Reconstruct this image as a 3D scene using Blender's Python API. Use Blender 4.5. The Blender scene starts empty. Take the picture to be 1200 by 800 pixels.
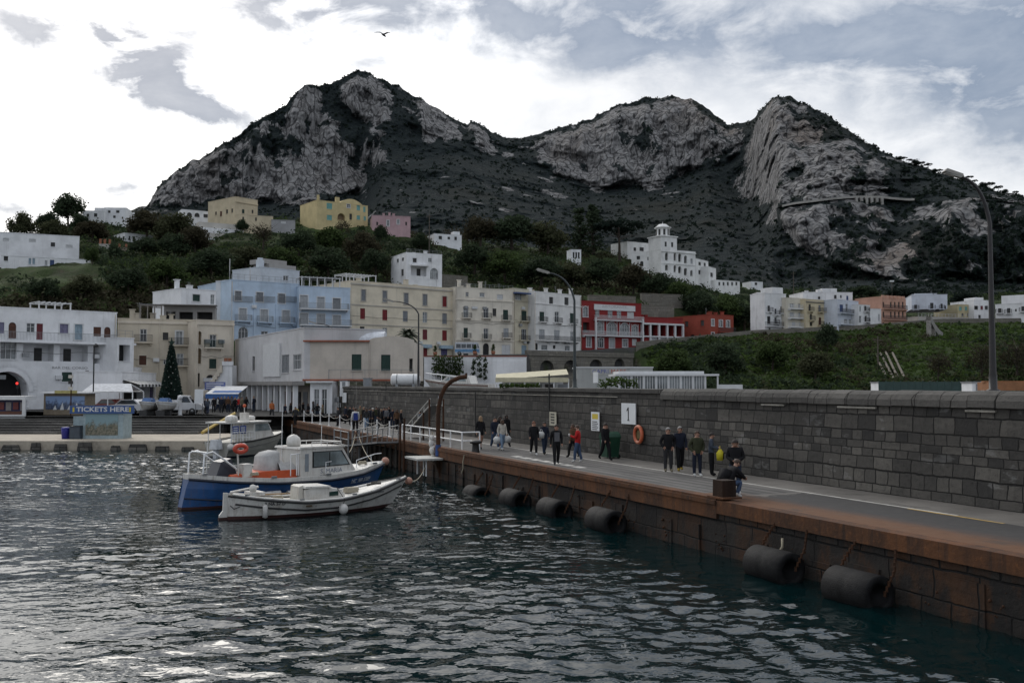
import bpy,math,random
import numpy as np
from mathutils import Vector,Matrix
random.seed(7)
rng = np.random.default_rng(7)
sc = bpy.context.scene
col = sc.collection
F = 1150.0
CZ = 5.1
PITCH = math.atan(50.0/F)
CA,SA = math.cos(PITCH),math.sin(PITCH)
CAM = Vector((0,0,CZ))
cam_d = bpy.data.cameras.new('camera')
cam = bpy.data.objects.new('camera',cam_d)
col.objects.link(cam)
cam.location = CAM
cam.rotation_euler = (math.pi/2 + PITCH,0,0)
cam_d.sensor_width = 36
cam_d.lens = F/1200*36
cam_d.clip_start = 0.5
cam_d.clip_end = 20000
sc.camera = cam
def ray(px,py):
	x = (px - 600)/F
	y = (400 - py)/F
	return Vector((x,CA - y*SA,SA + y*CA))
def P(px,py,Y):
	d = ray(px,py)
	return CAM + d*(Y/d.y)
def G(px,py,z):
	d = ray(px,py)
	return CAM + d*((z - CZ)/d.z)
def Zat(px,py,Y):
	return P(px,py,Y).z
def _hash(ix,iy,iz,seed):
	h = (ix.astype(np.int64)*374761393 + iy.astype(np.int64)*668265263 + iz.astype(np.int64)*2147483647 + seed*974711) & 0x7fffffff
	h = ((h ^ (h >> 13))*1274126177) & 0x7fffffff
	h = h ^ (h >> 16)
	return (h & 0xffff)/65535.0
def vnoise(x,y,z,seed=0):
	x,y,z = np.broadcast_arrays(np.asarray(x,float),np.asarray(y,float),np.asarray(z,float))
	ix,iy,iz = np.floor(x),np.floor(y),np.floor(z)
	fx,fy,fz = x - ix,y - iy,z - iz
	ux,uy,uz = fx*fx*(3 - 2*fx),fy*fy*(3 - 2*fy),fz*fz*(3 - 2*fz)
	r = 0
	for a in (0,1):
		for b in (0,1):
			for c in (0,1):
				w = (ux if a else 1 - ux)*(uy if b else 1 - uy)*(uz if c else 1 - uz)
				r = r + w*_hash(ix + a,iy + b,iz + c,seed)
	return r
def fbm(x,y,z,oct=4,seed=0,gain=0.5):
	s,amp,tot = 0,1.0,0.0
	for o in range(oct):
		k = 2.03**o
		s = s + amp*vnoise(x*k + o*17.3,y*k + o*9.1,z*k + o*5.7,seed + o)
		tot += amp
		amp *= gain
	return s/tot
def ridged(x,y,z,oct=4,seed=0):
	s,amp,tot = 0,1.0,0.0
	for o in range(oct):
		k = 2.1**o
		s = s + amp*(1 - np.abs(2*vnoise(x*k + o*7.3,y*k + o*3.1,z*k,seed + o) - 1))
		tot += amp
		amp *= 0.5
	return s/tot
def sstep(a,b,x):
	t = np.clip((np.asarray(x,float) - a)/(b - a),0,1)
	return t*t*(3 - 2*t)
def tag(o,label=None,cat=None,group=None,kind=None):
	if label: o['label'] = label
	if cat: o['category'] = cat
	if group: o['group'] = group
	if kind: o['kind'] = kind
	return o
def empty(name,loc,rz=0.0,label=None,cat=None,group=None,kind=None):
	o = bpy.data.objects.new(name,None)
	o.empty_display_size = 0.3
	col.objects.link(o)
	o.location = loc
	o.rotation_euler = (0,0,rz)
	return tag(o,label,cat,group,kind)
def copy_tree(o,parent=None):
	c = o.copy()
	col.objects.link(c)
	c.parent = parent
	for ch in list(o.children):
		copy_tree(ch,c)
	return c
class MB:
	"""collects geometry for ONE mesh object"""
	def __init__(self,M=None):
		self.v,self.f,self.mi,self.sm = [],[],[],[]
		self.M = M
	def _p(self,p):
		p = Vector(p)
		return self.M @ p if self.M is not None else p
	def add(self,pts,faces,mi=0,sm=False):
		b = len(self.v)
		self.v += [tuple(self._p(p)) for p in pts]
		for f in faces:
			self.f.append(tuple(b + i for i in f))
			self.mi.append(mi)
			self.sm.append(sm)
		return self
	def poly(self,pts,mi=0):
		return self.add(pts,[tuple(range(len(pts)))],mi)
	def box(self,x0,x1,y0,y1,z0,z1,mi=0,m=None):
		pts = [(x0,y0,z0),(x1,y0,z0),(x1,y1,z0),(x0,y1,z0),(x0,y0,z1),(x1,y0,z1),(x1,y1,z1),(x0,y1,z1)]
		if m: pts = [m(*p) for p in pts]
		return self.add(pts,[(3,2,1,0),(4,5,6,7),(0,1,5,4),(1,2,6,5),(2,3,7,6),(3,0,4,7)],mi)
	def cbox(self,c,s,mi=0,rz=0.0,taper=1.0):
		c = Vector(c)
		hx,hy,hz = s[0]/2,s[1]/2,s[2]/2
		R = Matrix.Rotation(rz,3,'Z')
		pts = []
		for z,k in ((-hz,1),(hz,taper)):
			for x,y in ((-hx,-hy),(hx,-hy),(hx,hy),(-hx,hy)):
				pts.append(c + R @ Vector((x*k,y*k,z)))
		return self.add(pts,[(3,2,1,0),(4,5,6,7),(0,1,5,4),(1,2,6,5),(2,3,7,6),(3,0,4,7)],mi)
	def tube(self,pts,r,n=6,mi=0,cap=True,sm=True):
		pts = [Vector(p) for p in pts]
		rs = r if isinstance(r,(list,tuple)) else [r]*len(pts)
		rings = []
		up = Vector((0,0,1))
		prev = None
		for i,p in enumerate(pts):
			t = (pts[min(i + 1,len(pts) - 1)] - pts[max(i - 1,0)])
			t = t.normalized() if t.length > 1e-9 else Vector((0,0,1))
			a = prev if prev is not None else (Vector((1,0,0)) if abs(t.z) > .9 else up)
			u = (a - t*a.dot(t))
			if u.length < 1e-6: u = Vector((1,0,0)) - t*t.x
			u.normalize()
			prev = u
			w = t.cross(u)
			rings.append([p + (u*math.cos(k/n*2*math.pi) + w*math.sin(k/n*2*math.pi))*rs[i] for k in range(n)])
		vs = [q for ring in rings for q in ring]
		fs = []
		for i in range(len(rings) - 1):
			for k in range(n):
				a,b = i*n + k,i*n + (k + 1) % n
				fs.append((a,b,b + n,a + n))
		self.add(vs,fs,mi,sm)
		if cap:
			self.add(rings[0],[tuple(reversed(range(n)))],mi)
			self.add(rings[-1],[tuple(range(n))],mi)
		return self
	def lathe(self,prof,c=(0,0,0),n=12,mi=0,sm=True,axis='Z'):
		c = Vector(c)
		vs = []
		for r,z in prof:
			for k in range(n):
				a = k/n*2*math.pi
				q = (r*math.cos(a),r*math.sin(a),z)
				if axis == 'X': q = (z,r*math.cos(a),r*math.sin(a))
				if axis == 'Y': q = (r*math.cos(a),z,r*math.sin(a))
				vs.append(c + Vector(q))
		fs = []
		for i in range(len(prof) - 1):
			for k in range(n):
				a,b = i*n + k,i*n + (k + 1) % n
				fs.append((a,b,b + n,a + n))
		return self.add(vs,fs,mi,sm)
	def ball(self,c,r,n=10,mi=0,sz=1.0):
		m = max(4,n // 2)
		prof = [(max(1e-4,r*math.sin(i/m*math.pi)),-r*sz*math.cos(i/m*math.pi)) for i in range(m + 1)]
		return self.lathe(prof,c,n,mi)
	def build(self,name,mats,parent=None,loc=None):
		me = bpy.data.meshes.new(name)
		me.from_pydata(self.v,[],self.f)
		if not isinstance(mats,(list,tuple)): mats = [mats]
		for m in mats: me.materials.append(m)
		me.polygons.foreach_set('material_index',self.mi)
		me.polygons.foreach_set('use_smooth',self.sm)
		me.update()
		o = bpy.data.objects.new(name,me)
		col.objects.link(o)
		if parent is not None: o.parent = parent
		if loc is not None: o.location = loc
		return o
def np_mesh(name,verts,quads,mats,smooth=True,attrs=None):
	me = bpy.data.meshes.new(name)
	verts = np.asarray(verts,np.float32)
	quads = np.asarray(quads,np.int32)
	k = quads.shape[1]
	me.vertices.add(len(verts))
	me.vertices.foreach_set('co',verts.ravel())
	me.loops.add(quads.size)
	me.loops.foreach_set('vertex_index',quads.ravel())
	me.polygons.add(len(quads))
	me.polygons.foreach_set('loop_start',np.arange(0,quads.size,k,dtype=np.int32))
	me.polygons.foreach_set('use_smooth',np.full(len(quads),smooth))
	for m in (mats if isinstance(mats,(list,tuple)) else [mats]): me.materials.append(m)
	for an,av in (attrs or {}).items():
		a = me.attributes.new(an,'FLOAT','POINT')
		a.data.foreach_set('value',np.asarray(av,np.float32).ravel())
	me.update(calc_edges=True)
	me.validate()
	return me
def grid_quads(nr,nc):
	i = np.arange(nr - 1)[:,None]*nc + np.arange(nc - 1)[None,:]
	return np.stack([i,i + 1,i + 1 + nc,i + nc],-1).reshape(-1,4)
def link(name,me,parent=None,loc=None):
	o = bpy.data.objects.new(name,me)
	col.objects.link(o)
	if parent is not None: o.parent = parent
	if loc is not None: o.location = loc
	return o
def text_obj(name,body,size,mat,parent,M,extrude=0.005,sx=1.0,bold=0.0):
	"""flat lettering standing in its local xz plane: M maps text plane (x right, y up, z out) to parent space"""
	cu = bpy.data.curves.new(name,'FONT')
	cu.body = body
	cu.size = size
	cu.align_x = 'CENTER'
	cu.align_y = 'CENTER'
	cu.extrude = extrude
	cu.offset = bold
	cu.resolution_u = 2
	t = bpy.data.objects.new(name,cu)
	col.objects.link(t)
	bpy.context.view_layer.update()
	me = bpy.data.meshes.new_from_object(t.evaluated_get(bpy.context.evaluated_depsgraph_get()))
	bpy.data.objects.remove(t)
	me.name = name
	me.transform(M @ Matrix.Diagonal((sx,1,1,1)))
	me.materials.clear()
	me.materials.append(mat)
	return link(name,me,parent)
TEXT_FRONT = Matrix(((1,0,0,0),(0,0,-1,0),(0,1,0,0),(0,0,0,1)))   # reads from local -y
class NT:
	def __init__(self,tree):
		self.t = tree
		self.n = tree.nodes
		self.l = tree.links
	def new(self,t,**kw):
		n = self.n.new(t)
		for k,v in kw.items(): setattr(n,k,v)
		return n
	def put(self,sock,v):
		if isinstance(v,bpy.types.NodeSocket): self.l.new(v,sock)
		elif isinstance(v,(tuple,list)) and sock.type == 'RGBA' and len(v) == 3: sock.default_value = (*v,1)
		else: sock.default_value = v
	def math(self,op,a,b=0.0,c=None,clamp=False):
		n = self.new('ShaderNodeMath',operation=op,use_clamp=clamp)
		self.put(n.inputs[0],a)
		self.put(n.inputs[1],b)
		if c is not None: self.put(n.inputs[2],c)
		return n.outputs[0]
	def vmath(self,op,a,b=None,scale=None):
		n = self.new('ShaderNodeVectorMath',operation=op)
		self.put(n.inputs[0],a)
		if b is not None: self.put(n.inputs[1],b)
		if scale is not None: self.put(n.inputs['Scale'],scale)
		return n.outputs['Value'] if op in ('DOT_PRODUCT','LENGTH','DISTANCE') else n.outputs[0]
	def mix(self,fac,a,b,mode='MIX'):
		n = self.new('ShaderNodeMix',data_type='RGBA',blend_type=mode)
		self.put(n.inputs[0],fac)
		self.put(n.inputs[6],a)
		self.put(n.inputs[7],b)
		return n.outputs[2]
	def noise(self,vec,scale,detail=4,rough=0.55,dist=0.0):
		n = self.new('ShaderNodeTexNoise')
		if vec is not None: self.l.new(vec,n.inputs['Vector'])
		self.put(n.inputs['Scale'],scale)
		self.put(n.inputs['Detail'],detail)
		self.put(n.inputs['Roughness'],rough)
		self.put(n.inputs['Distortion'],dist)
		return n.outputs[0]
	def ramp(self,fac,a,b):
		n = self.new('ShaderNodeMapRange',interpolation_type='SMOOTHSTEP')
		self.put(n.inputs[0],fac)
		self.put(n.inputs[1],a)
		self.put(n.inputs[2],b)
		return n.outputs[0]
	def mapping(self,vec,scale=(1,1,1),loc=(0,0,0),rot=(0,0,0)):
		n = self.new('ShaderNodeMapping')
		self.l.new(vec,n.inputs[0])
		n.inputs['Location'].default_value = loc
		n.inputs['Rotation'].default_value = rot
		n.inputs['Scale'].default_value = scale
		return n.outputs[0]
	def coord(self,which='Object'):
		return self.new('ShaderNodeTexCoord').outputs[which]
	def pos(self):
		return self.new('ShaderNodeNewGeometry').outputs['Position']
	def attr(self,name):
		return self.new('ShaderNodeAttribute',attribute_name=name).outputs['Fac']
	def bump(self,h,strength=0.5,dist=0.1,normal=None):
		n = self.new('ShaderNodeBump')
		self.put(n.inputs['Height'],h)
		n.inputs['Strength'].default_value = strength
		n.inputs['Distance'].default_value = dist
		if normal is not None: self.l.new(normal,n.inputs['Normal'])
		return n.outputs[0]
def newmat(name):
	m = bpy.data.materials.new(name)
	m.use_nodes = True
	nt = NT(m.node_tree)
	b = m.node_tree.nodes['Principled BSDF']
	return m,nt,b
def shade(c,k):
	return tuple(min(1,x*k) for x in c)
def paint(name,c,rough=0.5,metal=0.0,var=0.25,scale=3.0,bump=0.0,spec=0.5,dirt=None,streak=0.0):
	"""painted / plain surface with uneven wear so that no face is perfectly flat in colour"""
	m,nt,b = newmat(name)
	p = nt.coord()
	n1 = nt.noise(p,scale,5,0.6)
	n2 = nt.noise(p,scale*7,3,0.6)
	f = nt.math('ADD',nt.math('MULTIPLY',n1,.7),nt.math('MULTIPLY',n2,.3))
	cc = nt.mix(nt.ramp(f,.3,.7),shade(c,1 - var),shade(c,1 + var*.5))
	if dirt: cc = nt.mix(nt.math('MULTIPLY',nt.ramp(nt.noise(p,scale*.6,6,.7),.52,.72),.8),cc,dirt)
	if streak: cc = nt.mix(nt.math('MULTIPLY',nt.ramp(nt.noise(nt.mapping(p,(3.5,3.5,.5)),1.6,5,.75),.50,.72),streak),cc,(.13,.075,.04))
	nt.put(b.inputs['Base Color'],cc)
	b.inputs['Roughness'].default_value = rough
	b.inputs['Metallic'].default_value = metal
	b.inputs['Specular IOR Level'].default_value = spec
	if bump: nt.put(b.inputs['Normal'],nt.bump(n2,bump,.02))
	return m
def plaster(name,c,dirt=0.45,streak=(.16,.15,.14),rough=.9):
	m,nt,b = newmat(name)
	p = nt.pos()
	n1 = nt.noise(p,.35,6,.65)
	st = nt.noise(nt.mapping(p,(1.6,1.6,.12)),1.0,5,.7)
	fine = nt.noise(p,5.0,4,.7)
	cc = nt.mix(nt.ramp(n1,.35,.7),c,shade(c,.80))
	cc = nt.mix(nt.math('MULTIPLY',nt.ramp(st,.52,.78),dirt),cc,streak)
	cc = nt.mix(nt.math('MULTIPLY',nt.ramp(fine,.55,.8),.25),cc,shade(c,.6))
	nt.put(b.inputs['Base Color'],cc)
	b.inputs['Roughness'].default_value = rough
	b.inputs['Specular IOR Level'].default_value = .2
	nt.put(b.inputs['Normal'],nt.bump(fine,.25,.03))
	return m
def stone(name,cols,bw=1.0,bh=.4,mortar=.012,rust=0.0,wetz=None,patches=0.0,offset=.5):
	"""coursed masonry laid in the object's own x / z plane"""
	m,nt,b = newmat(name)
	p = nt.coord()
	sep = nt.new('ShaderNodeSeparateXYZ')
	nt.l.new(p,sep.inputs[0])
	wob = nt.noise(p,.8,3,.6)
	wob2 = nt.noise(p,5,3,.6)
	cmb = nt.new('ShaderNodeCombineXYZ')
	nt.put(cmb.inputs[0],nt.math('ADD',nt.math('ADD',sep.outputs[0],sep.outputs[1]),nt.math('MULTIPLY',wob,.3)))
	nt.put(cmb.inputs[1],nt.math('ADD',nt.math('ADD',sep.outputs[2],nt.math('MULTIPLY',nt.math('SINE',nt.math('MULTIPLY',sep.outputs[2],4.1)),.10)),nt.math('ADD',nt.math('MULTIPLY',wob,.09),nt.math('MULTIPLY',wob2,.035))))
	br = nt.new('ShaderNodeTexBrick')
	nt.l.new(cmb.outputs[0],br.inputs['Vector'])
	br.offset = .37
	br.offset_frequency = 3
	br.squash = .62
	br.squash_frequency = 2
	br.inputs['Scale'].default_value = 1.0
	br.inputs['Brick Width'].default_value = bw
	br.inputs['Row Height'].default_value = bh
	br.inputs['Mortar Size'].default_value = mortar
	br.inputs['Mortar Smooth'].default_value = .6
	br.inputs['Color1'].default_value = (0,0,0,1)
	br.inputs['Color2'].default_value = (1,1,1,1)
	br.inputs['Mortar'].default_value = (.5,.5,.5,1)
	big = nt.noise(p,.25,5,.65)
	fine = nt.noise(p,6,6,.7)
	c = nt.mix(br.outputs['Color'],cols[0],cols[1])
	c = nt.mix(nt.math('MULTIPLY',nt.ramp(big,.42,.66),.8),c,cols[2])
	c = nt.mix(nt.math('MULTIPLY',nt.ramp(fine,.45,.75),.55),c,shade(cols[0],.55))
	if rust:
		rn = nt.noise(nt.mapping(p,(1.1,1.1,.5)),.9,6,.7)
		c = nt.mix(nt.math('MULTIPLY',nt.ramp(rn,.44,.62),rust),c,(.075,.034,.015))
	if patches:
		pn = nt.noise(nt.mapping(p,(.7,.7,1.5)),1.1,4,.6)
		c = nt.mix(nt.math('MULTIPLY',nt.ramp(pn,.60,.66),patches),c,(.26,.26,.255))
	c = nt.mix(br.outputs['Fac'],c,shade(cols[0],.42))
	if wetz is not None:
		w = nt.ramp(nt.math('ADD',nt.new('ShaderNodeSeparateXYZ').outputs[0],0),0,1)
		g = nt.new('ShaderNodeSeparateXYZ')
		nt.l.new(nt.pos(),g.inputs[0])
		w = nt.ramp(nt.math('ADD',g.outputs[2],nt.math('MULTIPLY',big,.5)),wetz + .55,wetz)
		c = nt.mix(w,c,(.010,.012,.010))
	nt.put(b.inputs['Base Color'],c)
	b.inputs['Roughness'].default_value = .82
	b.inputs['Specular IOR Level'].default_value = .3
	h = nt.math('SUBTRACT',nt.math('ADD',nt.math('MULTIPLY',fine,.7),nt.math('MULTIPLY',br.outputs['Color'],.35)),nt.math('MULTIPLY',br.outputs['Fac'],1.1))
	c = nt.mix(nt.math('MULTIPLY',nt.ramp(nt.noise(nt.mapping(p,(.12,.12,.5)),1.0,5,.7),.40,.62),.55),c,shade(cols[0],.7))
	nt.put(b.inputs['Base Color'],c)
	nt.put(b.inputs['Normal'],nt.bump(h,.9,.07))
	return m
def glass(name,c=(.02,.025,.03),rough=.08):
	m,nt,b = newmat(name)
	p = nt.pos()
	n = nt.noise(p,.9,3,.6)
	nt.put(b.inputs['Base Color'],nt.mix(nt.ramp(n,.35,.7),c,shade(c,2.6)))
	b.inputs['Roughness'].default_value = rough
	b.inputs['Specular IOR Level'].default_value = .6
	return m
MATS = {}
def M_(key,*a,**k):
	if key not in MATS: MATS[key] = paint(key,*a,**k)
	return MATS[key]
SUN_AZ = math.radians(-24)     # from +Y toward +X
SUN_EL = math.radians(34)
sun_dir = Vector((math.sin(SUN_AZ)*math.cos(SUN_EL),math.cos(SUN_AZ)*math.cos(SUN_EL),math.sin(SUN_EL)))
world = bpy.data.worlds.new('World')
sc.world = world
world.use_nodes = True
wn = NT(world.node_tree)
bg = world.node_tree.nodes['Background']
sky = wn.new('ShaderNodeTexSky',sky_type='NISHITA')
sky.sun_disc = False
sky.sun_elevation = SUN_EL
sky.sun_rotation = SUN_AZ
sky.air_density = 1.2
sky.dust_density = 3.0
BGS = 0.1
d0 = wn.coord('Generated')
d0 = wn.vmath('NORMALIZE',d0)
warp_n = wn.new('ShaderNodeTexNoise')
wn.l.new(d0,warp_n.inputs['Vector'])
warp_n.inputs['Scale'].default_value = 9.0
warp_n.inputs['Detail'].default_value = 7
warp_n.inputs['Roughness'].default_value = .62
wv = wn.vmath('SCALE',wn.vmath('SUBTRACT',warp_n.outputs['Color'],(.5,.5,.5)),scale=.10)
dw = wn.vmath('ADD',d0,wv)
sepd = wn.new('ShaderNodeSeparateXYZ')
wn.l.new(d0,sepd.inputs[0])
dz = sepd.outputs[2]
flat = wn.new('ShaderNodeCombineXYZ')
inv = wn.math('DIVIDE',1.0,wn.math('ADD',wn.math('MAXIMUM',dz,0.0),.22))
wn.put(flat.inputs[0],wn.math('MULTIPLY',sepd.outputs[0],inv))
wn.put(flat.inputs[1],wn.math('MULTIPLY',sepd.outputs[1],inv))
cl = wn.noise(flat.outputs[0],2.3,9,.58,.35)
cl2 = wn.noise(flat.outputs[0],6.5,7,.6,.3)
BLOBS = [(178,88,75,34,24,1.25),(228,130,55,20,22,.8),(20,242,48,13,0,.75),(148,226,40,9,3,.7),(20,18,70,22,10,.6),(60,50,90,20,20,.25),
		 (120,48,16,8,60,.7),(250,30,110,30,-8,.62),(360,4,90,26,0,.8),(420,70,24,14,0,.6),(90,150,120,22,10,.22),(470,20,70,26,0,.35),(640,70,150,26,6,.25),(575,12,100,30,8,.8),(720,20,120,44,12,1.0),(710,45,50,24,0,.6),
		 (1100,50,150,50,8,1.0),(1150,112,110,34,14,.85),(950,60,110,30,-12,.5),(1190,165,90,26,10,.6),(1000,-45,160,40,0,.35),
		 (840,40,60,25,0,.4),(1180,20,120,60,0,.5)]
mask = None
for px,py,sx,sy,an,st in BLOBS:
	c = ray(px,py).normalized()
	r = Vector((c.y,-c.x,0)).normalized()
	u = r.cross(c)
	a = math.radians(-an)
	r2,u2 = r*math.cos(a) + u*math.sin(a),u*math.cos(a) - r*math.sin(a)
	q = wn.math('ADD',wn.math('POWER',wn.math('MULTIPLY',wn.vmath('DOT_PRODUCT',dw,tuple(r2)),F/sx),2.0),
				wn.math('POWER',wn.math('MULTIPLY',wn.math('SUBTRACT',wn.vmath('DOT_PRODUCT',dw,tuple(u2)),0.0),F/sy),2.0))
	g = wn.math('MULTIPLY',wn.math('EXPONENT',wn.math('MULTIPLY',q,-.8)),st)
	g = wn.math('MULTIPLY',g,wn.ramp(wn.vmath('DOT_PRODUCT',d0,tuple(c)),.5,.8))
	mask = g if mask is None else wn.math('ADD',mask,g)
gen = wn.ramp(cl,.34,.80)
gen = wn.math('MULTIPLY',gen,wn.ramp(dz,.3,.8))
mask = wn.math('MULTIPLY',mask,wn.math('ADD',wn.math('MULTIPLY',wn.ramp(cl2,.22,.72),1.2),.14))
mask = wn.math('ADD',mask,wn.math('MULTIPLY',gen,wn.math('ADD',.32,wn.math('MULTIPLY',wn.ramp(sepd.outputs[0],-.1,.5),.3))),clamp=True)
thin = wn.math('MULTIPLY',wn.ramp(wn.math('ADD',wn.math('MULTIPLY',cl2,.6),wn.math('MULTIPLY',cl,.4)),.36,.74),wn.math('ADD',wn.math('MULTIPLY',wn.math('MULTIPLY',wn.ramp(dz,.10,.30),wn.ramp(dz,.75,.35)),.55),.08))
front = wn.ramp(wn.vmath('DOT_PRODUCT',d0,tuple(sun_dir)),-.55,.92)
glow = wn.ramp(wn.vmath('DOT_PRODUCT',d0,tuple(sun_dir)),.86,1.0)
bright = wn.mix(glow,wn.mix(front,(.74,.79,.87),(1.04,1.05,1.07)),(2.9,2.87,2.8))
dark = wn.mix(front,(.38,.43,.50),(.25,.32,.44))
skyc = wn.mix(mask,bright,dark)
skyc = wn.mix(thin,skyc,wn.mix(front,(.2,.24,.3),(.64,.69,.77)))
neb = wn.vmath('SCALE',skyc,scale=1.0/BGS)
final = wn.mix(.90,sky.outputs[0],neb)
wn.put(bg.inputs['Color'],final)
bg.inputs['Strength'].default_value = BGS
world.cycles.sampling_method = 'MANUAL'
world.cycles.sample_map_resolution = 512
sun_d = bpy.data.lights.new('sun','SUN')
sun_d.energy = 0.7
sun_d.angle = math.radians(26)
sun_d.color = (1,.95,.88)
sun = bpy.data.objects.new('sun',sun_d)
col.objects.link(sun)
sun.rotation_euler = (-sun_dir).to_track_quat('-Z','Y').to_euler()
sun.location = (0,0,60)
sc.view_settings.view_transform = 'Standard'
sc.view_settings.look = 'None'
sc.view_settings.exposure = 0
sc.cycles.use_denoising = True
sc.cycles.max_bounces = 5
sc.cycles.diffuse_bounces = 3
sc.cycles.glossy_bounces = 3
sc.cycles.transmission_bounces = 4
sc.cycles.transparent_max_bounces = 6
sc.cycles.caustics_reflective = False
sc.cycles.caustics_refractive = False
# ================================================================== terrain, mountain, water
def interp(px,pts):
	xs = [p[0] for p in pts]
	return np.array([np.interp(px,xs,[p[1 + k] for p in pts]) for k in range(len(pts[0]) - 1)])
def zpy(py,Y):
	return CZ + (450 - np.asarray(py,float))*np.asarray(Y,float)/F
LINE_A = [(-700,134,2.1),(0,134,2.1),(140,140,2.1),(270,146,2.1),(300,146,2.1),(410,156,2.1),(500,163.5,2.1),(617,163.5,2.1),(622,177,2.1),(740,193,2.1),(770,165,2.6),(830,150,2.8),(900,148,2.8),(1000,150,2.8),(1700,150,2.8)]
LINE_B = [(-700,138,13),(0,138,13),(140,144,13),(270,150,12),(300,149,9.0),(410,160,9.6),(500,165,9.9),(617,165,10.2),(622,178.5,10.4),(740,195,12.4),(800,204,13.9),(885,219,16.2),(1000,226,17.6),(1100,233,19.6),(1200,233,19.8),(1700,233,20)]
LINE_C = [(-700,150,15),(0,150,15),(210,158,15),(270,162,14),(300,174,9.6),(410,188,10.2),(500,200,10.3),(617,208,10.6),(680,216,12.6),(800,228,14.3),(885,246,16.6),(1000,258,18),(1100,268,20),(1700,268,20)]
LINE_D = [(-700,160,19),(0,160,19),(210,166,19),(270,170,19),(300,182,20),(410,196,20),(500,207,20),(617,213,21),(680,221,22),(800,236,23),(885,262,22),(1000,285,22),(1100,295,23),(1700,295,23)]
_R = [(-700,280,330),(-250,275,300),(0,270,289),(60,280,277),(100,290,262),(160,300,268),(210,310,263),(270,300,262),(330,300,263),(400,300,261),(455,300,269),(520,310,283),(560,330,286),(650,340,291),(700,345,294),(740,350,302),(800,350,322),(840,350,335),(885,360,338),(1000,380,347),(1700,380,347)]
LINE_R = [(p,Y,float(zpy(y,Y))) for p,Y,y in _R]
LINE_E = [(p,760,float(zpy(y + 22,760))) for p,Y,y in _R]
LINES = [LINE_A,LINE_B,LINE_C,LINE_D,LINE_R,LINE_E]
def terr0(px,Y):
	px = np.asarray(px,float)
	Y = np.asarray(Y,float)
	px,Y = np.broadcast_arrays(px,Y)
	z = np.full(px.shape,2.1)
	L = [interp(px.ravel(),l) for l in LINES]
	L = [(a[0].reshape(px.shape),a[1].reshape(px.shape)) for a in L]
	for (Y0,z0),(Y1,z1) in zip(L[:-1],L[1:]):
		t = np.clip((Y - Y0)/(Y1 - Y0),0,1)
		z = np.where(Y >= Y0,z0 + (z1 - z0)*t,z)
	z = np.where(Y >= L[-1][0],L[-1][1],z)
	return z,L
def terr(px,Y):
	z,L = terr0(px,Y)
	px,Y = np.broadcast_arrays(np.asarray(px,float),np.asarray(Y,float))
	X = (px - 600)/F*Y
	wild = np.maximum(sstep(2,10,Y - L[0][0])*sstep(L[1][0] - 2,L[1][0] - 6,Y),sstep(0,8,Y - L[2][0]))
	n = (fbm(X/14,Y/14,z/14,4,3) - .5)*5.0 + (fbm(X/3.5,Y/3.5,z/5,3,8) - .5)*1.6
	zt = z + n*.6
	step = (zt/4.0 - np.floor(zt/4.0))
	terrace = (sstep(.35,.75,step) - step)*3.0
	return z + wild*(n + terrace*.2*sstep(0,10,Y - L[2][0]))
def hit_terr(px,py,y0=100,y1=700):
	Ys = np.linspace(y0,y1,1500)
	zr = CZ + (450 - py)*Ys/F
	zt = terr(np.full_like(Ys,px),Ys)
	k = np.nonzero(zt >= zr)[0]
	Yh = Ys[k[0]] if len(k) else y1
	p = P(px,py,Yh)
	return Vector((p.x,p.y,float(terr(px,Yh))))
pxs = np.arange(-700,1701,5.0)
Ys = np.concatenate([np.arange(92,130,4),np.arange(130,300,1.2),np.arange(300,420,2.5),np.arange(420,780,12)])
PX,YY = np.meshgrid(pxs,Ys)
ZZ = terr(PX,YY)
XX = (PX - 600)/F*YY
zz0,LL = terr0(PX,YY)
road = ((YY > LL[1][0] - .5) & (YY < LL[2][0] + .5) & (PX > 285)).astype(float)
plaza = (YY < LL[0][0] + .5).astype(float)
def terrain_mat():
	m,nt,b = newmat('hillside_soil')
	p = nt.pos()
	n1 = nt.noise(p,.06,6,.65)
	n2 = nt.noise(p,.5,6,.7)
	n3 = nt.noise(p,2.5,4,.7)
	c = nt.mix(nt.ramp(n1,.38,.62),(.028,.038,.016),(.046,.072,.024))
	c = nt.mix(nt.math('MULTIPLY',nt.ramp(n2,.5,.7),.75),c,(.055,.045,.03))
	c = nt.mix(nt.math('MULTIPLY',nt.ramp(n3,.45,.7),.6),c,(.010,.014,.008))
	g = nt.new('ShaderNodeNewGeometry')
	sp = nt.new('ShaderNodeSeparateXYZ')
	nt.l.new(g.outputs['Normal'],sp.inputs[0])
	steep = nt.ramp(sp.outputs[2],.62,.35)
	st = nt.mix(nt.ramp(nt.noise(nt.mapping(p,(1,1,2.2)),1.2,5,.7),.35,.65),(.05,.045,.04),(.16,.145,.12))
	c = nt.mix(nt.math('MULTIPLY',steep,nt.ramp(n1,.42,.55)),c,st)
	asphalt = nt.mix(n3,(.045,.045,.046),(.075,.073,.07))
	c = nt.mix(nt.attr('road'),c,asphalt)
	nt.put(b.inputs['Base Color'],c)
	b.inputs['Roughness'].default_value = .95
	b.inputs['Specular IOR Level'].default_value = .1
	nt.put(b.inputs['Normal'],nt.bump(nt.math('ADD',n2,nt.math('MULTIPLY',n3,.5)),.8,.6))
	return m
me = np_mesh('hillside',np.stack([XX,YY,ZZ],-1).reshape(-1,3),grid_quads(len(Ys),len(pxs)),terrain_mat(),True,{'road': np.maximum(road,plaza)})
tag(link('hillside',me),kind='structure')
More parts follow.
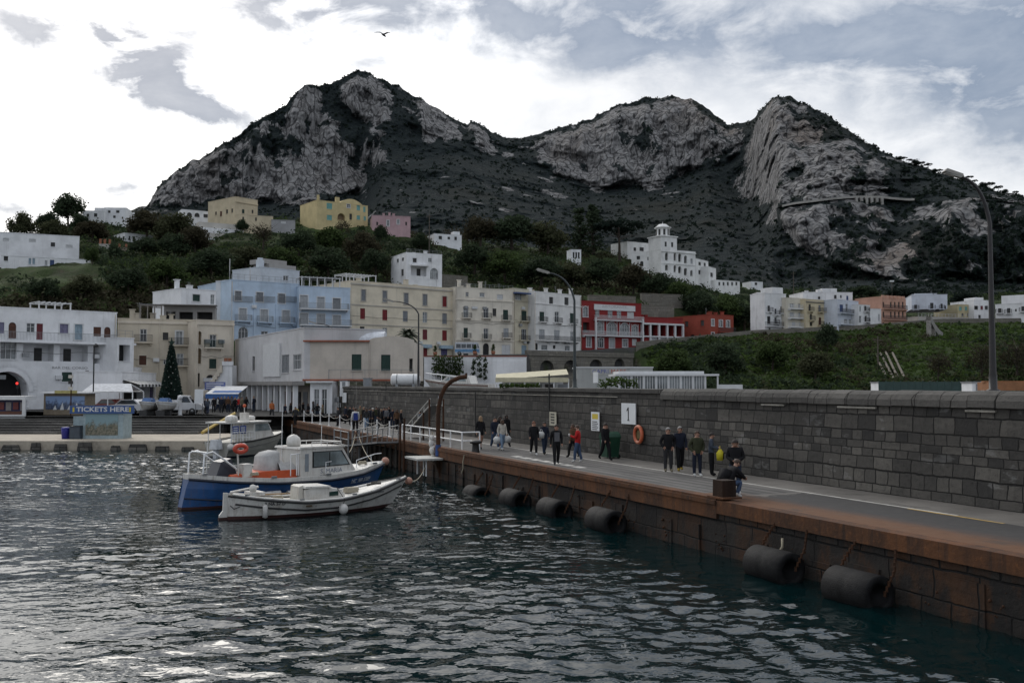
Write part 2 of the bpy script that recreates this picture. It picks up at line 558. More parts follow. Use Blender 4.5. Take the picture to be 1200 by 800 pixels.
RIDGE = [(-400,470),(20,330),(100,280),(150,248),(165,243),(175,237),(190,214),(205,199),(230,187),(262,169),(285,154),(320,131),(335,121),(348,107),(356,101),(366,99),(374,102),(384,98),(395,93),(412,86),(425,84),(440,89),(465,99),(490,114),(515,127),(535,143),(548,147),(552,142),(562,146),(575,153),(585,160),(612,161),(635,155),(660,148),(690,139),(720,126),(750,117),(775,113),(795,112),(815,118),(835,132),(852,144),(868,146),(880,142),(892,131),(903,117),(912,113),(922,112),(940,121),(965,135),(990,149),(1010,163),(1040,181),(1060,190),(1100,202),(1130,211),(1160,221),(1200,231),(1300,258),(1500,330),(1700,400)]
YR = [(-400,1200),(100,1330),(180,1350),(425,1550),(560,1620),(700,1640),(800,1600),(880,1450),(905,1300),(985,1180),(1100,1040),(1200,960),(1700,850)]
BRK = [(-400,330,.3,300,.6),(150,300,.45,245,.90),(300,290,.45,240,.90),(420,285,.45,225,.90),(450,280,.42,180,.84),(540,275,.4,168,.88),(600,280,.4,190,.88),(690,290,.4,216,.88),(760,290,.4,212,.88),(830,290,.4,200,.86),(870,295,.4,228,.84),(905,322,.36,240,.68),(915,326,.40,236,.60),(1040,326,.42,233,.62),(1200,326,.46,240,.64),(1700,345,.5,300,.7)]
MASKS = [
	[(172,240),(190,215),(205,201),(232,190),(262,172),(300,146),(330,126),(352,103),(372,104),(384,112),(390,140),(396,160),(412,165),(418,190),(424,222),(405,228),(385,232),(345,240),(318,232),(285,236),(255,230),(225,236),(200,240)],
	[(395,100),(425,85),(445,92),(455,112),(450,135),(430,142),(412,130),(398,112)],
	[(445,100),(470,104),(492,118),(490,150),(502,170),(520,165),(538,160),(536,145),(515,130),(490,112),(465,97)],
	[(425,165),(445,155),(450,185),(432,192)],
	[(548,142),(560,148),(577,156),(574,182),(556,170)],
	[(625,170),(650,158),(690,146),(725,128),(775,117),(808,120),(830,137),(858,150),(875,152),(872,175),(845,190),(820,196),(796,196),(783,212),(762,226),(740,210),(705,222),(690,214),(655,205),(632,190)],
	[(880,146),(905,120),(922,116),(945,128),(985,155),(1020,178),(1048,198),(1052,220),(1030,232),(1000,230),(935,236),(908,238),(872,232),(866,222),(880,190)],
	[(912,250),(925,240),(1000,236),(1035,240),(1060,252),(1040,300),(1010,318),(968,305),(940,285)],
	[(1010,318),(1040,285),(1068,268),(1110,240),(1160,228),(1220,240),(1260,320),(1165,330),(1120,318),(1085,332),(1050,328)],
]
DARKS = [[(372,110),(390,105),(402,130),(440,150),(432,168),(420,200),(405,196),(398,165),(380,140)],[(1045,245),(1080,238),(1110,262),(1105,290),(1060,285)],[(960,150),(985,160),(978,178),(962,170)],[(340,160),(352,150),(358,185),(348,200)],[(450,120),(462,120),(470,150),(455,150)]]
def inpoly(x,y,poly):
	r = np.zeros(x.shape,bool)
	n = len(poly)
	for i in range(n):
		x0,y0 = poly[i]
		x1,y1 = poly[(i + 1) % n]
		if y0 == y1: continue
		c = ((y0 > y) != (y1 > y)) & (x < (x1 - x0)*(y - y0)/(y1 - y0) + x0)
		r ^= c
	return r
def blur(a,k):
	for ax in (0,1):
		c = np.cumsum(np.concatenate([np.repeat(np.take(a,[0],ax),k + 1,ax),a,np.repeat(np.take(a,[-1],ax),k,ax)],ax),ax)
		n = a.shape[ax]
		a = (np.take(c,range(2*k + 1,2*k + 1 + n),ax) - np.take(c,range(0,n),ax))/(2*k + 1)
	return a
mpx = np.arange(-400,1701,1.6)
NR = 330
ridge = np.interp(mpx,[p[0] for p in RIDGE],[p[1] for p in RIDGE])
ridge = ridge + (fbm(mpx/9,0,0,4,21) - .5)*9*sstep(100,200,mpx)
yr = np.interp(mpx,[p[0] for p in YR],[p[1] for p in YR])
BP = np.maximum(372.0,ridge + 30)
t = np.linspace(0,1,NR)[:,None]
PY = BP + (ridge - BP)*t
pyA,gA,pyB,gB = [a for a in interp(mpx,BRK)]
pyA = np.maximum(pyA,ridge + 14)
pyB = np.maximum(pyB,ridge + 6)
pyA = np.maximum(pyA,pyB + 4)
Yb = 640.0
g = np.where(PY > pyA,(BP - PY)/(BP - pyA)*gA,np.where(PY > pyB,gA + (pyA - PY)/(pyA - pyB)*(gB - gA),gB + (pyB - PY)/(pyB - ridge)*(1 - gB)))
gs = g.copy()
for _ in range(3): gs = np.concatenate([gs[:1],(gs[:-2] + gs[1:-1] + gs[2:])/3,gs[-1:]],0)
YM = Yb + (yr - Yb)*gs
PXM = np.broadcast_to(mpx,PY.shape)
rock = np.zeros(PY.shape)
for m in MASKS: rock = np.maximum(rock,inpoly(PXM,PY,m).astype(float))
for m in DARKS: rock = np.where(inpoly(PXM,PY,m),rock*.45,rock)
rockb = blur(rock,5)
def rays(px,py):
	x = (px - 600)/F
	y = (400 - py)/F
	return x,CA - y*SA,SA + y*CA
dx,dy,dzr = rays(PXM,PY)
X0,Z0 = dx/dy*YM,CZ + dzr/dy*YM
gul = ridged(X0/95 + .3*fbm(X0/60,Z0/60,0,2,5),Z0/420,YM/300,5,31)
gul2 = ridged(X0/26,Z0/110,YM/60,4,44)
gul3 = ridged(X0/11,Z0/48,YM/30,3,47)
disp = (gul3 - .5)*(-13*rockb) + (gul - .55)*(-90*np.clip(rockb*1.3,.25,1)) + (gul2 - .5)*(-30*rockb) + (fbm(X0/130,Z0/90,YM/130,5,51) - .5)*110 + (fbm(X0/22,Z0/22,YM/22,4,61) - .5)*20
edge = sstep(0,.06,1 - t)*.8 + .2
YM2 = YM + disp*edge*sstep(0,.25,t)
X1,Z1 = dx/dy*YM2,CZ + dzr/dy*YM2
pn = fbm(X1/40,Z1/75,YM2/60,5,71,.6)
pn2 = fbm(X1/16,Z1/30,YM2/30,4,81,.6)
band = sstep(2,9,(PY - ridge))*.55 + .45          # scrub along the crest
rk = rockb*np.interp(PXM,[0,880,940,1060,1120],[1.10,1.12,.90,.62,.62])*band + (pn - .5)*2.6 + (pn2 - .5)*2.6 - sstep(.56,.42,gul)*.55 - .03
lowc = (PY > 238) & (PXM > 905)
rk = np.where(lowc,rk - .16 + (fbm(X1/28,Z1/46,YM2/50,4,97) - .5)*1.6,rk)
rk = np.where(rockb < .03,np.minimum(rk,.25),rk)
sparse = fbm(X1/55,Z1/40,YM2/60,4,91,.6)
rk = np.maximum(rk,sstep(.62,.72,sparse)*.8*sstep(290,240,PY)*(mpx > 420))
tail = []
for k,(dY,dz_) in enumerate(((60,-25),(300,-160),(900,-420))):
	tail.append((X1[-1]*(1 + dY/yr),YM2[-1] + dY,np.maximum(Z1[-1] + dz_,-5)))
VX = np.concatenate([X1] + [a[0][None] for a in tail],0)
VY = np.concatenate([YM2] + [a[1][None] for a in tail],0)
VZ = np.concatenate([Z1] + [a[2][None] for a in tail],0)
RK = np.concatenate([rk] + [np.zeros((1,len(mpx)))]*3,0)
def mountain_mat():
	m,nt,b = newmat('limestone_and_scrub')
	p = nt.pos()
	f1 = nt.noise(nt.mapping(p,(1,1,.45)),.055,7,.7)
	f2 = nt.noise(nt.mapping(p,(1,1,.22)),.16,5,.7)
	f3 = nt.noise(p,.20,5,.75)
	big = nt.noise(nt.mapping(p,(1,1,.5)),.008,5,.6)
	a = nt.math('ADD',nt.attr('rock'),nt.math('ADD',nt.math('MULTIPLY',nt.math('SUBTRACT',f1,.5),1.3),nt.math('MULTIPLY',nt.math('SUBTRACT',f3,.5),1.3)))
	fac = nt.ramp(a,.44,.57)
	rc = nt.mix(nt.ramp(f2,.3,.68),(.16,.157,.158),(.47,.465,.465))
	sp = nt.new('ShaderNodeSeparateXYZ')
	nt.l.new(p,sp.inputs[0])
	warm = nt.math('MULTIPLY',nt.ramp(big,.50,.66),nt.math('ADD',.18,nt.math('MULTIPLY',nt.ramp(sp.outputs[0],180,330),.30)))
	rc = nt.mix(warm,rc,(.27,.20,.145))
	rc = nt.mix(nt.math('MULTIPLY',nt.ramp(f1,.54,.66),.75),rc,(.07,.068,.07))
	crk = nt.noise(nt.mapping(p,(1,1,.10)),.10,7,.78)
	rc = nt.mix(nt.math('MULTIPLY',nt.ramp(crk,.55,.64),.8),rc,(.05,.05,.052))
	vo = nt.new('ShaderNodeTexVoronoi',feature='DISTANCE_TO_EDGE')
	wv_ = nt.mapping(p,(1,1,.30))
	nt.l.new(wv_,vo.inputs['Vector'])
	vo.inputs['Scale'].default_value = .075
	rc = nt.mix(nt.math('MULTIPLY',nt.ramp(nt.math('ADD',vo.outputs['Distance'],nt.math('MULTIPLY',f3,.16)),.17,.09),.85),rc,(.045,.045,.048))
	vg = nt.mix(nt.ramp(f3,.35,.7),(.022,.030,.034),(.044,.057,.056))  # scrub tones lightened and blued: distance haze is put into the colour
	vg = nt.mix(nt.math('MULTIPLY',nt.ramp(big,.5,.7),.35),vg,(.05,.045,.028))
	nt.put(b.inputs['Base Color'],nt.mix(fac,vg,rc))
	b.inputs['Roughness'].default_value = .95
	b.inputs['Specular IOR Level'].default_value = .1
	h = nt.math('ADD',nt.math('MULTIPLY',f3,.8),nt.math('MULTIPLY',f2,.9))
	nt.put(b.inputs['Normal'],nt.bump(h,1.0,9.0))
	return m
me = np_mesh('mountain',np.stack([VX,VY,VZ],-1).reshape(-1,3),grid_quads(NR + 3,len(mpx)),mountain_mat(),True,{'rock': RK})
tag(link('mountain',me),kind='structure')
def mountain_point(px,py):
	c = int(np.argmin(np.abs(mpx - px)))
	r = int(np.argmin(np.abs(PY[:,c] - py)))
	return Vector((X1[r,c],YM2[r,c],Z1[r,c]))
def water_mat():
	m,nt,b = newmat('harbour_water')
	p = nt.pos()
	n1 = nt.noise(nt.mapping(p,(1.0,1.25,1),rot=(0,0,.25)),1.9,2,.5,.5)
	n2 = nt.noise(nt.mapping(p,(1,1.2,1),rot=(0,0,-.4)),5.0,2,.5,.3)
	nt.put(b.inputs['Base Color'],nt.mix(nt.ramp(nt.noise(p,.05,3,.5),.3,.7),(.0010,.0078,.0092),(.0020,.0120,.0132)))
	b.inputs['Roughness'].default_value = .02
	b.inputs['IOR'].default_value = 1.33
	h = nt.math('ADD',n1,nt.math('MULTIPLY',n2,.22))
	h = nt.math('MULTIPLY',h,nt.math('ADD',.25,nt.math('MULTIPLY',nt.ramp(nt.noise(nt.mapping(p,(.7,1.2,1)),.13,4,.6),.35,.65),1.1)))
	nt.put(b.inputs['Normal'],nt.bump(h,.36,.09))
	return m
WM = water_mat()
wx = np.arange(-50,34.01,.15)
wy = np.arange(9,88.01,.15)
WX,WY = np.meshgrid(wx,wy)
wz = np.zeros_like(WX)
wr = np.random.default_rng(5)
for lam,amp,n in ((6.0,.015,4),(2.6,.013,7),(1.4,.017,10),(.9,.013,12),(.62,.006,10)):
	for _ in range(n):
		a = wr.normal(-1.9,1.0)      # travel direction: broadly toward the viewer and to the left
		l = lam*wr.uniform(.7,1.4)
		k = 2*math.pi/l
		ph = wr.uniform(0,6.28)
		mod = .35 + 1.3*vnoise(WX/(l*4.5),WY/(l*4.5),0,int(wr.integers(999)))
		s = np.sin(k*(math.cos(a)*WX + math.sin(a)*WY) + ph + 2.2*vnoise(WX/(l*3),WY/(l*3),1,int(wr.integers(999))))
		wz += amp/math.sqrt(n)*1.45*mod*(1 - 2*np.abs(s)**1.2*.5 - .5)
calm = .25 + 1.3*sstep(.3,.7,fbm(WX/13,WY/7,0,4,77))
wz = wz*calm*.86
wz -= wz.mean()
fade = np.minimum(np.minimum(sstep(-50,-46,WX),sstep(34,31,WX)),np.minimum(sstep(9,10,WY),sstep(88,84,WY)))
me = np_mesh('water',np.stack([WX,WY,wz*fade],-1).reshape(-1,3),grid_quads(len(wy),len(wx)),WM)
water = tag(link('water',me),kind='structure')
mb = MB()
x0,x1,y0,y1 = -50,34.0 - 34.0 % .15 + .0,9,88
x1 = float(wx[-1]); y1 = float(wy[-1])
B = 9000
for q in ([(-B,-B),(B,-B),(B,y0),(-B,y0)],[(-B,y1),(B,y1),(B,B),(-B,B)],[(-B,y0),(x0,y0),(x0,y1),(-B,y1)],[(x1,y0),(B,y0),(B,y1),(x1,y1)]):
	mb.poly([(a,b_,0) for a,b_ in q])
tag(mb.build('water',WM),kind='structure')
# ================================================================== pier, harbour wall, shore
DECK = 1.6
E0,E1 = G(520,527,DECK),G(1195,654,DECK)
QD = (E0 - E1).normalized()                 # along the pier, away from the viewer
QN = Vector((QD.y,-QD.x,0))               # toward the wall (right)
if QN.x < 0: QN = -QN
W0 = G(860,554,DECK)
WOFF = (W0 - E1).dot(QN)                    # deck width
QRZ = math.atan2(QD.y,QD.x)
def Q(s,d=0.0,z=DECK):
	p = E1 + QD*s + QN*d
	return Vector((p.x,p.y,z))
def sd(p):
	v = Vector(p) - E1
	return v.dot(QD),v.dot(QN)
QM = Matrix(((QD.x,QN.x,0,E1.x),(QD.y,QN.y,0,E1.y),(0,0,1,0),(0,0,0,1)))   # (s,d,z) -> world
def edge_s(px):   # position along the quay edge seen at photo column px
	a = (px - 600)/F
	best,bs = 1e9,0
	for i in range(-200,1000):
		s = i*.15
		p = Q(s)
		u = project(p)[0]
		if abs(u - px) < best: best,bs = abs(u - px),s
	return bs
def project(p):
	v = Vector(p) - CAM
	f = v.y*CA + v.z*SA
	u = -v.y*SA + v.z*CA
	return 600 + F*v.x/f,400 - F*u/f
S_END = 0.0
for i in range(400,1200):
	if project(Q(i*.1))[0] < 333:
		S_END = i*.1
		break
S_NEAR = -14.0
S_WALL_END = S_END
for i in range(400,1400):
	if project(Q(i*.1,WOFF))[0] < 398:
		S_WALL_END = i*.1
		break
def deck_mat():
	m,nt,b = newmat('pier_paving')
	p = nt.coord()
	sp = nt.new('ShaderNodeSeparateXYZ')
	nt.l.new(p,sp.inputs[0])
	n1 = nt.noise(p,.5,6,.65)
	n2 = nt.noise(p,4,5,.7)
	n3 = nt.noise(nt.mapping(p,(.15,1,1)),1.6,5,.7)
	base = nt.mix(nt.ramp(n1,.35,.65),(.105,.099,.092),(.155,.146,.135))
	ph = nt.math('FRACT',nt.math('DIVIDE',sp.outputs[1],.52))
	line = nt.math('SUBTRACT',1.0,nt.ramp(nt.math('ABSOLUTE',nt.math('SUBTRACT',ph,.5)),.03,.17))
	inb = nt.math('MULTIPLY',nt.math('GREATER_THAN',sp.outputs[1],1.0),nt.math('LESS_THAN',sp.outputs[1],3.85))
	inb = nt.math('MULTIPLY',inb,nt.math('GREATER_THAN',sp.outputs[0],11.5))
	boards = nt.mix(nt.math('MULTIPLY',line,.8),nt.mix(nt.ramp(n3,.35,.65),(.060,.059,.059),(.125,.12,.115)),(.018,.018,.019))
	c = nt.mix(inb,base,boards)
	edge = nt.math('ADD',sp.outputs[0],nt.math('MULTIPLY',nt.noise(p,1.2,4,.6),2.2))
	near = nt.math('MULTIPLY',nt.math('LESS_THAN',edge,12.2),nt.math('LESS_THAN',nt.math('ADD',sp.outputs[1],nt.math('MULTIPLY',n1,.15)),4.05))
	c = nt.mix(near,c,nt.mix(n2,(.028,.028,.030),(.058,.056,.055)))
	ru = nt.math('ADD',nt.math('SUBTRACT',nt.math('MULTIPLY',nt.math('LESS_THAN',sp.outputs[0],12.5),1.5),sp.outputs[1]),nt.math('MULTIPLY',nt.math('SUBTRACT',n3,.5),1.6))
	ru = nt.ramp(ru,-1.0,.5)
	c = nt.mix(nt.math('MULTIPLY',ru,.85),c,nt.mix(n2,(.085,.038,.017),(.19,.085,.036)))
	c = nt.mix(nt.math('MULTIPLY',nt.ramp(n2,.5,.8),.45),c,(.06,.058,.055))
	c = nt.mix(nt.math('MULTIPLY',nt.ramp(nt.noise(nt.mapping(p,(.5,1,1)),.9,6,.75),.54,.66),.6),c,(.040,.038,.036))
	nt.put(b.inputs['Base Color'],c)
	b.inputs['Roughness'].default_value = .8
	b.inputs['Specular IOR Level'].default_value = .3
	nt.put(b.inputs['Normal'],nt.bump(nt.math('SUBTRACT',n2,nt.math('MULTIPLY',nt.math('MULTIPLY',line,inb),.6)),.5,.03))
	return m
def rust_mat(name,dark=1.0,bright=.6):
	m,nt,b = newmat(name)
	p = nt.coord()
	n1 = nt.noise(nt.mapping(p,(1,1,.4)),1.0,6,.7)
	n2 = nt.noise(p,6,5,.7)
	n3 = nt.noise(nt.mapping(p,(3,3,.2)),1.5,4,.7)
	c = nt.mix(nt.ramp(n1,.3,.7),shade((.050,.026,.016),dark),shade((.125,.052,.022),dark))
	c = nt.mix(nt.math('MULTIPLY',nt.ramp(n2,.5,.72),bright),c,shade((.19,.074,.026),dark))
	c = nt.mix(nt.math('MULTIPLY',nt.ramp(n3,.48,.7),.65),c,(.028,.020,.017))
	nt.put(b.inputs['Base Color'],c)
	b.inputs['Roughness'].default_value = .85
	b.inputs['Specular IOR Level'].default_value = .3
	nt.put(b.inputs['Normal'],nt.bump(n2,.8,.03))
	return m
RUST = rust_mat('rusty_steel')
RUSTD = rust_mat('old_rust',.55,.4)
DECKM = deck_mat()
WALLST = stone('harbour_basalt',[(.034,.033,.032),(.135,.126,.112),(.075,.070,.063)],.80,.34,.024,patches=.35)
QUAYST = stone('quay_basalt',[(.014,.013,.013),(.050,.043,.037),(.022,.020,.019)],1.3,.5,.03,rust=.85,wetz=-.15)
CONC = paint('weathered_concrete',(.27,.26,.245),.9,var=.3,scale=1.2,dirt=(.09,.085,.08),bump=.4)
TAN = paint('tan_quay_stone',(.42,.37,.30),.9,var=.25,scale=.8,dirt=(.18,.16,.13),bump=.4)
WHITE = paint('white_paint',(.78,.79,.80),.5,var=.12,scale=2)
WHITEM = paint('white_metal',(.74,.75,.76),.4,var=.15,scale=2)
GREYM = paint('grey_metal',(.25,.26,.27),.45,.5,var=.25,scale=3)
BLACK = paint('black_paint',(.012,.012,.013),.5,var=.4,scale=4)
RUBBER = paint('black_rubber',(.011,.011,.012),.7,var=.6,scale=5,dirt=(.026,.025,.024),bump=.8,spec=.18)
YELLOWP = paint('worn_yellow_paint',(.42,.27,.06),.8,var=.3,scale=2,dirt=(.25,.2,.13))
WHITEP = paint('worn_white_paint',(.50,.49,.46),.8,var=.3,scale=2,dirt=(.24,.23,.21))
def pier_obj(o):
	o.matrix_world = QM
	return o
mb = MB()
ns = 60
for i in range(ns):
	a,b_ = S_NEAR + (S_END + 6 - S_NEAR)*i/ns,S_NEAR + (S_END + 6 - S_NEAR)*(i + 1)/ns
	mb.poly([(a,.42,DECK),(a,WOFF + .3,DECK),(b_,WOFF + .3,DECK),(b_,.42,DECK)])
tag(pier_obj(mb.build('pier_deck',DECKM)),kind='structure')
S_STEP = edge_s(838)
mb = MB()
mb.poly([(S_STEP - 5.2,4.02,DECK + .004),(S_STEP - 5.2,4.14,DECK + .004),(S_END,4.14,DECK + .004),(S_END,4.02,DECK + .004)])
tag(pier_obj(mb.build('white_road_line',WHITEP)),kind='structure')
mb = MB()
mb.poly([(S_STEP + .2,.62,DECK + .004),(S_STEP + .2,.76,DECK + .004),(S_END,.76,DECK + .004),(S_END,.62,DECK + .004)])
tag(pier_obj(mb.build('yellow_road_line',YELLOWP)),kind='structure')
mb = MB()
mb.poly([(S_STEP - 6.8,3.86,DECK + .006),(S_STEP - 6.8,3.97,DECK + .006),(S_STEP - 3.6,4.0,DECK + .006),(S_STEP - 3.6,3.89,DECK + .006)])
tag(pier_obj(mb.build('yellow_road_line',YELLOWP)),kind='structure')
mb = MB()
for i in range(7):
	a = S_STEP + 12 + i*1.1
	mb.poly([(a,1.5,DECK + .005),(a,1.9,DECK + .005),(a + .8,1.9,DECK + .005),(a + .8,1.5,DECK + .005)])
tag(pier_obj(mb.build('faded_road_marking',WHITEP)),kind='structure')
quay = empty('quay',(0,0,0),0,'stone pier quay with a rusty steel edge beam above the dark water','quay')
quay.matrix_world = QM
mb = MB()
mb.box(S_STEP,S_END,0,.44,DECK - .52,DECK + .10)
mb.box(S_STEP,S_END,-.05,-.002,DECK - .10,DECK + .03)
mb.build('edge_beam',RUST,quay)
mb = MB()
mb.box(S_NEAR,S_STEP - .01,.0,.44,DECK - .36,DECK + .03)
mb.build('edge_beam',RUST,quay)
mb = MB()
nz = 10
for i in range(110):
	a,b_ = S_NEAR + (S_END - S_NEAR)*i/110,S_NEAR + (S_END - S_NEAR)*(i + 1)/110
	mb.poly([(a,.10,-2),(b_,.10,-2),(b_,.10,DECK - .1),(a,.10,DECK - .1)])
mb.poly([(S_END,.1,-2),(S_END,WOFF + 3,-2),(S_END,WOFF + 3,DECK),(S_END,.1,DECK)])
r_ = random.Random(4)
s = S_NEAR + 1
while s < S_END - 10:
	w = r_.uniform(.5,1.6)
	mb.box(s,s + w,.02 + r_.uniform(0,.05),.12,r_.uniform(-.6,.2),r_.uniform(.5,.95))
	s += w + r_.uniform(.3,2.5)
mb.build('stone_face',QUAYST,quay)
mb = MB()
s = S_NEAR + 1
while s < S_END - 6:
	z = r_.uniform(.3,.95)
	n = r_.randint(4,9)
	for k in range(n):
		a = k/(n - 1)
		mb.ball((s + a*.5 + r_.uniform(-.05,.05),-.02 + .05*r_.random(),z - .5*math.sin(a*math.pi)*r_.uniform(.6,1.2)),r_.uniform(.018,.045),6)
	s += r_.uniform(1.8,4.2)
mb.build('hanging_chain',RUSTD,quay).__setitem__('kind','stuff')
WH = 3.3
hw = empty('harbour_wall',(0,0,0),0,'long dark basalt harbour wall running the whole length of the pier','wall')
hw.matrix_world = QM
S_THICK = 0.0
for i in range(-100,900):
	if project(Q(i*.1,WOFF))[0] < 775:
		S_THICK = i*.1
		break
mb = MB()
n = 90
for i in range(n):
	a,b_ = S_NEAR + (S_WALL_END - S_NEAR)*i/n,S_NEAR + (S_WALL_END - S_NEAR)*(i + 1)/n
	mb.poly([(a,WOFF,DECK - .2),(b_,WOFF,DECK - .2),(b_,WOFF + .12,DECK + WH - .25),(a,WOFF + .12,DECK + WH - .25)])
mb.poly([(S_WALL_END,WOFF,DECK - .2),(S_WALL_END,WOFF + 1.6,DECK - .2),(S_WALL_END,WOFF + 1.6,DECK + WH - .25),(S_WALL_END,WOFF + .12,DECK + WH - .25)])
mb.poly([(S_NEAR,WOFF + 1.6,DECK - .2),(S_WALL_END,WOFF + 1.6,DECK - .2),(S_WALL_END,WOFF + 1.6,DECK + WH - .25),(S_NEAR,WOFF + 1.6,DECK + WH - .25)])
mb.build('wall_face',WALLST,hw)
COPE = stone('coping_stone',[(.07,.067,.063),(.13,.123,.113),(.06,.057,.054)],1.5,3.0,.03)
mb = MB()
def cope(s0,s1,d0,prof,nseg):
	for i in range(nseg):
		a,b_ = s0 + (s1 - s0)*i/nseg,s0 + (s1 - s0)*(i + 1)/nseg
		j = r_.uniform(-.018,.018)
		g_ = .012
		vs = [(a + g_,d0 + d,z + j) for d,z in prof] + [(b_ - g_,d0 + d,z + j) for d,z in prof]
		k = len(prof)
		mb.add(vs,[(q,q + 1,k + q + 1,k + q) for q in range(k - 1)] + [tuple(range(k - 1,-1,-1)),tuple(range(k,2*k))],0,False)
zt = DECK + WH
cope(S_NEAR,S_THICK,WOFF,[(.08,zt - .50),(-.02,zt - .48),(-.02,zt - .28),(.05,zt - .12),(.20,zt - .02),(.45,zt),(1.7,zt - .04),(1.7,zt - .5)],38)
cope(S_THICK + .05,S_WALL_END,WOFF,[(.10,zt - .24),(.03,zt - .22),(.03,zt - .04),(.30,zt - .01),(1.7,zt - .03),(1.7,zt - .24)],34)
mb.build('coping',COPE,hw)
mb = MB()
mb.box(S_THICK + 4,S_WALL_END - 1,WOFF + .045,WOFF + .075,zt - .44,zt - .40)
for i in range(6):
	s0 = S_NEAR + 6 + i*4.6
	mb.box(s0,s0 + r_.uniform(.8,2.6),WOFF + .02,WOFF + .10,zt - .60,zt - .54)
mb.build('pale_mortar_band',paint('pale_mortar',(.30,.285,.25),.9,var=.4,scale=1.5,dirt=(.12,.115,.1)),hw)
def wall_pt(px,py):
	"""point on the wall face under a photo pixel, as (s, z)"""
	d = ray(px,py)
	o = E1 + QN*WOFF
	t_ = (o - CAM).dot(QN)/d.dot(QN)
	p = CAM + d*t_
	return sd(p)[0],p.z
PR = Matrix(((QD.x,0,0),(QD.y,0,0),(0,0,1)))
WALL_RZ = math.atan2(-QD.y,-QD.x)      # local +x runs toward the viewer (rightwards in the picture), local -y faces the pier
def on_wall(name,px,py,label,cat,proud=.03,group=None):
	s,z = wall_pt(px,py)
	p = Q(s,WOFF - proud,z)
	return empty(name,p,WALL_RZ,label,cat,group)
def wsize(x0,y0,x1,y1):
	s0,z0 = wall_pt(x0,(y0 + y1)/2)
	s1,_ = wall_pt(x1,(y0 + y1)/2)
	xm = (x0 + x1)/2
	return abs(s1 - s0),abs(wall_pt(xm,y0)[1] - wall_pt(xm,y1)[1])
SIGNW = paint('sign_white',(.70,.72,.74),.5,var=.08)
INK = paint('sign_ink',(.015,.015,.018),.6,var=.1)
w,h = wsize(730,472,746.5,496.5)
t_ = on_wall('berth_sign',738,484.5,'large white square sign with a black number 1 on the harbour wall','sign',.06)
MB().box(-w/2,w/2,-.02,.02,-h/2,h/2).build('panel',SIGNW,t_)
MB().box(-.035,.045,-.026,-.021,-h*.30,h*.30).box(-.10,.11,-.0262,-.0212,-h*.34,-h*.30).add([(-.035,-.026,h*.30),(-.035,-.026,h*.17),(-.15,-.026,h*.10),(-.15,-.026,h*.18)],[(0,1,2,3)]).build('numeral',INK,t_)
w,h = wsize(694,482.5,703.5,504.5)
t_ = on_wall('notice_sign',698.7,493.5,'narrow white notice with a yellow warning symbol left of the number 1 sign','sign',.05)
MB().box(-w/2,w/2,-.015,.015,-h/2,h/2).build('panel',SIGNW,t_)
MB().poly([(-w*.36,-.018,h*.12),(w*.36,-.018,h*.12),(w*.36,-.018,h*.40),(-w*.36,-.018,h*.40)]).build('warning_symbol',M_('sign_yellow',(.62,.48,.05)),t_)
mb = MB()
for k in range(5):
	z = -h*(.02 + .1*k)
	mb.box(-w*.36,w*(.36 if k % 2 else .25),-.02,-.017,z - h*.022,z + h*.022)
mb.build('text_lines',INK,t_)
w,h = wsize(645,482,653,498)
t_ = on_wall('notice_sign',649,490.5,'weathered cream notice plate under the thin cable pole on the wall','sign',.05)
MB().box(-w/2,w/2,-.015,.015,-h/2,h/2).build('panel',M_('cream_plate',(.45,.43,.34),.6,var=.3),t_)
mb = MB()
for k in range(4):
	z = h*(.32 - .2*k)
	mb.box(-w*.3,w*.25,-.02,-.017,z - h*.05,z + h*.05)
mb.build('text_lines',INK,t_)
for i,(x0,y0,x1,y1,lab) in enumerate([(398,460,402.5,471.5,'tall white paper notice on the wall beside the white doorway'),(390,465,393.5,471,'small white paper notice left of the tall one by the doorway'),
										   (392.5,471.5,395.5,477,'lowest small white paper notice near the drainpipe by the doorway')]):
	w,h = wsize(x0 + 4,y0,x1 + 4,y1)
	t_ = on_wall('notice_sign',(x0 + x1)/2 + 4,(y0 + y1)/2,lab,'sign',.05)
	MB().box(-w/2,w/2,-.01,.01,-h/2,h/2).build('panel',SIGNW,t_)
t_ = on_wall('life_ring',750.3,509,'orange life ring hanging on the wall under the number 1 sign','life ring',.10)
R0,r0 = .33,.085
for k in range(2):
	mb = MB()
	segs = 28
	for q in range(4):
		if (q % 2) != k: continue
		a0,a1 = q/4*2*math.pi + (.25 if k == 0 else -.25) + math.pi/4,(q + 1)/4*2*math.pi + (-.25 if k == 0 else .25) + math.pi/4
		pts = [(R0*math.cos(a0 + (a1 - a0)*j/10),0,R0*1.12*math.sin(a0 + (a1 - a0)*j/10)) for j in range(11)]
		mb.tube(pts,r0,8)
	mb.build('ring_segment',M_('life_orange',(.52,.12,.05),.5,dirt=(.35,.2,.14)) if k else M_('life_orange_faded',(.55,.20,.12),.5),t_)
MB().lathe([(.22,.05),(.22,.0)],(0,0,0),16,axis='Y').box(-.2,.2,.02,.06,-.2,.2).build('holder_plate',M_('olive_plate',(.13,.10,.04)),t_)
CABLE = paint('cable_black',(.02,.02,.02),.6)
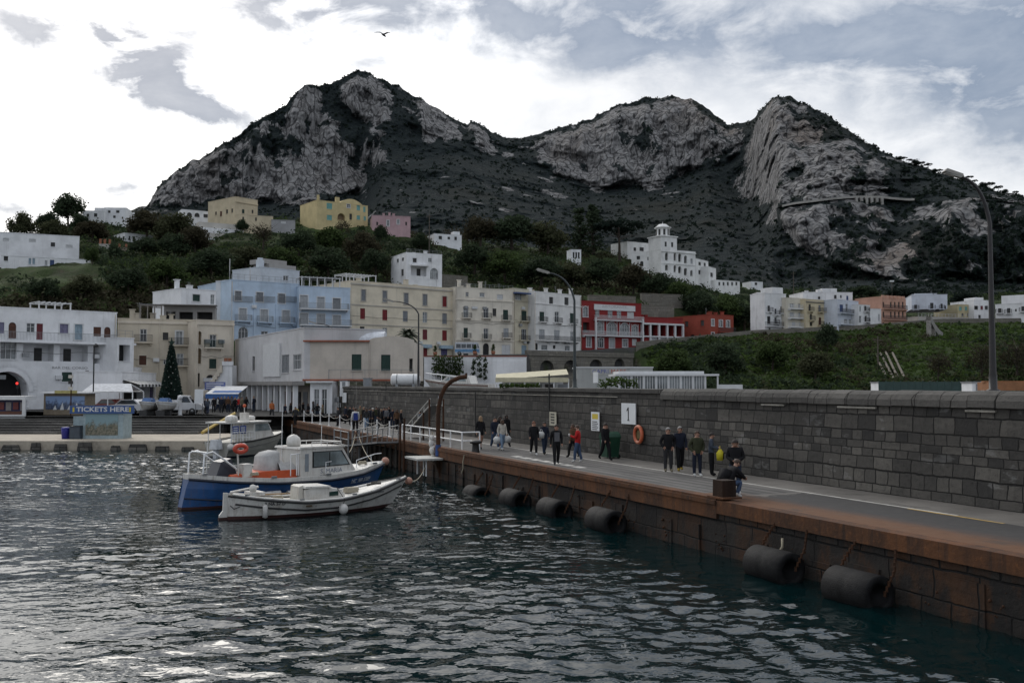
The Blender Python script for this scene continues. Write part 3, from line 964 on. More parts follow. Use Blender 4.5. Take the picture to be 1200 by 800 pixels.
for px,y0,y1,r0,m_,lab in [(558,458,512,.035,CABLE,'black cable conduit on the wall behind the woman in the short dress'),(644.5,441,482,.04,CABLE,'thin dark pole standing above the cream notice plate'),
								(453,457,505,.02,CABLE,'thin wire running down the wall left of the steel ramp'),(418,457,500,.02,M_('pale_pipe',(.3,.29,.27)),'pale thin pipe down the far end of the wall')]:
	s,z1 = wall_pt(px,max(y0,459))
	_,z0 = wall_pt(px,y1)
	if y0 < 458: z1 += 1.0
	MBp = MB()
	MBp.tube([(0,0,z0),(0,0,z1)],r0,6)
	for k in range(4): MBp.cbox((0,.03,z0 + (z1 - z0)*(k + .5)/4),(.1,.08,.05))
	o = MBp.build('cable_conduit',m_)
	p = Q(s,WOFF - .05)
	o.location = (p.x,p.y,0)
	tag(o,lab,'cable')
s,z = wall_pt(731,536)
bx = empty('litter_bin',Q(s,WOFF - .75),WALL_RZ,'dark green wheelie bin with domed lid standing against the wall','bin')
GRN = paint('bin_green',(.010,.055,.032),.4,var=.3)
mb = MB()
mb.add([(-.30,-.3,.06),(.30,-.3,.06),(.30,.3,.06),(-.30,.3,.06),(-.37,-.37,.95),(.37,-.37,.95),(.37,.37,.95),(-.37,.37,.95)],[(3,2,1,0),(4,5,6,7),(0,1,5,4),(1,2,6,5),(2,3,7,6),(3,0,4,7)])
mb.build('body',GRN,bx)
mb = MB()
prof = [(-.39,.95),(-.39,1.02),(-.30,1.16),(-.12,1.25),(.12,1.25),(.30,1.16),(.39,1.02),(.39,.95)]
k = len(prof)
mb.add([(x,-.39,z) for x,z in prof] + [(x,.39,z) for x,z in prof],[(q,q + 1,k + q + 1,k + q) for q in range(k - 1)] + [tuple(range(k - 1,-1,-1)),tuple(range(k,2*k))])
mb.build('lid',GRN,bx)
for sx_ in (-.25,.25): MB().lathe([(.001,-.04),(.1,-.04),(.1,.04),(.001,.04)],(sx_,.32,.1),12,axis='X').build('wheel',BLACK,bx)
MB().box(-.12,.08,-.392,-.374,.62,.86).build('sticker',SIGNW,bx)
def s_at(px,d):
	return min((i*.1 for i in range(-140,1100)),key=lambda s: abs(project(Q(s,d))[0] - px))
def lamp(px,s_off,base_y,top_y,head_px,head_y,rad,label,green=False):
	s = s_at(px,WOFF + .9)
	o = Q(s,WOFF + .9,zt - .02)
	_,dd = sd(o)
	Y = o.y
	top = Zat(px,top_y,Y) - o.z
	hx,hz = (P(head_px,head_y,Y).x - o.x),Zat(head_px,head_y,Y) - o.z
	e = empty('street_lamp',o,0,label,'street lamp','tall curved street lamps along the harbour wall')
	m_ = M_('lamp_green',(.030,.040,.042),.5) if green else M_('lamp_dark',(.022,.020,.022),.5,var=.3)
	H1 = top
	pts = [(0,0,0),(0,0,1.0),(0,0,H1*.6),(0,0,H1)]
	A = Vector((0,0,H1)); Cc = Vector((hx*.06,0,hz*.86 + H1*.14)); D = Vector((hx*.95,0,hz - .06))
	for i in range(1,11):
		q = i/10
		pts.append(A*(1 - q)**2 + Vector((hx*.18,0,hz*.92 + H1*.08))*2*q*(1 - q) + D*q*q)
	rr = [rad*1.25,rad*1.1,rad*.85,rad*.7] + [rad*(.7 - .03*i) for i in range(1,11)]
	MB().tube(pts,rr,10).build('pole',m_,e)
	MB().lathe([(rad*2.3,0),(rad*2.3,.05),(rad*1.4,.08),(rad*1.35,.5)],n=10).build('base_collar',m_,e)
	L = abs(hx)*.22 + .25
	ang = math.atan2(.28,-1.0) if hx < 0 else math.atan2(.28,1)
	mbx = MB(Matrix.Translation((hx,0,hz)) @ Matrix.Rotation(-ang + math.pi,4,'Y') if hx < 0 else None)
	mbx.add([(-L*.7,-.13,-.03),(L*.6,-.09,-.03),(L*.6,.09,-.03),(-L*.7,.13,-.03),(-L*.55,-.09,.09),(L*.5,-.06,.07),(L*.5,.06,.07),(-L*.55,.09,.09)],[(3,2,1,0),(4,5,6,7),(0,1,5,4),(1,2,6,5),(2,3,7,6),(3,0,4,7)])
	hd = mbx.build('lamp_head',M_('lamp_head_grey',(.22,.21,.19),.5),e)
	MB(mbx.M).box(-L*.55,L*.45,-.09,.09,-.06,-.032).build('lens',M_('lamp_lens',(.45,.45,.42),.3),hd)
	return e
lamp(1166,0,455,262,1118,204,.085,'nearest dark street lamp curving over the right end of the wall')
lamp(674,0,450,352,637,318,.085,'dark green street lamp standing in front of the red restaurant',True)
lamp(490,0,452,368,456,352,.085,'street lamp beside the white cylindrical tank and palm')
lamp(394.5,0,452,392,367,378,.085,'farthest street lamp in front of the white harbour office')
t_ = on_wall('lamp_notice',683,441,'plain white square board fixed at the foot of the green street lamp','sign',0)
t_.location = Q(wall_pt(683,470)[0],WOFF + .75,zt + .55)
MB().box(-.25,.25,-.015,.015,-.28,.28).build('panel',SIGNW,t_)
MB().tube([(0,.03,-.58),(0,.03,.2)],.02).build('stake',GREYM,t_)
LZ = .70
YF = 76.5
def sh(px,Y): return (px - 600)/F*Y
mb = MB()
XL,XR = -110,sh(243,YF)
mb.box(XL,XR,YF,88.0,-2,LZ)
o = tag(mb.build('landing_quay',TAN),kind='structure')
mb = MB()
for i in range(46):
	x = XL + 60 + i*1.9 + r_.uniform(-.3,.3)
	if x > XR - .5: break
	mb.cbox((x,YF - .12,r_.uniform(-.05,.3)),(r_.uniform(.7,1.6),.35,r_.uniform(.35,.7)),0,r_.uniform(-.2,.2),.8)
tag(mb.build('landing_rocks',stone('landing_stone',[(.05,.048,.045),(.16,.15,.135),(.08,.075,.07)],1.2,.4,.03)),kind='structure')
STEPM = stone('step_stone',[(.075,.072,.068),(.15,.145,.135),(.06,.058,.055)],1.8,.35,.02)
mb = MB()
PZ = 2.1
NST = 7
XS = sh(238,88)
for i in range(NST):
	y = 86.8 + i*.95
	mb.box(XL,XS + i*.1,y,y + 1.2 if i < NST - 1 else y + 2.5,-1,LZ + (PZ - LZ)*(i + 1)/NST - .004)
tag(mb.build('harbour_steps',STEPM),kind='structure')
PIAZ = paint('piazza_asphalt',(.13,.125,.12),.85,var=.35,scale=.5,dirt=(.07,.07,.068),bump=.3)
mb = MB()
a = Q(S_END,0); b_ = Q(S_END,WOFF + 3)
mb.add([(XL,93.6,PZ),(XS + .7,93.6,PZ),(sh(250,97),97,PZ),(a.x - 1,a.y + 1.5,DECK + .004),(b_.x,b_.y,DECK + .004),(b_.x + 4,113,PZ - .1),(40,113,PZ),(60,135,PZ),(XL,135,PZ)],[(0,1,2,8),(2,3,4,8),(4,5,8),(5,6,7,8)])
tag(mb.build('piazza',PIAZ),kind='structure')
mb = MB()
pp = [(XS + .7,93.6),(sh(250,97),97),(a.x - 1,a.y + 1.5),(a.x,a.y)]
for (x0_,y0_),(x1_,y1_) in zip(pp[:-1],pp[1:]): mb.poly([(x0_,y0_,-2),(x1_,y1_,-2),(x1_,y1_,PZ - .01 if y1_ < 98 else DECK),(x0_,y0_,PZ - .01 if y0_ < 98 else DECK)])
tag(mb.build('piazza_edge',STEPM),kind='structure')
mb = MB()
for i in range(6):
	y = 92 + i*1.4
	mb.box(sh(300,y),sh(332,y),y,y + 1.5,-1,.3 + i*.24)
tag(mb.build('water_steps',STEPM),kind='structure')
mb = MB()
mb.tube([(XS + .45,86.6,.85),(XS + 1.15,94.2,2.3)],.17,4)
o = mb.build('ramp_kerb',M_('kerb_yellow',(.50,.36,.10),.7,dirt=(.3,.22,.1)))
tag(o,'yellow painted sloping kerb at the right end of the harbour steps','kerb')
mb = MB()
c0,c1 = Q(S_WALL_END,WOFF + 1.6),Q(S_NEAR,WOFF + 1.6)
mb.add([(c1.x,c1.y,2.3),(c1.x + 150,c1.y,2.3),(120,160,2.3),(c0.x + 3,160,2.3),(c0.x,c0.y,2.3)],[(0,1,2,3,4)])
tag(mb.build('yard_ground',PIAZ),kind='structure')
# ================================================================== buildings
W_PLAST = plaster('white_plaster',(.80,.81,.83),.35,(.25,.24,.23))
FRAMEW = paint('window_frame_white',(.60,.61,.62),.5,var=.1)
GLASS = glass('window_glass')
GLASSP = glass('pale_curtained_glass',(.10,.11,.115),.12)
ROOFC = paint('flat_roof',(.16,.155,.15),.9,var=.3,scale=.4)
IRON = paint('wrought_iron',(.03,.03,.032),.5)
SHUT = {'green': paint('green_shutter',(.012,.045,.035),.6,var=.2),'red': paint('red_shutter',(.20,.012,.018),.6,var=.2),'grey': paint('grey_shutter',(.22,.235,.255),.6,var=.2),
		'pale': paint('pale_shutter',(.42,.44,.46),.6,var=.15),'brown': paint('brown_door',(.10,.035,.018),.6,var=.3),'lilac': paint('lilac_shutter',(.20,.19,.30),.6),
		'blue': paint('blue_shutter',(.05,.09,.22),.6),'ltblue': paint('light_blue_shutter',(.30,.40,.48),.6),'purple': paint('purple_door',(.10,.09,.22),.6),'teal': paint('teal_shutter',(.18,.42,.40),.6),
		'white': FRAMEW,'dark': paint('dark_interior',(.012,.012,.013),.8),'dim': paint('dim_interior',(.05,.05,.05),.9),'maroon': paint('maroon_door',(.16,.02,.03),.6),'tan': paint('tan_niche',(.22,.16,.10),.9)}
def fmap(side,W,D):
	if side == 'front': return lambda s,d,z: Vector((s,d,z))
	if side == 'left': return lambda s,d,z: Vector((d,D - s,z))       # s runs from the back corner to the front corner (left to right as seen)
	if side == 'right': return lambda s,d,z: Vector((W - d,s,z))      # s runs from the front corner backwards
class Building:
	def __init__(self,label,pxl,pxr,ytl,ytr,Yl,base_py=None,zbase=None,depth=10.0,wall=None,name='house',cat='house',group=None,Yr=None,sink=0.0,roof=True):
		self.A = P(pxl,ytl,Yl)
		if Yr is None: Yr = Yl*(450 - ytl)/(450 - ytr)
		self.B = P(pxr,ytr,Yr)
		self.Yl,self.Yr = Yl,Yr
		e = Vector((self.B.x - self.A.x,self.B.y - self.A.y,0))
		self.W = e.length
		self.e = e.normalized()
		self.nrm = Vector((self.e.y,-self.e.x,0))       # toward the viewer
		self.D = depth
		zb = zbase if zbase is not None else Zat(pxl,base_py,Yl)
		self.zb = zb - sink
		self.H = self.A.z - self.zb
		self.O = Vector((self.A.x,self.A.y,self.zb))
		self.root = empty(name,self.O,math.atan2(self.e.y,self.e.x),label,cat,group)
		self.wall = wall or W_PLAST
		self.holes = {'front': [],'left': [],'right': []}
		self.todo = []
		self.roof = roof
		self.curside = 'front'
	def hit(self,px,py,side=None):
		side = side or self.curside
		d = ray(px,py)
		if side == 'front': o,n = self.O,self.nrm
		elif side == 'left': o,n = self.O,-self.e
		else: o,n = self.O + self.e*self.W,self.e
		t_ = (o - CAM).dot(n)/d.dot(n)
		p = CAM + d*t_ - self.O
		back = -self.nrm
		if side == 'front': s = p.dot(self.e)
		elif side == 'left': s = self.D - p.dot(back)
		else: s = p.dot(back)
		return s,p.z
	def rect(self,px,py,w,h,side=None):
		s0,_ = self.hit(px - w/2,py,side)
		s1,_ = self.hit(px + w/2,py,side)
		_,z1 = self.hit(px,py - h/2,side)
		_,z0 = self.hit(px,py + h/2,side)
		L = self.W if (side or self.curside) == 'front' else self.D
		return max(.06,min(s0,s1)),min(L - .06,max(s0,s1)),max(.03,z0),min(self.H - .08,z1)
	def win(self,px,py,w,h,kind='glass',arch=False,trim=None,deep=.16,balc=None,rail=None,mull=True,side=None,name=None):
		"""kind: glass / curtained / a shutter colour / loggia"""
		side = side or self.curside
		r = self.rect(px,py,w,h,side)
		if r[1] - r[0] < .12 or r[3] - r[2] < .12: return
		self.holes[side].append((r,arch,deep))
		self.todo.append((side,r,kind,arch,trim,deep,balc,rail,mull,name))
	def wins(self,lst,**kw):
		for t_ in lst:
			k = dict(kw)
			if len(t_) > 4: k['kind'] = t_[4]
			if len(t_) > 5: k.update(t_[5])
			self.win(*t_[:4],**k)
	def box_on(self,name,px0,py0,px1,py1,out=.1,into=0.0,mat=None,side=None,parent=None,clamp=False):
		side = side or self.curside
		s0,z1 = self.hit(px0,py0,side)
		s1,_ = self.hit(px1,py0,side)
		_,z0 = self.hit(px0,py1,side)
		f = fmap(side,self.W,self.D)
		return MB().box(min(s0,s1),max(s0,s1),-out,into if into > 0 else -.003,min(z0,z1),max(z0,z1),m=f).build(name,mat or self.wall,parent or self.root)
	def band(self,py,th=.18,out=.12,mat=None,side='front',name='cornice',s0=-.02,s1=None):
		"""horizontal moulding at the height seen at the facade's left end row py"""
		f = fmap(side,self.W,self.D)
		px = project(self.O + self.e*.0)[0] if side == 'front' else project(self.O)[0]
		_,z = self.hit(px,py,'front')
		L = (self.W if side == 'front' else self.D) + .02 if s1 is None else s1
		return MB().box(s0,L,-out,-.003,z - th/2,z + th/2,m=f).build(name,mat or self.wall,self.root)
	def railing(self,f,s0,s1,z,out,h=.95,mat=None,parent=None,bars=.13):
		mb = MB()
		r = .016
		mb.box(s0,s1,-out,-out + .04,z + h - .04,z + h,m=f)
		mb.box(s0,s1,-out,-out + .03,z + .06,z + .09,m=f)
		for a in (s0,s1 - .03): mb.box(a,a + .03,-out,-.005,z + h - .04,z + h,m=f)
		n = int((s1 - s0)/bars)
		for i in range(n + 1):
			a = s0 + (s1 - s0)*i/max(n,1)
			mb.box(a - r,a + r,-out + .005,-out + .03,z,z + h,m=f)
		k = int(out/.2)
		for i in range(1,k):
			for a in (s0,s1): mb.box(a - r,a + r,-out*i/k - r,-out*i/k + r,z,z + h,m=f)
		mb.build('railing',mat or IRON,parent or self.root)
	def balcony(self,f,s0,s1,z,out=.9,mat=None,railmat=None,solid=None):
		mb = MB()
		mb.box(s0,s1,-out,-.004,z - .16,z,m=f)
		for a in (s0 + .15,s1 - .27): mb.box(a,a + .12,-out*.7,-.004,z - .42,z - .161,m=f)
		b = mb.build('balcony',mat or self.wall,self.root)
		if solid: MB().box(s0,s1,-out,-out + .08,z,z + .9,m=f).box(s0,s0 + .08,-out + .081,-.004,z,z + .9,m=f).box(s1 - .08,s1,-out + .081,-.004,z,z + .9,m=f).build('railing',solid,b)
		else: self.railing(f,s0 + .03,s1 - .03,z,out - .03,mat=railmat,parent=b)
	def long_balcony(self,px0,px1,py,out=1.0,side=None,mat=None,railmat=None,h=None):
		side = side or self.curside
		s0,z = self.hit(px0,py,side)
		s1,_ = self.hit(px1,py,side)
		f = fmap(side,self.W,self.D)
		self.balcony(f,s0,s1,z,out,mat,railmat)
	def finish(self,sides=('left','right'),coping=True,copemat=None,roofthick=.35):
		W,D,H = self.W,self.D,self.H
		mb = MB()
		for side in ('front',) + tuple(sides):
			f = fmap(side,W,D)
			L = W if side == 'front' else D
			hs = self.holes[side]
			us = sorted({0.0,L} | {r[0] for r,_,_ in hs} | {r[1] for r,_,_ in hs})
			vs = sorted({0.0,H} | {r[2] for r,_,_ in hs} | {r[3] for r,_,_ in hs})
			for v0,v1 in zip(vs[:-1],vs[1:]):
				run = None
				for u0,u1 in zip(us[:-1],us[1:]):
					cu,cv = (u0 + u1)/2,(v0 + v1)/2
					inside = any(r[0] < cu < r[1] and r[2] < cv < r[3] for r,_,_ in hs)
					if inside:
						if run: mb.poly([f(run[0],0,v0),f(run[1],0,v0),f(run[1],0,v1),f(run[0],0,v1)])
						run = None
					else: run = (run[0],u1) if run else (u0,u1)
				if run: mb.poly([f(run[0],0,v0),f(run[1],0,v0),f(run[1],0,v1),f(run[0],0,v1)])
			for (a,b,c,d),arch,deep in hs:
				mb.poly([f(a,0,c),f(a,deep,c),f(a,deep,d),f(a,0,d)])
				mb.poly([f(b,0,d),f(b,deep,d),f(b,deep,c),f(b,0,c)])
				mb.poly([f(a,0,c),f(b,0,c),f(b,deep,c),f(a,deep,c)])
				if not arch: mb.poly([f(a,deep,d),f(b,deep,d),f(b,0,d),f(a,0,d)])
				else:
					cx,rx = (a + b)/2,(b - a)/2
					rz = min(rx,(d - c)*.6)
					n = 8
					pts = [(cx - rx*math.cos(i/n*math.pi),d - rz + rz*math.sin(i/n*math.pi)) for i in range(n + 1)]
					for (p0,q0),(p1,q1) in zip(pts[:-1],pts[1:]):
						mb.poly([f(p0,0.001,q0),f(p1,0.001,q1),f(p1,0.001,d),f(p0,0.001,d)])
						mb.poly([f(p0,0.001,q0),f(p0,deep,q0),f(p1,deep,q1),f(p1,0.001,q1)])
		if 'left' not in sides: mb.poly([(0,D,0),(0,0,0),(0,0,H),(0,D,H)])
		if 'right' not in sides: mb.poly([(W,0,0),(W,D,0),(W,D,H),(W,0,H)])
		mb.poly([(W,D,0),(0,D,0),(0,D,H),(W,D,H)])
		mb.build('wall',self.wall,self.root)
		if self.roof:
			mb = MB()
			mb.poly([(0,0,H - .25),(W,0,H - .25),(W,D,H - .25),(0,D,H - .25)])
			mb.build('roof',ROOFC,self.root)
		if coping:
			mb = MB()
			o = .06
			mb.box(-o,W + o,-o,.22,H + .002,H + .11)
			mb.box(-o,W + o,D - .22,D + o,H + .002,H + .11)
			mb.box(-o,.22,.221,D - .221,H + .002,H + .11)
			mb.box(W - .22,W + o,.221,D - .221,H + .002,H + .11)
			mb.build('parapet_coping',copemat or self.wall,self.root)
		for side,(a,b,c,d),kind,arch,trim,deep,balc,rail,mull,name in self.todo:
			f = fmap(side,W,D)
			w,h = b - a,d - c
			if kind == 'loggia':
				mb = MB()
				mb.poly([f(a,deep,c),f(b,deep,c),f(b,deep,d),f(a,deep,d)])
				bw = mb.build(name or 'loggia_back',self.wall,self.root)
				n = max(1,int(w/2.2))
				for i in range(n):
					cx = a + w*(i + .5 + .15*math.sin(i*7 + a))/n
					MB().box(cx - .45,cx + .45,deep - .06,deep - .004,c + .05,c + min(h*.8,2.1),m=f).build('door',SHUT['pale' if i % 2 else 'dim'],bw)
				if rail: self.railing(f,a,b,c,.02,mat=rail if not isinstance(rail,bool) else IRON)
				continue
			if kind in ('glass','curtained'):
				fr = .07 if w > .7 else .05
				mb = MB()
				y0,y1 = deep*.55,deep*.95
				if arch:
					cx,rx = (a + b)/2,w/2
					rz = min(rx,h*.6)
					n = 8
					out = [(a,c)] + [(cx - rx*math.cos(i/n*math.pi),d - rz + rz*math.sin(i/n*math.pi)) for i in range(n + 1)] + [(b,c)]
					inn = [(min(max(p,a + fr),b - fr) if i in (0,len(out) - 1) else cx + (p - cx)*(1 - fr/rx),q if i in (0,len(out) - 1) else d - rz + (q - d + rz)*(1 - fr/rz)) for i,(p,q) in enumerate(out)]
					for (p0,q0),(p1,q1),(p2,q2),(p3,q3) in zip(out[:-1],out[1:],inn[1:],inn[:-1]):
						mb.poly([f(p0,y0,q0),f(p1,y0,q1),f(p2,y0,q2),f(p3,y0,q3)])
				else:
					mb.box(a,a + fr,y0,y1,c,d,m=f)
					mb.box(b - fr,b,y0,y1,c,d,m=f)
					mb.box(a + fr,b - fr,y0,y1,c,c + fr,m=f)
					mb.box(a + fr,b - fr,y0,y1,d - fr,d,m=f)
				if mull and w > .5:
					nn = max(1,round(w/.75)) if w > 1.3 else 1
					for i in range(1,nn + 1):
						x = a + w*i/(nn + 1)
						mb.box(x - .03,x + .03,y0,y1 + .01,c + fr,d - (fr if not arch else w*.18),m=f)
					mb.box(a + fr,b - fr,y0 + .005,y1 + .005,c + h*.62 - .02,c + h*.62 + .02,m=f)
				wo = mb.build(name or 'window',FRAMEW,self.root)
				zt_ = d
				MB().poly([f(a,deep,c),f(b,deep,c),f(b,deep,zt_),f(a,deep,zt_)]).build('pane',GLASS if kind == 'glass' else GLASSP,wo)
			else:
				mb = MB()
				nm = name or ('door' if h/w > 2.2 or kind in ('brown','dark','maroon','purple') and h/w > 1.6 else 'shutter')
				if kind in ('dark','dim','tan'): nm = name or 'opening'
				mb.poly([f(a,deep,c),f(b,deep,c),f(b,deep,d),f(a,deep,d)])
				if kind not in ('dark','dim','tan') and h > .6:
					y0,y1 = deep*.3,deep*.7
					g_ = .05
					for x0_,x1_ in ((a + .02,(a + b)/2 - .012),((a + b)/2 + .012,b - .02)):
						top = d - (w*.5 if arch else .02)
						mb.box(x0_,x0_ + g_,y0,y1,c + .02,top,m=f)
						mb.box(x1_ - g_,x1_,y0,y1,c + .02,top,m=f)
						mb.box(x0_ + g_,x1_ - g_,y0,y1,c + .02,c + .1,m=f)
						mb.box(x0_ + g_,x1_ - g_,y0,y1,top - .08,top,m=f)
						nsl = max(3,min(9,int(h/.22)))
						for i in range(nsl):
							z = c + .12 + (top - c - .22)*i/nsl
							mb.box(x0_ + g_,x1_ - g_,y0 + .02 + .02*(i % 2),y1,z,z + (top - c - .22)/nsl*.72,m=f)
				wo = mb.build(nm,SHUT[kind],self.root)
			if trim:
				t2 = .13
				mb = MB()
				mb.box(a - t2,a - .001,-.05,-.004,c - .02,d + t2,m=f)
				mb.box(b + .001,b + t2,-.05,-.004,c - .02,d + t2,m=f)
				if not arch: mb.box(a,b,-.05,-.004,d + .001,d + t2,m=f)
				else:
					cx,rx = (a + b)/2,w/2
					rz = min(rx,h*.6)
					for i in range(8):
						a0,a1 = i/8*math.pi,(i + 1)/8*math.pi
						pr = [(cx - (rx + k)*math.cos(q),d - rz + (rz + k)*math.sin(q)) for q in (a0,a1) for k in (0,t2)]
						mb.poly([f(pr[0][0],-.04,pr[0][1]),f(pr[1][0],-.04,pr[1][1]),f(pr[3][0],-.04,pr[3][1]),f(pr[2][0],-.04,pr[2][1])])
				mb.box(a - t2 - .04,b + t2 + .04,-.10,-.004,c - .14,c - .021,m=f)
				mb.build('surround',trim,wo)
			elif h > .8 and not balc:
				MB().box(a - .08,b + .08,-.09,-.004,c - .09,c - .003,m=f).build('sill',self.wall,wo)
			if balc:
				o = balc if not isinstance(balc,bool) else .38
				self.balcony(f,max(.02,a - o),b + o,c - .02,.75,railmat=rail if rail else IRON)
		return self
	def rooftop(self,name,s0,s1,y0,y1,h,mat=None,z=None):
		z = self.H if z is None else z
		return MB().box(s0,s1,y0,y1,z + .004,z + h).box(s0 - .06,s1 + .06,y0 - .06,y1 + .06,z + h + .002,z + h + .1).build(name,mat or self.wall,self.root)
def roof_clutter(b,n,seed,hmin=.5,hmax=1.5):
	r = random.Random(seed)
	for i in range(n):
		s = r.uniform(.5,b.W - 1.2)
		y = r.uniform(.6,min(b.D - 1,4))
		h = r.uniform(hmin,hmax)
		if i % 3 == 2:
			mb = MB().tube([(s,y,b.H - .2),(s,y,b.H + h + .8)],.025,5)
			for k in range(4): mb.tube([(s - .35 + .05*k,y,b.H + h + .7 - k*.16),(s + .35 - .05*k,y,b.H + h + .7 - k*.16)],.012,4)
			mb.build('aerial',GREYM,b.root)
		else:
			MB().cbox((s,y,b.H + h/2 - .12),(r.uniform(.5,.8),.6,h + .22)).cbox((s,y,b.H + h + .07),(.85,.75,.1)).build('chimney',b.wall,b.root)
def pergola(b,s0,s1,y0,y1,h,mat,posts=4,z=None,roofmat=None):
	z = b.H if z is None else z
	mb = MB()
	for i in range(posts):
		s = s0 + (s1 - s0)*i/(posts - 1)
		for y in (y0,y1): mb.box(s - .07,s + .07,y - .07,y + .07,z - .2,z + h - .121)
	for y in (y0,y1): mb.box(s0 - .15,s1 + .15,y - .06,y + .06,z + h - .12,z + h)
	n = int((s1 - s0)/.6)
	for i in range(n + 1):
		s = s0 + (s1 - s0)*i/n
		mb.box(s - .04,s + .04,y0 - .2,y1 + .2,z + h + .002,z + h + .08)
	o = mb.build('pergola',mat,b.root)
	if roofmat: MB().box(s0,s1,y0,y1,z + h + .082,z + h + .12).build('shade_roof',roofmat,o)
def roof_rail(b,mat=IRON,h=.9,seed=0):
	f = fmap('front',b.W,b.D)
	mb = MB()
	z = b.H + .1
	mb.box(.1,b.W - .1,.08,.11,z + h - .04,z + h)
	mb.box(.1,b.W - .1,.08,.11,z + h*.5,z + h*.5 + .03)
	n = int(b.W/1.0)
	for i in range(n + 1):
		s = .1 + (b.W - .2)*i/n
		mb.box(s - .02,s + .02,.075,.115,z,z + h)
	mb.build('roof_railing',mat,b.root)
B_ = Building
b = B_('long white harbour building with loggias and a big dark arch at far left',-60,137,357,367,111,zbase=2.05,depth=12,wall=W_PLAST,name='arcade_building',cat='building')
b.wins([(2,384,6,13,'lilac'),(14.5,387,9,19,'brown',dict(arch=True)),(36,384,10,11,'glass'),(46.5,388.5,7.5,19,'maroon'),(75,385,10,11,'lilac',dict(trim=FRAMEW)),(92,389,9,18,'ltblue',dict(trim=FRAMEW)),
		(114,388.5,9,11,'brown'),(125.8,391.5,7.5,17,'brown',dict(arch=True)),(-25,385,8,12,'glass')])
b.win(10,411,19,20,'curtained',deep=.3)
for px,py,w,h in ((45,413,36,20),(86.5,414,33,19),(119.5,416,19,20)): b.win(px,py,w,h,'loggia',deep=1.8)
b.win(-30,410,36,20,'loggia',deep=1.8)
b.win(8,456,50,42,'dark',arch=True,deep=2.5,name='arch_opening')
b.wins([(78.5,441.5,12,11,'green'),(119.3,443,7,9,'maroon')])
b.finish()
_,zs = b.hit(0,398)
MB().box(-.1,b.W + 2.1,-1.1,-.004,zs - .28,zs).build('terrace_slab',W_PLAST,b.root)
mb = MB()
f = fmap('front',b.W,b.D)
for s in np.arange(.5,b.W - .5,.16): mb.box(s - .012,s + .012,-1.06,-1.035,zs,zs + .95)
mb.box(.3,b.W,-1.06,-1.02,zs + .95,zs + 1.0)
mb.build('terrace_railing',GREYM,b.root)
s0,z0 = b.hit(8,475)
sr,_ = b.hit(33,475)
R0 = sr - s0
_,ztop = b.hit(8,435.5)
mb = MB()
rz_ = min(R0,(ztop - .1)*.6)
for i in range(22):
	a0,a1 = i/22*math.pi,(i + 1)/22*math.pi
	q = [(s0 - (R0 + k)*math.cos(a),-.08,ztop - rz_ + (rz_ + k)*math.sin(a)) for a in (a0,a1) for k in (.05,.55)]
	mb.poly([q[0],q[1],q[3],q[2]])
	a2 = a0 + (a1 - a0)*.45
	q = [(s0 - (R0 + k)*math.cos(a),-.13,ztop - rz_ + (rz_ + k)*math.sin(a)) for a in (a0,a2) for k in (.6,.95)]
	mb.poly([q[0],q[1],q[3],q[2]])
mb.build('arch_ring',W_PLAST,b.root)
s_,z_ = b.hit(82,431)
text_obj('lettering','BAR DEL CORSO',.42,M_('faded_letter',(.30,.30,.31)),b.root,Matrix.Translation((s_,-.02,z_)) @ TEXT_FRONT,.01,1.35)
b.box_on('door_awning',104,445.5,134.5,448.5,1.0,0,SHUT['maroon'])
b.box_on('wall_plaque',100,434,104,437,.05,0,SHUT['dim'])
pergola(b,b.hit(47,380)[0],b.hit(84,380)[0],.5,3.5,.95,FRAMEW,3)
ARC = b
s_,z_ = b.hit(22,450)
tl = empty('traffic_light',b.root.matrix_world @ Vector((0,0,0)),0)
bpy.context.view_layer.update()
tl.location = b.root.matrix_world @ Vector((s_,.4,z_ - 2.2))
tag(tl,'red traffic light glowing inside the dark arch at far left','traffic light')
MB().tube([(0,0,-.6),(0,0,1.9)],.05).build('post',BLACK,tl)
MB().box(-.16,.16,-.12,.1,1.7,2.5).build('housing',BLACK,tl)
em = bpy.data.materials.new('red_signal')
em.use_nodes = True
en = NT(em.node_tree)
pb = em.node_tree.nodes['Principled BSDF']
pb.inputs['Base Color'].default_value = (.5,.02,.02,1)
pb.inputs['Emission Color'].default_value = (1,.05,.04,1)
pb.inputs['Emission Strength'].default_value = 1.3
MB().ball((0,-.14,2.3),.16,10).build('red_lens',em,tl)
b = B_('low white terrace annex with a dark opening joining the arcade building',137.3,157,396,397,121.5,zbase=2.05,depth=8,wall=W_PLAST,name='terrace_annex',cat='building')
b.win(146,413.5,13,19,'dark',deep=1.2)
b.finish()
roof_rail(b,GREYM)
b = B_('low white restaurant annex with a striped awning left of the Christmas tree',143,183,436,438,108,zbase=2.05,depth=5,wall=W_PLAST,name='restaurant_annex',cat='building')
b.win(160,463,30,20,'dark',deep=1.5)
b.win(177.5,463,4.5,20,'purple',deep=.3)
b.finish()
s0,z0 = b.hit(144,449)
s1,_ = b.hit(181,449)
mb = MB()
for i in range(18):
	a,c = s0 + (s1 - s0)*i/18,s0 + (s1 - s0)*(i + 1)/18
	mb.add([(a,-.01,z0 + .35),(c,-.01,z0 + .35),(c,-1.6,z0 - .1),(a,-1.6,z0 - .1),(a,-1.6,z0 - .4),(c,-1.6,z0 - .4)],[(0,1,2,3),(3,2,5,4)],i % 2)
mb.build('striped_awning',[SHUT['dim'],FRAMEW],b.root)
s_,z_ = b.hit(172,439)
MB().box(s_ - .9,s_ + .9,.8,1.4,b.H,b.H + .75).build('air_conditioner',M_('ac_white',(.5,.5,.5)),b.root)
CREAM = plaster('cream_plaster',(.58,.52,.42),.3)
CREAM2 = plaster('cream_plaster_pale',(.62,.56,.47),.3)
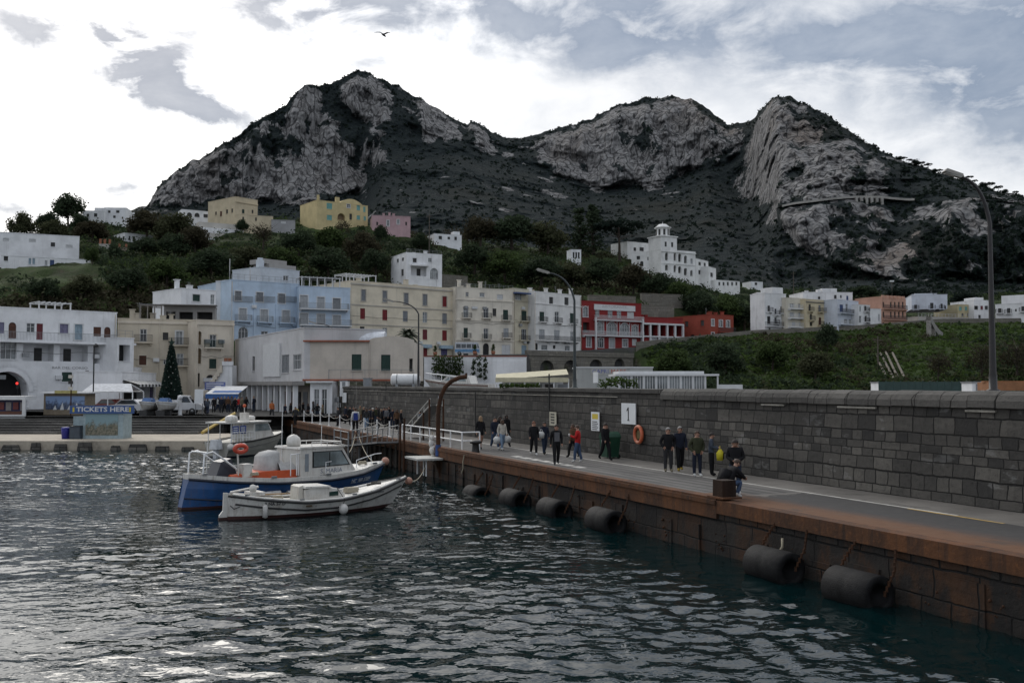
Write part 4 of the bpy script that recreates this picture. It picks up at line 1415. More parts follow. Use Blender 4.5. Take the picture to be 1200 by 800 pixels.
b = B_('cream apartment house with little balconies behind the Christmas tree',138,230.5,373.5,375.5,127,zbase=2.0,depth=11,wall=CREAM,name='apartment_house',cat='house')
b.wins([(168,393,8,15,'glass',dict(balc=.7,trim=CREAM2)),(194,394,6.5,9,'dim'),(210,396,8,16,'curtained',dict(balc=.9,trim=FRAMEW)),(167.3,422,8.5,11,'brown',dict(trim=CREAM2)),
		(194,424,5,6,'glass'),(211,421,8,14,'curtained',dict(balc=.7)),(168,450,9,12,'dark'),(222,447,6,10,'dim')])
b.finish()
b.band(377,.3,.15,CREAM2)
MB().tube([(b.hit(187,380)[0],-.08,0),(b.hit(187,380)[0],-.08,b.H)],.06,6).build('drainpipe',CREAM2,b.root)
roof_clutter(b,7,3)
pergola(b,b.W*.28,b.W*.55,1,4.5,2.0,M_('weathered_timber',(.2,.18,.16)),4,roofmat=SHUT['grey'])
b = B_('narrow cream house with arched niches and a green iron balcony',231,274.5,375,376.5,126,zbase=2.0,depth=11,wall=CREAM2,name='apartment_house',cat='house')
GRAIL = paint('green_railing',(.015,.05,.04),.5)
b.wins([(233.8,396,4.5,16,'tan',dict(arch=True,deep=.5)),(233.8,417,4.5,18,'tan',dict(arch=True,deep=.5)),(232.8,445,3,16,'dim',dict(arch=True,deep=.5)),(249.5,399.5,8,15,'glass',dict(balc=.75,rail=GRAIL,trim=CREAM)),
		(249.3,426,8.5,11.5,'green',dict(trim=CREAM)),(246.5,443,10,8,'dim',dict(arch=True))])
b.finish()
b.band(379,.3,.15)
b = B_('small white house with a green window above the cream apartments',212,253,338,341,141,zbase=12,depth=9,name='house')
b.wins([(230,349,8.5,8,'green',dict(trim=FRAMEW)),(249,351,4.5,11.5,'curtained')])
b.finish()
roof_clutter(b,3,9)
b = B_('grey roofed terrace room on the cream apartment roof',192,252,359,360,135.5,zbase=10,depth=3.5,wall=plaster('grey_plaster',(.30,.29,.28)),name='roof_terrace',cat='terrace')
b.wins([(200,370,11,10,'dim',dict(deep=1.0)),(218,370,16,9,'dim',dict(deep=1.5)),(240,370,18,9,'dim',dict(deep=1.5))])
b.finish()
MB().box(-.3,b.W + .3,-1.2,.6,b.H + .13,b.H + .25).build('canopy_roof',M_('slab_grey',(.20,.19,.18)),b.root)
BLUE = plaster('light_blue_plaster',(.50,.61,.74),.22,(.2,.22,.25))
BLUEP = plaster('pale_blue_plaster',(.55,.60,.66),.2)
b = B_('tall light blue hotel with white framed balcony doors',271,351,328,333.5,152,zbase=5,depth=14,wall=BLUE,name='blue_hotel',cat='hotel')
b.wins([(279,346.5,7.5,11,'grey',dict(trim=FRAMEW)),(304.3,348,8,11,'grey',dict(trim=FRAMEW)),(330,349.7,8,11,'grey',dict(trim=FRAMEW)),
		(284.5,368.5,8.5,14.5,'pale',dict(balc=.7,trim=FRAMEW,rail=GREYM)),(309.5,370,8.5,14.5,'pale',dict(balc=.7,trim=FRAMEW,rail=GREYM)),(335,371,8.5,14.5,'pale',dict(balc=.7,trim=FRAMEW,rail=GREYM)),
		(285,390,11.5,14.5,'glass',dict(arch=True)),(310,393,8,10,'glass')])
b.finish()
f = fmap('front',b.W,b.D)
for x0_,x1_ in ((273,296),(299,322),(325,347)):
	s0,z0 = b.hit(x0_,352)
	s1,_ = b.hit(x1_,352)
	b.railing(f,s0,s1,z0 - .2,.15,mat=GREYM)
for x0_ in (268,297,323,348):
	s0,_ = b.hit(x0_,360)
	MB().box(max(0,s0),max(0,s0) + .5,-.12,-.004,1,b.hit(300,355)[1]).build('pilaster',BLUE,b.root)
roof_rail(b,GREYM)
for x0_,h in ((258,1.5),(268,3.4),(296,2.4)):
	s0,_ = b.hit(max(272,x0_),330)
	MB().tube([(s0,1,b.H - .2),(s0,1,b.H + h)],.07,6).build('roof_mast',M_('pale_mast',(.5,.5,.5)),b.root)
HB = b
b = B_('plain white end wall block adjoining the blue hotel on its left',253,270.8,330,328.3,156,zbase=5,depth=10,wall=plaster('bluish_white_plaster',(.60,.63,.68),.25),name='white_end_block',cat='building')
b.win(262,372,8,9,'dim')
b.finish()
b = B_('recessed light blue hotel wing with two long balconies',351,410.5,335.5,338,157,zbase=7,depth=12,wall=BLUE,name='hotel_wing',cat='hotel')
b.wins([(356,353,9,14,'pale',dict(trim=FRAMEW)),(376,355,8.5,14,'pale',dict(trim=FRAMEW)),(394.5,356.5,9,14,'grey',dict(trim=FRAMEW)),(356,373,9.5,12,'pale',dict(trim=FRAMEW)),(376,374,9,12,'pale',dict(trim=FRAMEW)),(394.5,375.5,9,12,'pale',dict(trim=FRAMEW))])
b.finish()
b.long_balcony(350,407,361.5,1.3,mat=FRAMEW,railmat=GREYM)
b.long_balcony(350,410,380.5,1.3,mat=FRAMEW,railmat=GREYM)
pergola(b,.6,b.W*.82,1.0,5,1.7,FRAMEW,6,roofmat=SHUT['dim'])
b = B_('light blue rooftop tower with grey stepped roof on the hotel',305,351,313,318,163,zbase=21,depth=8,wall=BLUEP,name='roof_tower',cat='tower')
b.win(335,326,6,6,'glass')
b.finish()
STG = plaster('grey_step_plaster',(.36,.35,.34),.3)
MB().box(2.2,b.W - .3,.6,5,b.H + .12,b.H + .9).box(1.4,b.W - 1.8,1.2,5,b.H + .91,b.H + 1.7).build('stepped_roof',STG,b.root)
MB().box(.2,1.1,.5,1.5,b.H + .12,b.H + 1.3).box(.35,.95,.65,1.35,b.H + 1.31,b.H + 1.7).build('chimney',BLUEP,b.root)
CP = plaster('palazzo_cream',(.70,.63,.50),.25)
b = B_('big cream palazzo with red and grey shutters beside the blue hotel',410.8,533.5,329,338.5,172,zbase=8,depth=14,wall=CP,name='cream_palazzo',cat='palazzo')
TR = plaster('palazzo_trim',(.46,.43,.38),.2)
k5 = dict(trim=TR)
b.wins([(426,346,5,13,'grey',k5),(451,347.3,5,13,'grey',k5),(476,350,5,13,'grey',k5),(498,351.3,5,13,'grey',k5),(521,353.3,5,12,'red',k5),
		(425,367.5,5.8,12.5,'red'),(451,369,5.8,12.5,'red'),(475,370.5,5.8,12.5,'grey'),(498,371.8,5.5,12.5,'curtained'),(521,373.3,5.5,12.5,'grey'),
		(424.5,386,5.5,7,'dim'),(451,389.5,5.5,11,'curtained'),(475,391,5.5,11,'grey'),(498,392,5.5,12,'maroon'),(521,393,5.5,12,'red'),(497.5,413.5,6.5,12,'red'),(520.5,412.5,7.5,12,'purple')])
b.finish()
for y in (332,356.5,379.5,402.5): b.band(y,.28 if y < 340 else .2,.16 if y < 340 else .1,TR)
pergola(b,.3,b.W*.28,2,6,1.5,FRAMEW,5)
roof_clutter(b,4,5)
b.box_on('door_awning',492,403.5,503,407.5,.9,0,SHUT['ltblue'])
b.box_on('door_awning',514,404.5,528,408.5,.9,0,SHUT['ltblue'])
RW = plaster('row_cream_white',(.72,.67,.58),.45,(.22,.2,.18))
b = B_('weathered cream terraced house with green doors and small balconies',533.8,602,336.5,340,185,zbase=8,depth=12,wall=RW,name='terraced_house',cat='house')
k6 = dict(balc=.45)
b.wins([(547.5,344.8,3.5,5,'glass'),(565,345.5,6,5,'curtained'),(586,348,7,6,'white'),(546,366,6,12.5,'curtained',k6),(569.5,366.5,6,12,'glass',k6),(579.5,366,4.5,9,'dim'),(592.5,369,6,12,'green',k6),
		(545.8,390,5,12,'green',k6),(569.5,391,5.5,12.5,'glass',k6),(593,390,6,11,'pale',k6),(569.5,410.5,7,17,'dark',dict(arch=True)),(593,410.5,10,13,'white'),(546,412,6,10,'dim')])
b.finish()
for y in (350.5,374.5,398): b.band(y,.22,.14)
roof_clutter(b,6,8)
roof_rail(b,GREYM,.7)
YB = plaster('row_pale_yellow',(.60,.55,.43),.4)
b = B_('narrow pale yellow house with a blue roof awning between white houses',602.2,626,338,340.3,191.5,zbase=8.5,depth=12,wall=YB,name='terraced_house',cat='house')
b.wins([(607,347.8,8,7.5,'curtained'),(614,370,6,12,'green',k6),(614,392,6,13,'glass',dict(balc=.8)),(614,410,6,11,'ltblue')])
b.finish()
b.box_on('roof_awning',599.5,342.5,616,344,1.6,0,SHUT['blue'])
for y in (352,376,399): b.band(y,.2,.12)
RWH = plaster('row_white',(.76,.755,.74),.4,(.25,.23,.21))
b = B_('wide white terraced house with a long planted balcony, left of the red restaurant',626.2,681,341.5,346.8,193,zbase=9,depth=12,wall=RWH,name='terraced_house',cat='house')
b.wins([(646,352,4.8,8,'dim'),(664,353,5,9,'dim'),(635,371,5.5,11.5,'green',k6),(652.5,371.5,5,12.5,'glass',k6),(670.5,373,5,12,'green',k6),(635,391.5,6.5,11.5,'pale'),(652.5,392.5,6.5,11.5,'pale'),(671,394,5,11,'curtained'),
		(628.6,406,3.5,8,'dark',dict(arch=True)),(638,407,7,6,'curtained'),(649.5,406.5,3,4,'dark'),(665,408,6,6,'curtained')])
b.finish()
b.long_balcony(627,676,398.3,1.0)
for y in (355,378.5): b.band(y,.2,.12)
roof_clutter(b,5,12)
for o in [o for o in col.objects if o.type == 'EMPTY' and o.name.split('.')[0] in ('terraced_house','cream_palazzo','blue_hotel','apartment_house','arcade_building')]:
	bb = [Vector(c) for c in next(c for c in o.children if c.name.startswith('wall')).bound_box]
	Wd,Hd = max(v.x for v in bb),max(v.z for v in bb)
	rq = random.Random(int(Wd*97))
	for s in (.12,Wd - .2): MB().tube([(s,-.09,.2),(s,-.09,Hd - .2)],.055,6).build('drainpipe',CREAM2,o)
	for i in range(4):
		s,z = rq.uniform(.8,Wd - 1.6),rq.choice((.3,.52,.74))*Hd
		MB().box(s,s + .75,-.34,-.02,z,z + .5).cbox((s + .37,-.36,z + .25),(.4,.02,.4)).build('air_conditioner',GREYM if i % 2 else FRAMEW,o)
	z = Hd*rq.uniform(.55,.62)
	MB().tube([(Wd*q/8,-.10,z - .5*math.sin(q/8*math.pi)*(q % 3)*.3) for q in range(9)],.022,4).build('cable',IRON,o)
RED = plaster('restaurant_red',(.245,.034,.034),.25,(.12,.03,.03))
b = B_('red restaurant with white framed arches and a white name board',681.5,751.5,352.5,356.3,203,zbase=12.2,depth=11,wall=RED,name='red_restaurant',cat='restaurant')
b.wins([(686,365,5.5,12,'curtained',dict(arch=True,trim=FRAMEW)),(687,383.5,7.5,12,'dim',dict(deep=1.0)),
		(700,367.3,5,8.5,'curtained'),(715,368,5.5,8.5,'curtained'),(725.5,368.5,5,8.5,'curtained'),(739,369.3,8,7.5,'white'),
		(703.5,383.5,7.5,14,'curtained',dict(arch=True,trim=FRAMEW)),(717,384.8,11.5,15,'curtained',dict(arch=True,trim=FRAMEW)),(732,385.8,11,14.5,'curtained',dict(arch=True,trim=FRAMEW)),(744,386.8,7,12.5,'curtained',dict(arch=True,trim=FRAMEW)),
		(690,400.5,5.5,12,'curtained',dict(trim=FRAMEW)),(704,401,6.5,11.5,'glass',dict(arch=True,trim=FRAMEW)),(717,402,6,11,'pale',dict(trim=FRAMEW)),(732.5,402,6,9,'curtained',dict(trim=FRAMEW)),(743.5,401,5.5,8,'white')])
b.finish()
nb = b.box_on('name_board',696,356.2,744,362.8,.14,0,FRAMEW)
s_,z_ = b.hit(720,359.6)
text_obj('lettering','RISTORANTE',.75,M_('board_letter',(.42,.40,.40)),nb,Matrix.Translation((s_,-.15,z_)) @ TEXT_FRONT,.01,1.5)
b.long_balcony(696,752,374.5,.9,mat=FRAMEW,railmat=FRAMEW)
b.long_balcony(681.8,752,392.5,.9,mat=FRAMEW,railmat=FRAMEW)
for px in (695.5,750.5):
	s_,_ = b.hit(px,370)
	MB().box(s_ - .15,s_ + .15,-.95,-.65,0,b.hit(px,372 if px < 700 else 374)[1]).build('column',FRAMEW,b.root)
RB = b
O2 = b.O + b.e*b.W
Y2 = O2.y
b = B_('white columned terrace of the red restaurant, dark bays below a red parapet',751.8,800,371.5,375,Y2 + .1,zbase=13,depth=9,wall=RED,name='columned_terrace',cat='restaurant',Yr=Y2 + 5.5)
b.wins([(756,386.5,8.5,14.5,'dark',dict(deep=1.6)),(766.3,386.8,8,13.5,'dark',dict(deep=1.6)),(776.3,387,7.5,13,'dark',dict(deep=1.6)),(785.5,387.2,7.5,12.6,'dark',dict(deep=1.6)),(794.8,387.4,7.5,12.4,'dark',dict(deep=1.6)),
		(766,398,9,6.5,'white'),(776.3,398,8,6.5,'white'),(785.5,398,8,6.5,'white'),(794.8,398,8,6.5,'white')])
b.finish()
b.box_on('beam',751.8,378,800,380,.5,0,FRAMEW)
b.box_on('beam',751.8,393.2,800,394.6,.5,0,FRAMEW)
for px in (751.3,761.2,771.5,781,790.2,799.5): b.box_on('column',px - .9,380.2,px + .9,405,.42,0,FRAMEW)
roof_clutter(b,4,31,.4,.7)
ORG = plaster('terracotta_red',(.285,.066,.045),.25,(.15,.05,.04))
b = B_('square terracotta red house on the road right of the columned terrace',832.3,859.5,368.5,370.5,214,zbase=14,depth=13.5,wall=ORG,name='terracotta_house',cat='house',Yr=218)
b.wins([(835.3,377.8,3.2,7.5,'curtained',dict(trim=FRAMEW)),(844.7,378.7,4,8,'curtained',dict(arch=True,trim=FRAMEW)),(853,379.2,4,8,'curtained',dict(arch=True,trim=FRAMEW)),(835.3,393,3.2,7,'dim',dict(trim=FRAMEW)),(844,393.5,5.5,7.5,'dark'),(853.5,393.5,5,7,'dark')])
b.curside = 'left'
b.wins([(804.5,379.5,4,6,'dim'),(823,378.5,4,6.5,'dim'),(811.5,395,4,6,'dark')])
b.curside = 'front'
b.finish()
b.long_balcony(841,859.3,388.5,.8)
roof_clutter(b,5,17,.4,.9)
HW = plaster('right_white',(.76,.765,.775),.35)
HCR = plaster('right_cream',(.64,.60,.51),.3)
HYE = plaster('right_yellow',(.62,.54,.38),.3)
HBW = plaster('right_bluewhite',(.58,.62,.69),.3)
HPK = plaster('right_pink',(.56,.33,.25),.25)
GRP = None
kb = dict(balc=.4,mull=False)
b = B_('leftmost tall white house of the upper road row with iron balconies',896,921,343.5,344.8,222,zbase=15.6,depth=5,wall=HW,name='row_house',cat='house')
b.wins([(901,361.5,3,7,'dim',kb),(909,365,2.6,7,'glass',kb),(916,363,3,8,'glass',kb),(901,375,3.8,9,'dark'),(909,375.5,3,8,'glass',kb),(917,375,2.8,7,'pale'),(902,388,2,8,'dim'),(909.5,391,2.4,6,'dark'),(917,389,4,5,'dim')])
b.finish()
b.long_balcony(896,922.5,381.8,.8,mat=HW)
MB().box(b.W*.5,b.W,1,5,b.H,b.H + 1.6).build('roof_room',HW,b.root)
b = B_('white gabled house end above the leftmost row house',887,897,343,342,229,zbase=16,depth=4,Yr=229,wall=HW,name='house')
b.win(892,352,3,5,'dim')
b.finish()
b = B_('cream row house with three deep full width balconies',921.2,944,349,350.2,222.9,zbase=15.8,depth=10,wall=HCR,name='row_house',cat='house')
b.wins([(928,358,5,5,'curtained'),(938,358.3,5,5,'curtained'),(928,368.5,5,5,'pale'),(938,369,5,5,'pale'),(930,379.5,4,4.5,'pale'),(939,380,5,4,'pale'),(928,389,6,5,'dark'),(937.5,389.5,4.5,5,'dim')])
b.finish()
for y in (361.5,372.5,383): b.long_balcony(923,944,y,1.0,mat=HW,railmat=FRAMEW)
b = B_('yellow row house with shutters and dark iron balconies',944.2,981,350.8,353.2,223.5,zbase=16,depth=10,wall=HYE,name='row_house',cat='house')
b.wins([(949,360.5,2.6,8,'dim',kb),(960.5,361.5,2.6,8,'grey',kb),(968,362,2.4,7,'dim',kb),(975.5,363,2.6,8,'dim',kb),(950.5,371.5,2.6,7,'dim',kb),(950.5,379.3,3,5,'dark'),(961,376.5,3,9,'brown',kb),(976,376.5,2.6,7.5,'dim',kb),(950,389,3,5,'dark'),(970,388,3,6,'dim')])
b.finish()
b.band(353.5,.2,.2,ROOFC)
b = B_('white upper house set back behind the yellow row house',941,999,342.5,343,236,zbase=22,depth=9,wall=HW,name='house')
b.wins([(979,347.8,3,4.5,'dim'),(985.5,347.5,2,3.5,'dim'),(993,349.5,2.4,6,'blue'),(960,349,3,3,'dim')])
b.finish()
MB().box(b.W*.42,b.W*.72,1,5,b.H,b.H + 1.1).build('roof_room',HW,b.root)
roof_clutter(b,6,41,.5,1.2)
b = B_('pale blue white row house with blue doors and long balconies',981.3,1006,351,353.5,224,zbase=16.2,depth=10,wall=HBW,name='row_house',cat='house')
b.wins([(986,361,4,8.5,'blue'),(992.3,360.5,2.6,9,'glass'),(999,361.5,2.6,8,'maroon'),(991,376.5,4,5,'dim'),(997,377,4,5,'dim'),(1002,377,2.4,5,'blue'),(986.5,385,3,7,'pale'),(993.5,385.5,2.8,7,'blue'),(1000,385.5,4,5,'ltblue')])
b.finish()
b.long_balcony(982,1002.5,366.3,.9)
b.long_balcony(982,1005.5,379.5,.8,railmat=FRAMEW)
b = B_('white row house with a single iron balcony left of the pink house',1006.2,1019.5,357,358,226,zbase=16.4,depth=9,wall=HW,name='row_house',cat='house')
b.wins([(1008,374,2.6,8,'glass'),(1014.5,373.5,2.6,7,'dim',kb),(1014.2,361.5,2.6,6,'dim',kb),(1008,362,2,6,'pale'),(1013.5,384.5,3,6,'green'),(1007.5,386.5,2,4,'dim')])
b.finish()
b = B_('pink palazzo with a crenellated roofline and rows of tall windows',1033.5,1061.5,349.3,351,228,zbase=16.8,depth=10,wall=HPK,name='pink_palazzo',cat='palazzo')
b.wins([(x,y,1.9,6.5,'dim') for y in (357,368.5,381) for x in (1035.3,1044,1048.7,1053.5,1058)])
b.finish()
mb = MB()
for i in range(6): mb.box(b.W*(i + .15)/6,b.W*(i + .75)/6,0.02,.4,b.H + .112,b.H + .75)
mb.build('crenellation',HPK,b.root)
b.long_balcony(1033.7,1061.5,361.5,.6)
b.long_balcony(1033.7,1061.5,374,.6)
b = B_('plain salmon gable wall rising behind the white row house',1002,1033.2,350.5,347.5,236,zbase=17,depth=8,wall=plaster('salmon_plaster',(.56,.35,.26),.2),name='salmon_house',cat='house')
b.win(1012,354,3,3,'dim')
b.finish()
b = B_('plain white lower house wall in front of the salmon gable',1019.7,1033.3,362,362.3,227.5,zbase=16.6,depth=7,wall=HW,name='row_house',cat='house')
b.wins([(1030,372,1.8,8,'pale'),(1024,384,2,5,'dim')])
b.finish()
b = B_('large pale blue villa on the terrace right of the pink palazzo',1068,1110,346,345.5,248,zbase=24,depth=12,wall=HBW,name='villa',cat='villa',Yr=246)
b.wins([(1073,360,3.5,6,'dim',kb),(1092,358.5,4,7.5,'dim',kb),(1103.5,359,2.6,6.5,'dim',kb),(1107.5,361,2,6,'dim')])
b.curside = 'right'
b.wins([(1114,361,2,5,'dim'),(1118.5,362,2,5,'dim')])
b.curside = 'front'
b.finish()
MB().box(b.W*.12,b.W*.62,1,6,b.H,b.H + .5).build('roof_step',HBW,b.root)
roof_clutter(b,3,55,.4,.8)
b = B_('white terrace wall with pillars below the pale blue villa',1076,1136,371,372.5,240,zbase=19,depth=6,wall=plaster('terrace_stone_white',(.48,.46,.43),.5),name='terrace_wall',cat='wall')
b.wins([(1087,377,5,5,'dim'),(1118,380,4,6,'dim'),(1124,380,3,6,'white'),(1130.5,380,3,6,'white')])
b.finish()
roof_rail(b,FRAMEW,.8)
b = B_('yellow and green shuttered house right of the pale blue villa',1122,1141,357,357.5,252,zbase=20,depth=9,wall=plaster('ochre_green',(.50,.44,.28),.3),name='house')
b.wins([(1125.5,361.5,3,4.5,'teal'),(1132,361.5,3,4.5,'teal'),(1137.5,361.8,2.4,4,'teal'),(1128,369,2.5,4,'dim'),(1135,369,2.5,4,'dim')])
b.finish()
b = B_('white house with dark terrace openings left of the near street lamp',1141.3,1162,352,352.5,251,zbase=20,depth=9,wall=HW,name='house')
b.wins([(1144,360.5,4.5,4.5,'dark'),(1150.5,360.5,3,4.5,'maroon'),(1156,360.5,4,4.5,'dim'),(1148,371,3,4,'dim')])
b.finish()
MB().box(b.W*.2,b.W*.7,1,5,b.H,b.H + .9).build('roof_room',HW,b.root)
b = B_('white apartment block at the right edge behind the near street lamp',1166.3,1290,357,351,236,zbase=19.0,depth=10,wall=HW,name='apartment_block',cat='building')
b.wins([(1171.5,364,4,5.5,'dim',kb),(1182,364,4,6,'dim',kb),(1190.5,363.5,2,3,'dim'),(1198.7,361.8,3.6,6,'dim',kb),(1183,377,4,6.5,'dim'),(1195,376,4,4,'dim'),(1215,362,4,6,'dim',kb),(1240,361,4,6,'dim',kb)])
b.finish()
MB().box(b.W*.03,b.W,3,8,b.H,b.H + 2.3).build('upper_storey',HW,b.root)
b = B_('rough stone basement with one arched window under the right apartment block',1164,1290,383,384,231.5,zbase=14,depth=4,wall=stone('basement_stone',[(.14,.13,.12),(.24,.22,.19),(.12,.11,.1)],.8,.4,.03),name='stone_basement',cat='building')
b.win(1180.5,390,8,7,'glass',arch=True,trim=FRAMEW)
b.finish()
YEL = plaster('villa_yellow',(.60,.50,.28),.2)
VCR = plaster('villa_cream',(.58,.50,.36),.25)
VPK = plaster('villa_pink',(.50,.34,.36),.25)
b = B_('long low white villa on the left hillside with an overhanging upper floor',-40,93,270,281.5,207,base_py=303,depth=11,name='villa',cat='villa',Yr=216,sink=4)
b.wins([(7,281,7,4,'white'),(38,282,8,4,'white'),(62,286.5,5,5,'dim'),(81,289,8,4,'white'),(-20,281,6,4,'white')])
b.finish()
f = fmap('front',b.W,b.D)
b2 = B_('white ground floor of the long villa with blue doors, on the left hillside',2,106,299.5,303,203.5,base_py=320,depth=4,name='villa',cat='villa',Yr=211,sink=4)
b2.wins([(7,301.5,5,8,'dim'),(35,306,3,7,'ltblue'),(39.5,306,3,7,'ltblue'),(54,308,3,6,'pale'),(61,308.5,5,8,'blue'),(73,310.5,3,6,'pale'),(78,311,3.5,6,'ltblue'),(83,311.5,3.5,6,'ltblue'),(94,312.5,3,4,'blue')])
b2.finish(coping=True)
b = B_('white villa cluster on the left skyline beside the tall tree',97,122,247,247.5,295,base_py=262,depth=9,name='villa',cat='villa',sink=6)
b.wins([(103,252,3,3,'dim'),(112,252,4,4,'dim')])
b.finish()
MB().box(b.W*.5,b.W,1,5,b.H,b.H + 1.2).build('roof_room',W_PLAST,b.root)
b = B_('white villa on the left skyline, right half of the cluster',122.4,148,243.5,244,299,base_py=262,depth=9,name='villa',cat='villa',sink=6)
b.wins([(128,248,3,3,'dim'),(138,248,4,3,'dim'),(134,254,3,3,'dim')])
b.finish()
b = B_('small flat roofed white house in the trees of the left hill',146,179,273,276.5,252,base_py=286,depth=7,name='house',sink=4)
b.wins([(157,280,3,6,'dim'),(152,279,2,5,'dim'),(168,280,3,4,'pale')])
b.finish()
TERC = paint('terracotta_pot',(.28,.11,.06),.8)
b = B_('ruined white lodge with orange chimney pillars on the left hillside',116,129,286,286.5,232,base_py=305,depth=5,name='ruined_lodge',cat='house',sink=3,wall=plaster('old_white',(.42,.40,.37),.6))
b.win(122,298,2.6,9,'dark',arch=True)
b.finish()
for s in (.1,.5,.95): MB().box(b.W*s - .25,b.W*s + .25,.3,.8,b.H,b.H + 1.3).build('chimney',TERC,b.root)
b = B_('broken stone wall with orange caps beside the ruined lodge',139,149,290,290.5,234,base_py=304,depth=3,name='ruined_wall',cat='wall',sink=3,wall=plaster('old_stone',(.26,.22,.18),.6))
b.finish()
for s in (.1,.9): MB().box(b.W*s - .25,b.W*s + .25,.3,.8,b.H,b.H + 1.0).build('chimney',TERC,b.root)
b = B_('cream villa with stepped balconies high on the hill left of the yellow villa',276,302,230.5,235.3,286,base_py=258,depth=14,wall=VCR,name='villa',cat='villa',sink=6,Yr=292)
b.wins([(285,247.5,3,5,'green',dict(arch=True)),(296,248,2,4,'dim')])
b.curside = 'left'
b.wins([(253,250,2,4,'dim'),(259,250.5,2.4,6,'brown'),(266,248,2.4,5,'dim'),(272,247,2,5,'dim')])
b.curside = 'front'
b.finish()
b.band(236,.3,.25,side='front')
b = B_('low cream wing below the cream villa on the hill',277,320,251.5,254,281,base_py=262,depth=8,wall=VCR,name='villa_wing',cat='villa',sink=5)
b.wins([(285,256,2,4,'dim'),(300,257,2,4,'dim')])
b.finish()
mb = MB()
bal = empty('terrace_stairs',P(262,268,276),.5,'white stepped terraces descending in front of the cream hill villa','terrace')
for i in range(4): MB().box(-7 + i*.2,5,-1 - i*1.6,3,-5 - i*1.7 + 4.6,-3.6 - i*1.7 + 4.9).build('terrace_step',W_PLAST if i % 2 else plaster('terrace_pale%d' % i,(.5,.48,.44),.4),bal)
b = B_('low white house with three arches left of the cream hill villa',213,248,245.5,248.5,300,base_py=257,depth=7,name='arched_house',cat='house',sink=5)
b.wins([(222,251.5,6,5,'dim',dict(arch=True)),(231,252,6,5,'dim',dict(arch=True)),(241,253,5,4,'dim')])
b.finish()
b = B_('yellow villa with turquoise shutters standing on the hill crest',371.5,431,234.5,238,290,base_py=258,depth=12,wall=YEL,name='yellow_villa',cat='villa',sink=5,Yr=300)
b.wins([(386,241.5,6.5,7,'teal'),(386,255,6,6,'teal'),(408.5,240.5,4,6,'curtained',dict(trim=FRAMEW)),(420,243,4,7,'teal'),(427,245.5,2.6,6.5,'teal'),(420,255,4,5,'teal'),(427.5,256,2.6,5,'teal'),(400,254,9,8,'tan',dict(arch=True,deep=1.0)),(411,254,3,7,'dim')])
b.finish()
mb = MB()
n = 10
s0,s1 = b.W*.44,b.W*.9
pts = [(s0 + (s1 - s0)*i/n,b.H + 1.6*math.sin(i/n*math.pi)**.8) for i in range(n + 1)]
mb.add([(s,0.02,z) for s,z in pts] + [(s,4,z) for s,z in pts],[(i,i + 1,n + 2 + i,n + 1 + i) for i in range(n)] + [tuple(range(n,-1,-1)),tuple(range(n + 1,2*n + 2))])
mb.build('curved_gable',YEL,b.root)
for s in (.02,.37,.41): MB().cbox((b.W*s + .3,.6,b.H + .7),(.6,.6,2)).build('chimney',YEL,b.root)
b = B_('pink villa on the hill right of the yellow villa',436,481,252.5,254,292,base_py=272,depth=9,wall=VPK,name='pink_villa',cat='villa',sink=6)
b.wins([(454.7,261.5,3,7,'curtained',dict(trim=FRAMEW)),(466.7,260,3,5.5,'curtained',dict(trim=FRAMEW)),(442,262,2,4,'dim'),(476,262,2,4,'dim')])
b.finish()
roof_clutter(b,4,61,.8,1.5)
b = B_('white house with a loggia and big arched window on the hill below the pink villa',476,518,296,298,222,base_py=334,depth=10,name='white_house',cat='house',sink=3,Yr=226)
b.wins([(486,305,4.5,5,'dim',dict(trim=FRAMEW)),(504,304.7,4.5,5,'curtained'),(490.7,317.5,18,11.5,'loggia',dict(deep=1.5)),(508.7,320.5,9.5,13,'curtained',dict(arch=True))])
b.curside = 'left'
b.wins([(471.5,319.5,3,8,'dim'),(466,305.5,2.4,4.5,'dim'),(472,304,2.4,4,'dim')])
b.curside = 'front'
b.finish()
b.box_on('canopy',481,309.5,501.5,311.5,1.0,0)
roof_rail(b,GREYM,.8)
roof_clutter(b,4,71,.4,.9)
b = B_('low white house among trees right of the pink villa',509,541,274,276,300,base_py=283,depth=7,name='house',sink=5)
b.wins([(516,278.5,4,4,'dim'),(526,279,3,3,'dim'),(534,279.5,3,4,'dim')])
b.finish()
MB().box(b.W*.72,b.W*.95,.5,3,b.H,b.H + 1.2).build('roof_room',W_PLAST,b.root)
b = B_('grey flat roofed hut between the cream and yellow villas',318,346,257.5,258.5,284,base_py=264,depth=5,wall=plaster('hut_grey',(.34,.34,.35),.3),name='hut',sink=4)
b.win(332,260.5,6,3,'white')
b.finish()
b = B_('tiny white house in front of the dark mountain right of the tower hotel',880,894,330,330.5,354,base_py=336,depth=6,name='house',sink=5)
b.win(886,332.5,3,3,'dim')
b.finish()
b = B_('small white temple pavilion in the trees left of the tower hotel',669.5,681,292.5,293,300,base_py=304,depth=4,name='pavilion',sink=2)
b.wins([(672.3,299,2,7,'dark'),(675.3,299,2,7,'dark'),(678.3,299,2,7,'dark')])
b.finish()
THW = plaster('tower_hotel_white',(.80,.80,.79),.25)
Yt = 318
th = B_('white hotel with arcaded front and a domed lantern tower on the hill',774.5,815,292,298.5,Yt,base_py=322,depth=14,wall=THW,name='tower_hotel',cat='hotel',sink=12,Yr=Yt + 7)
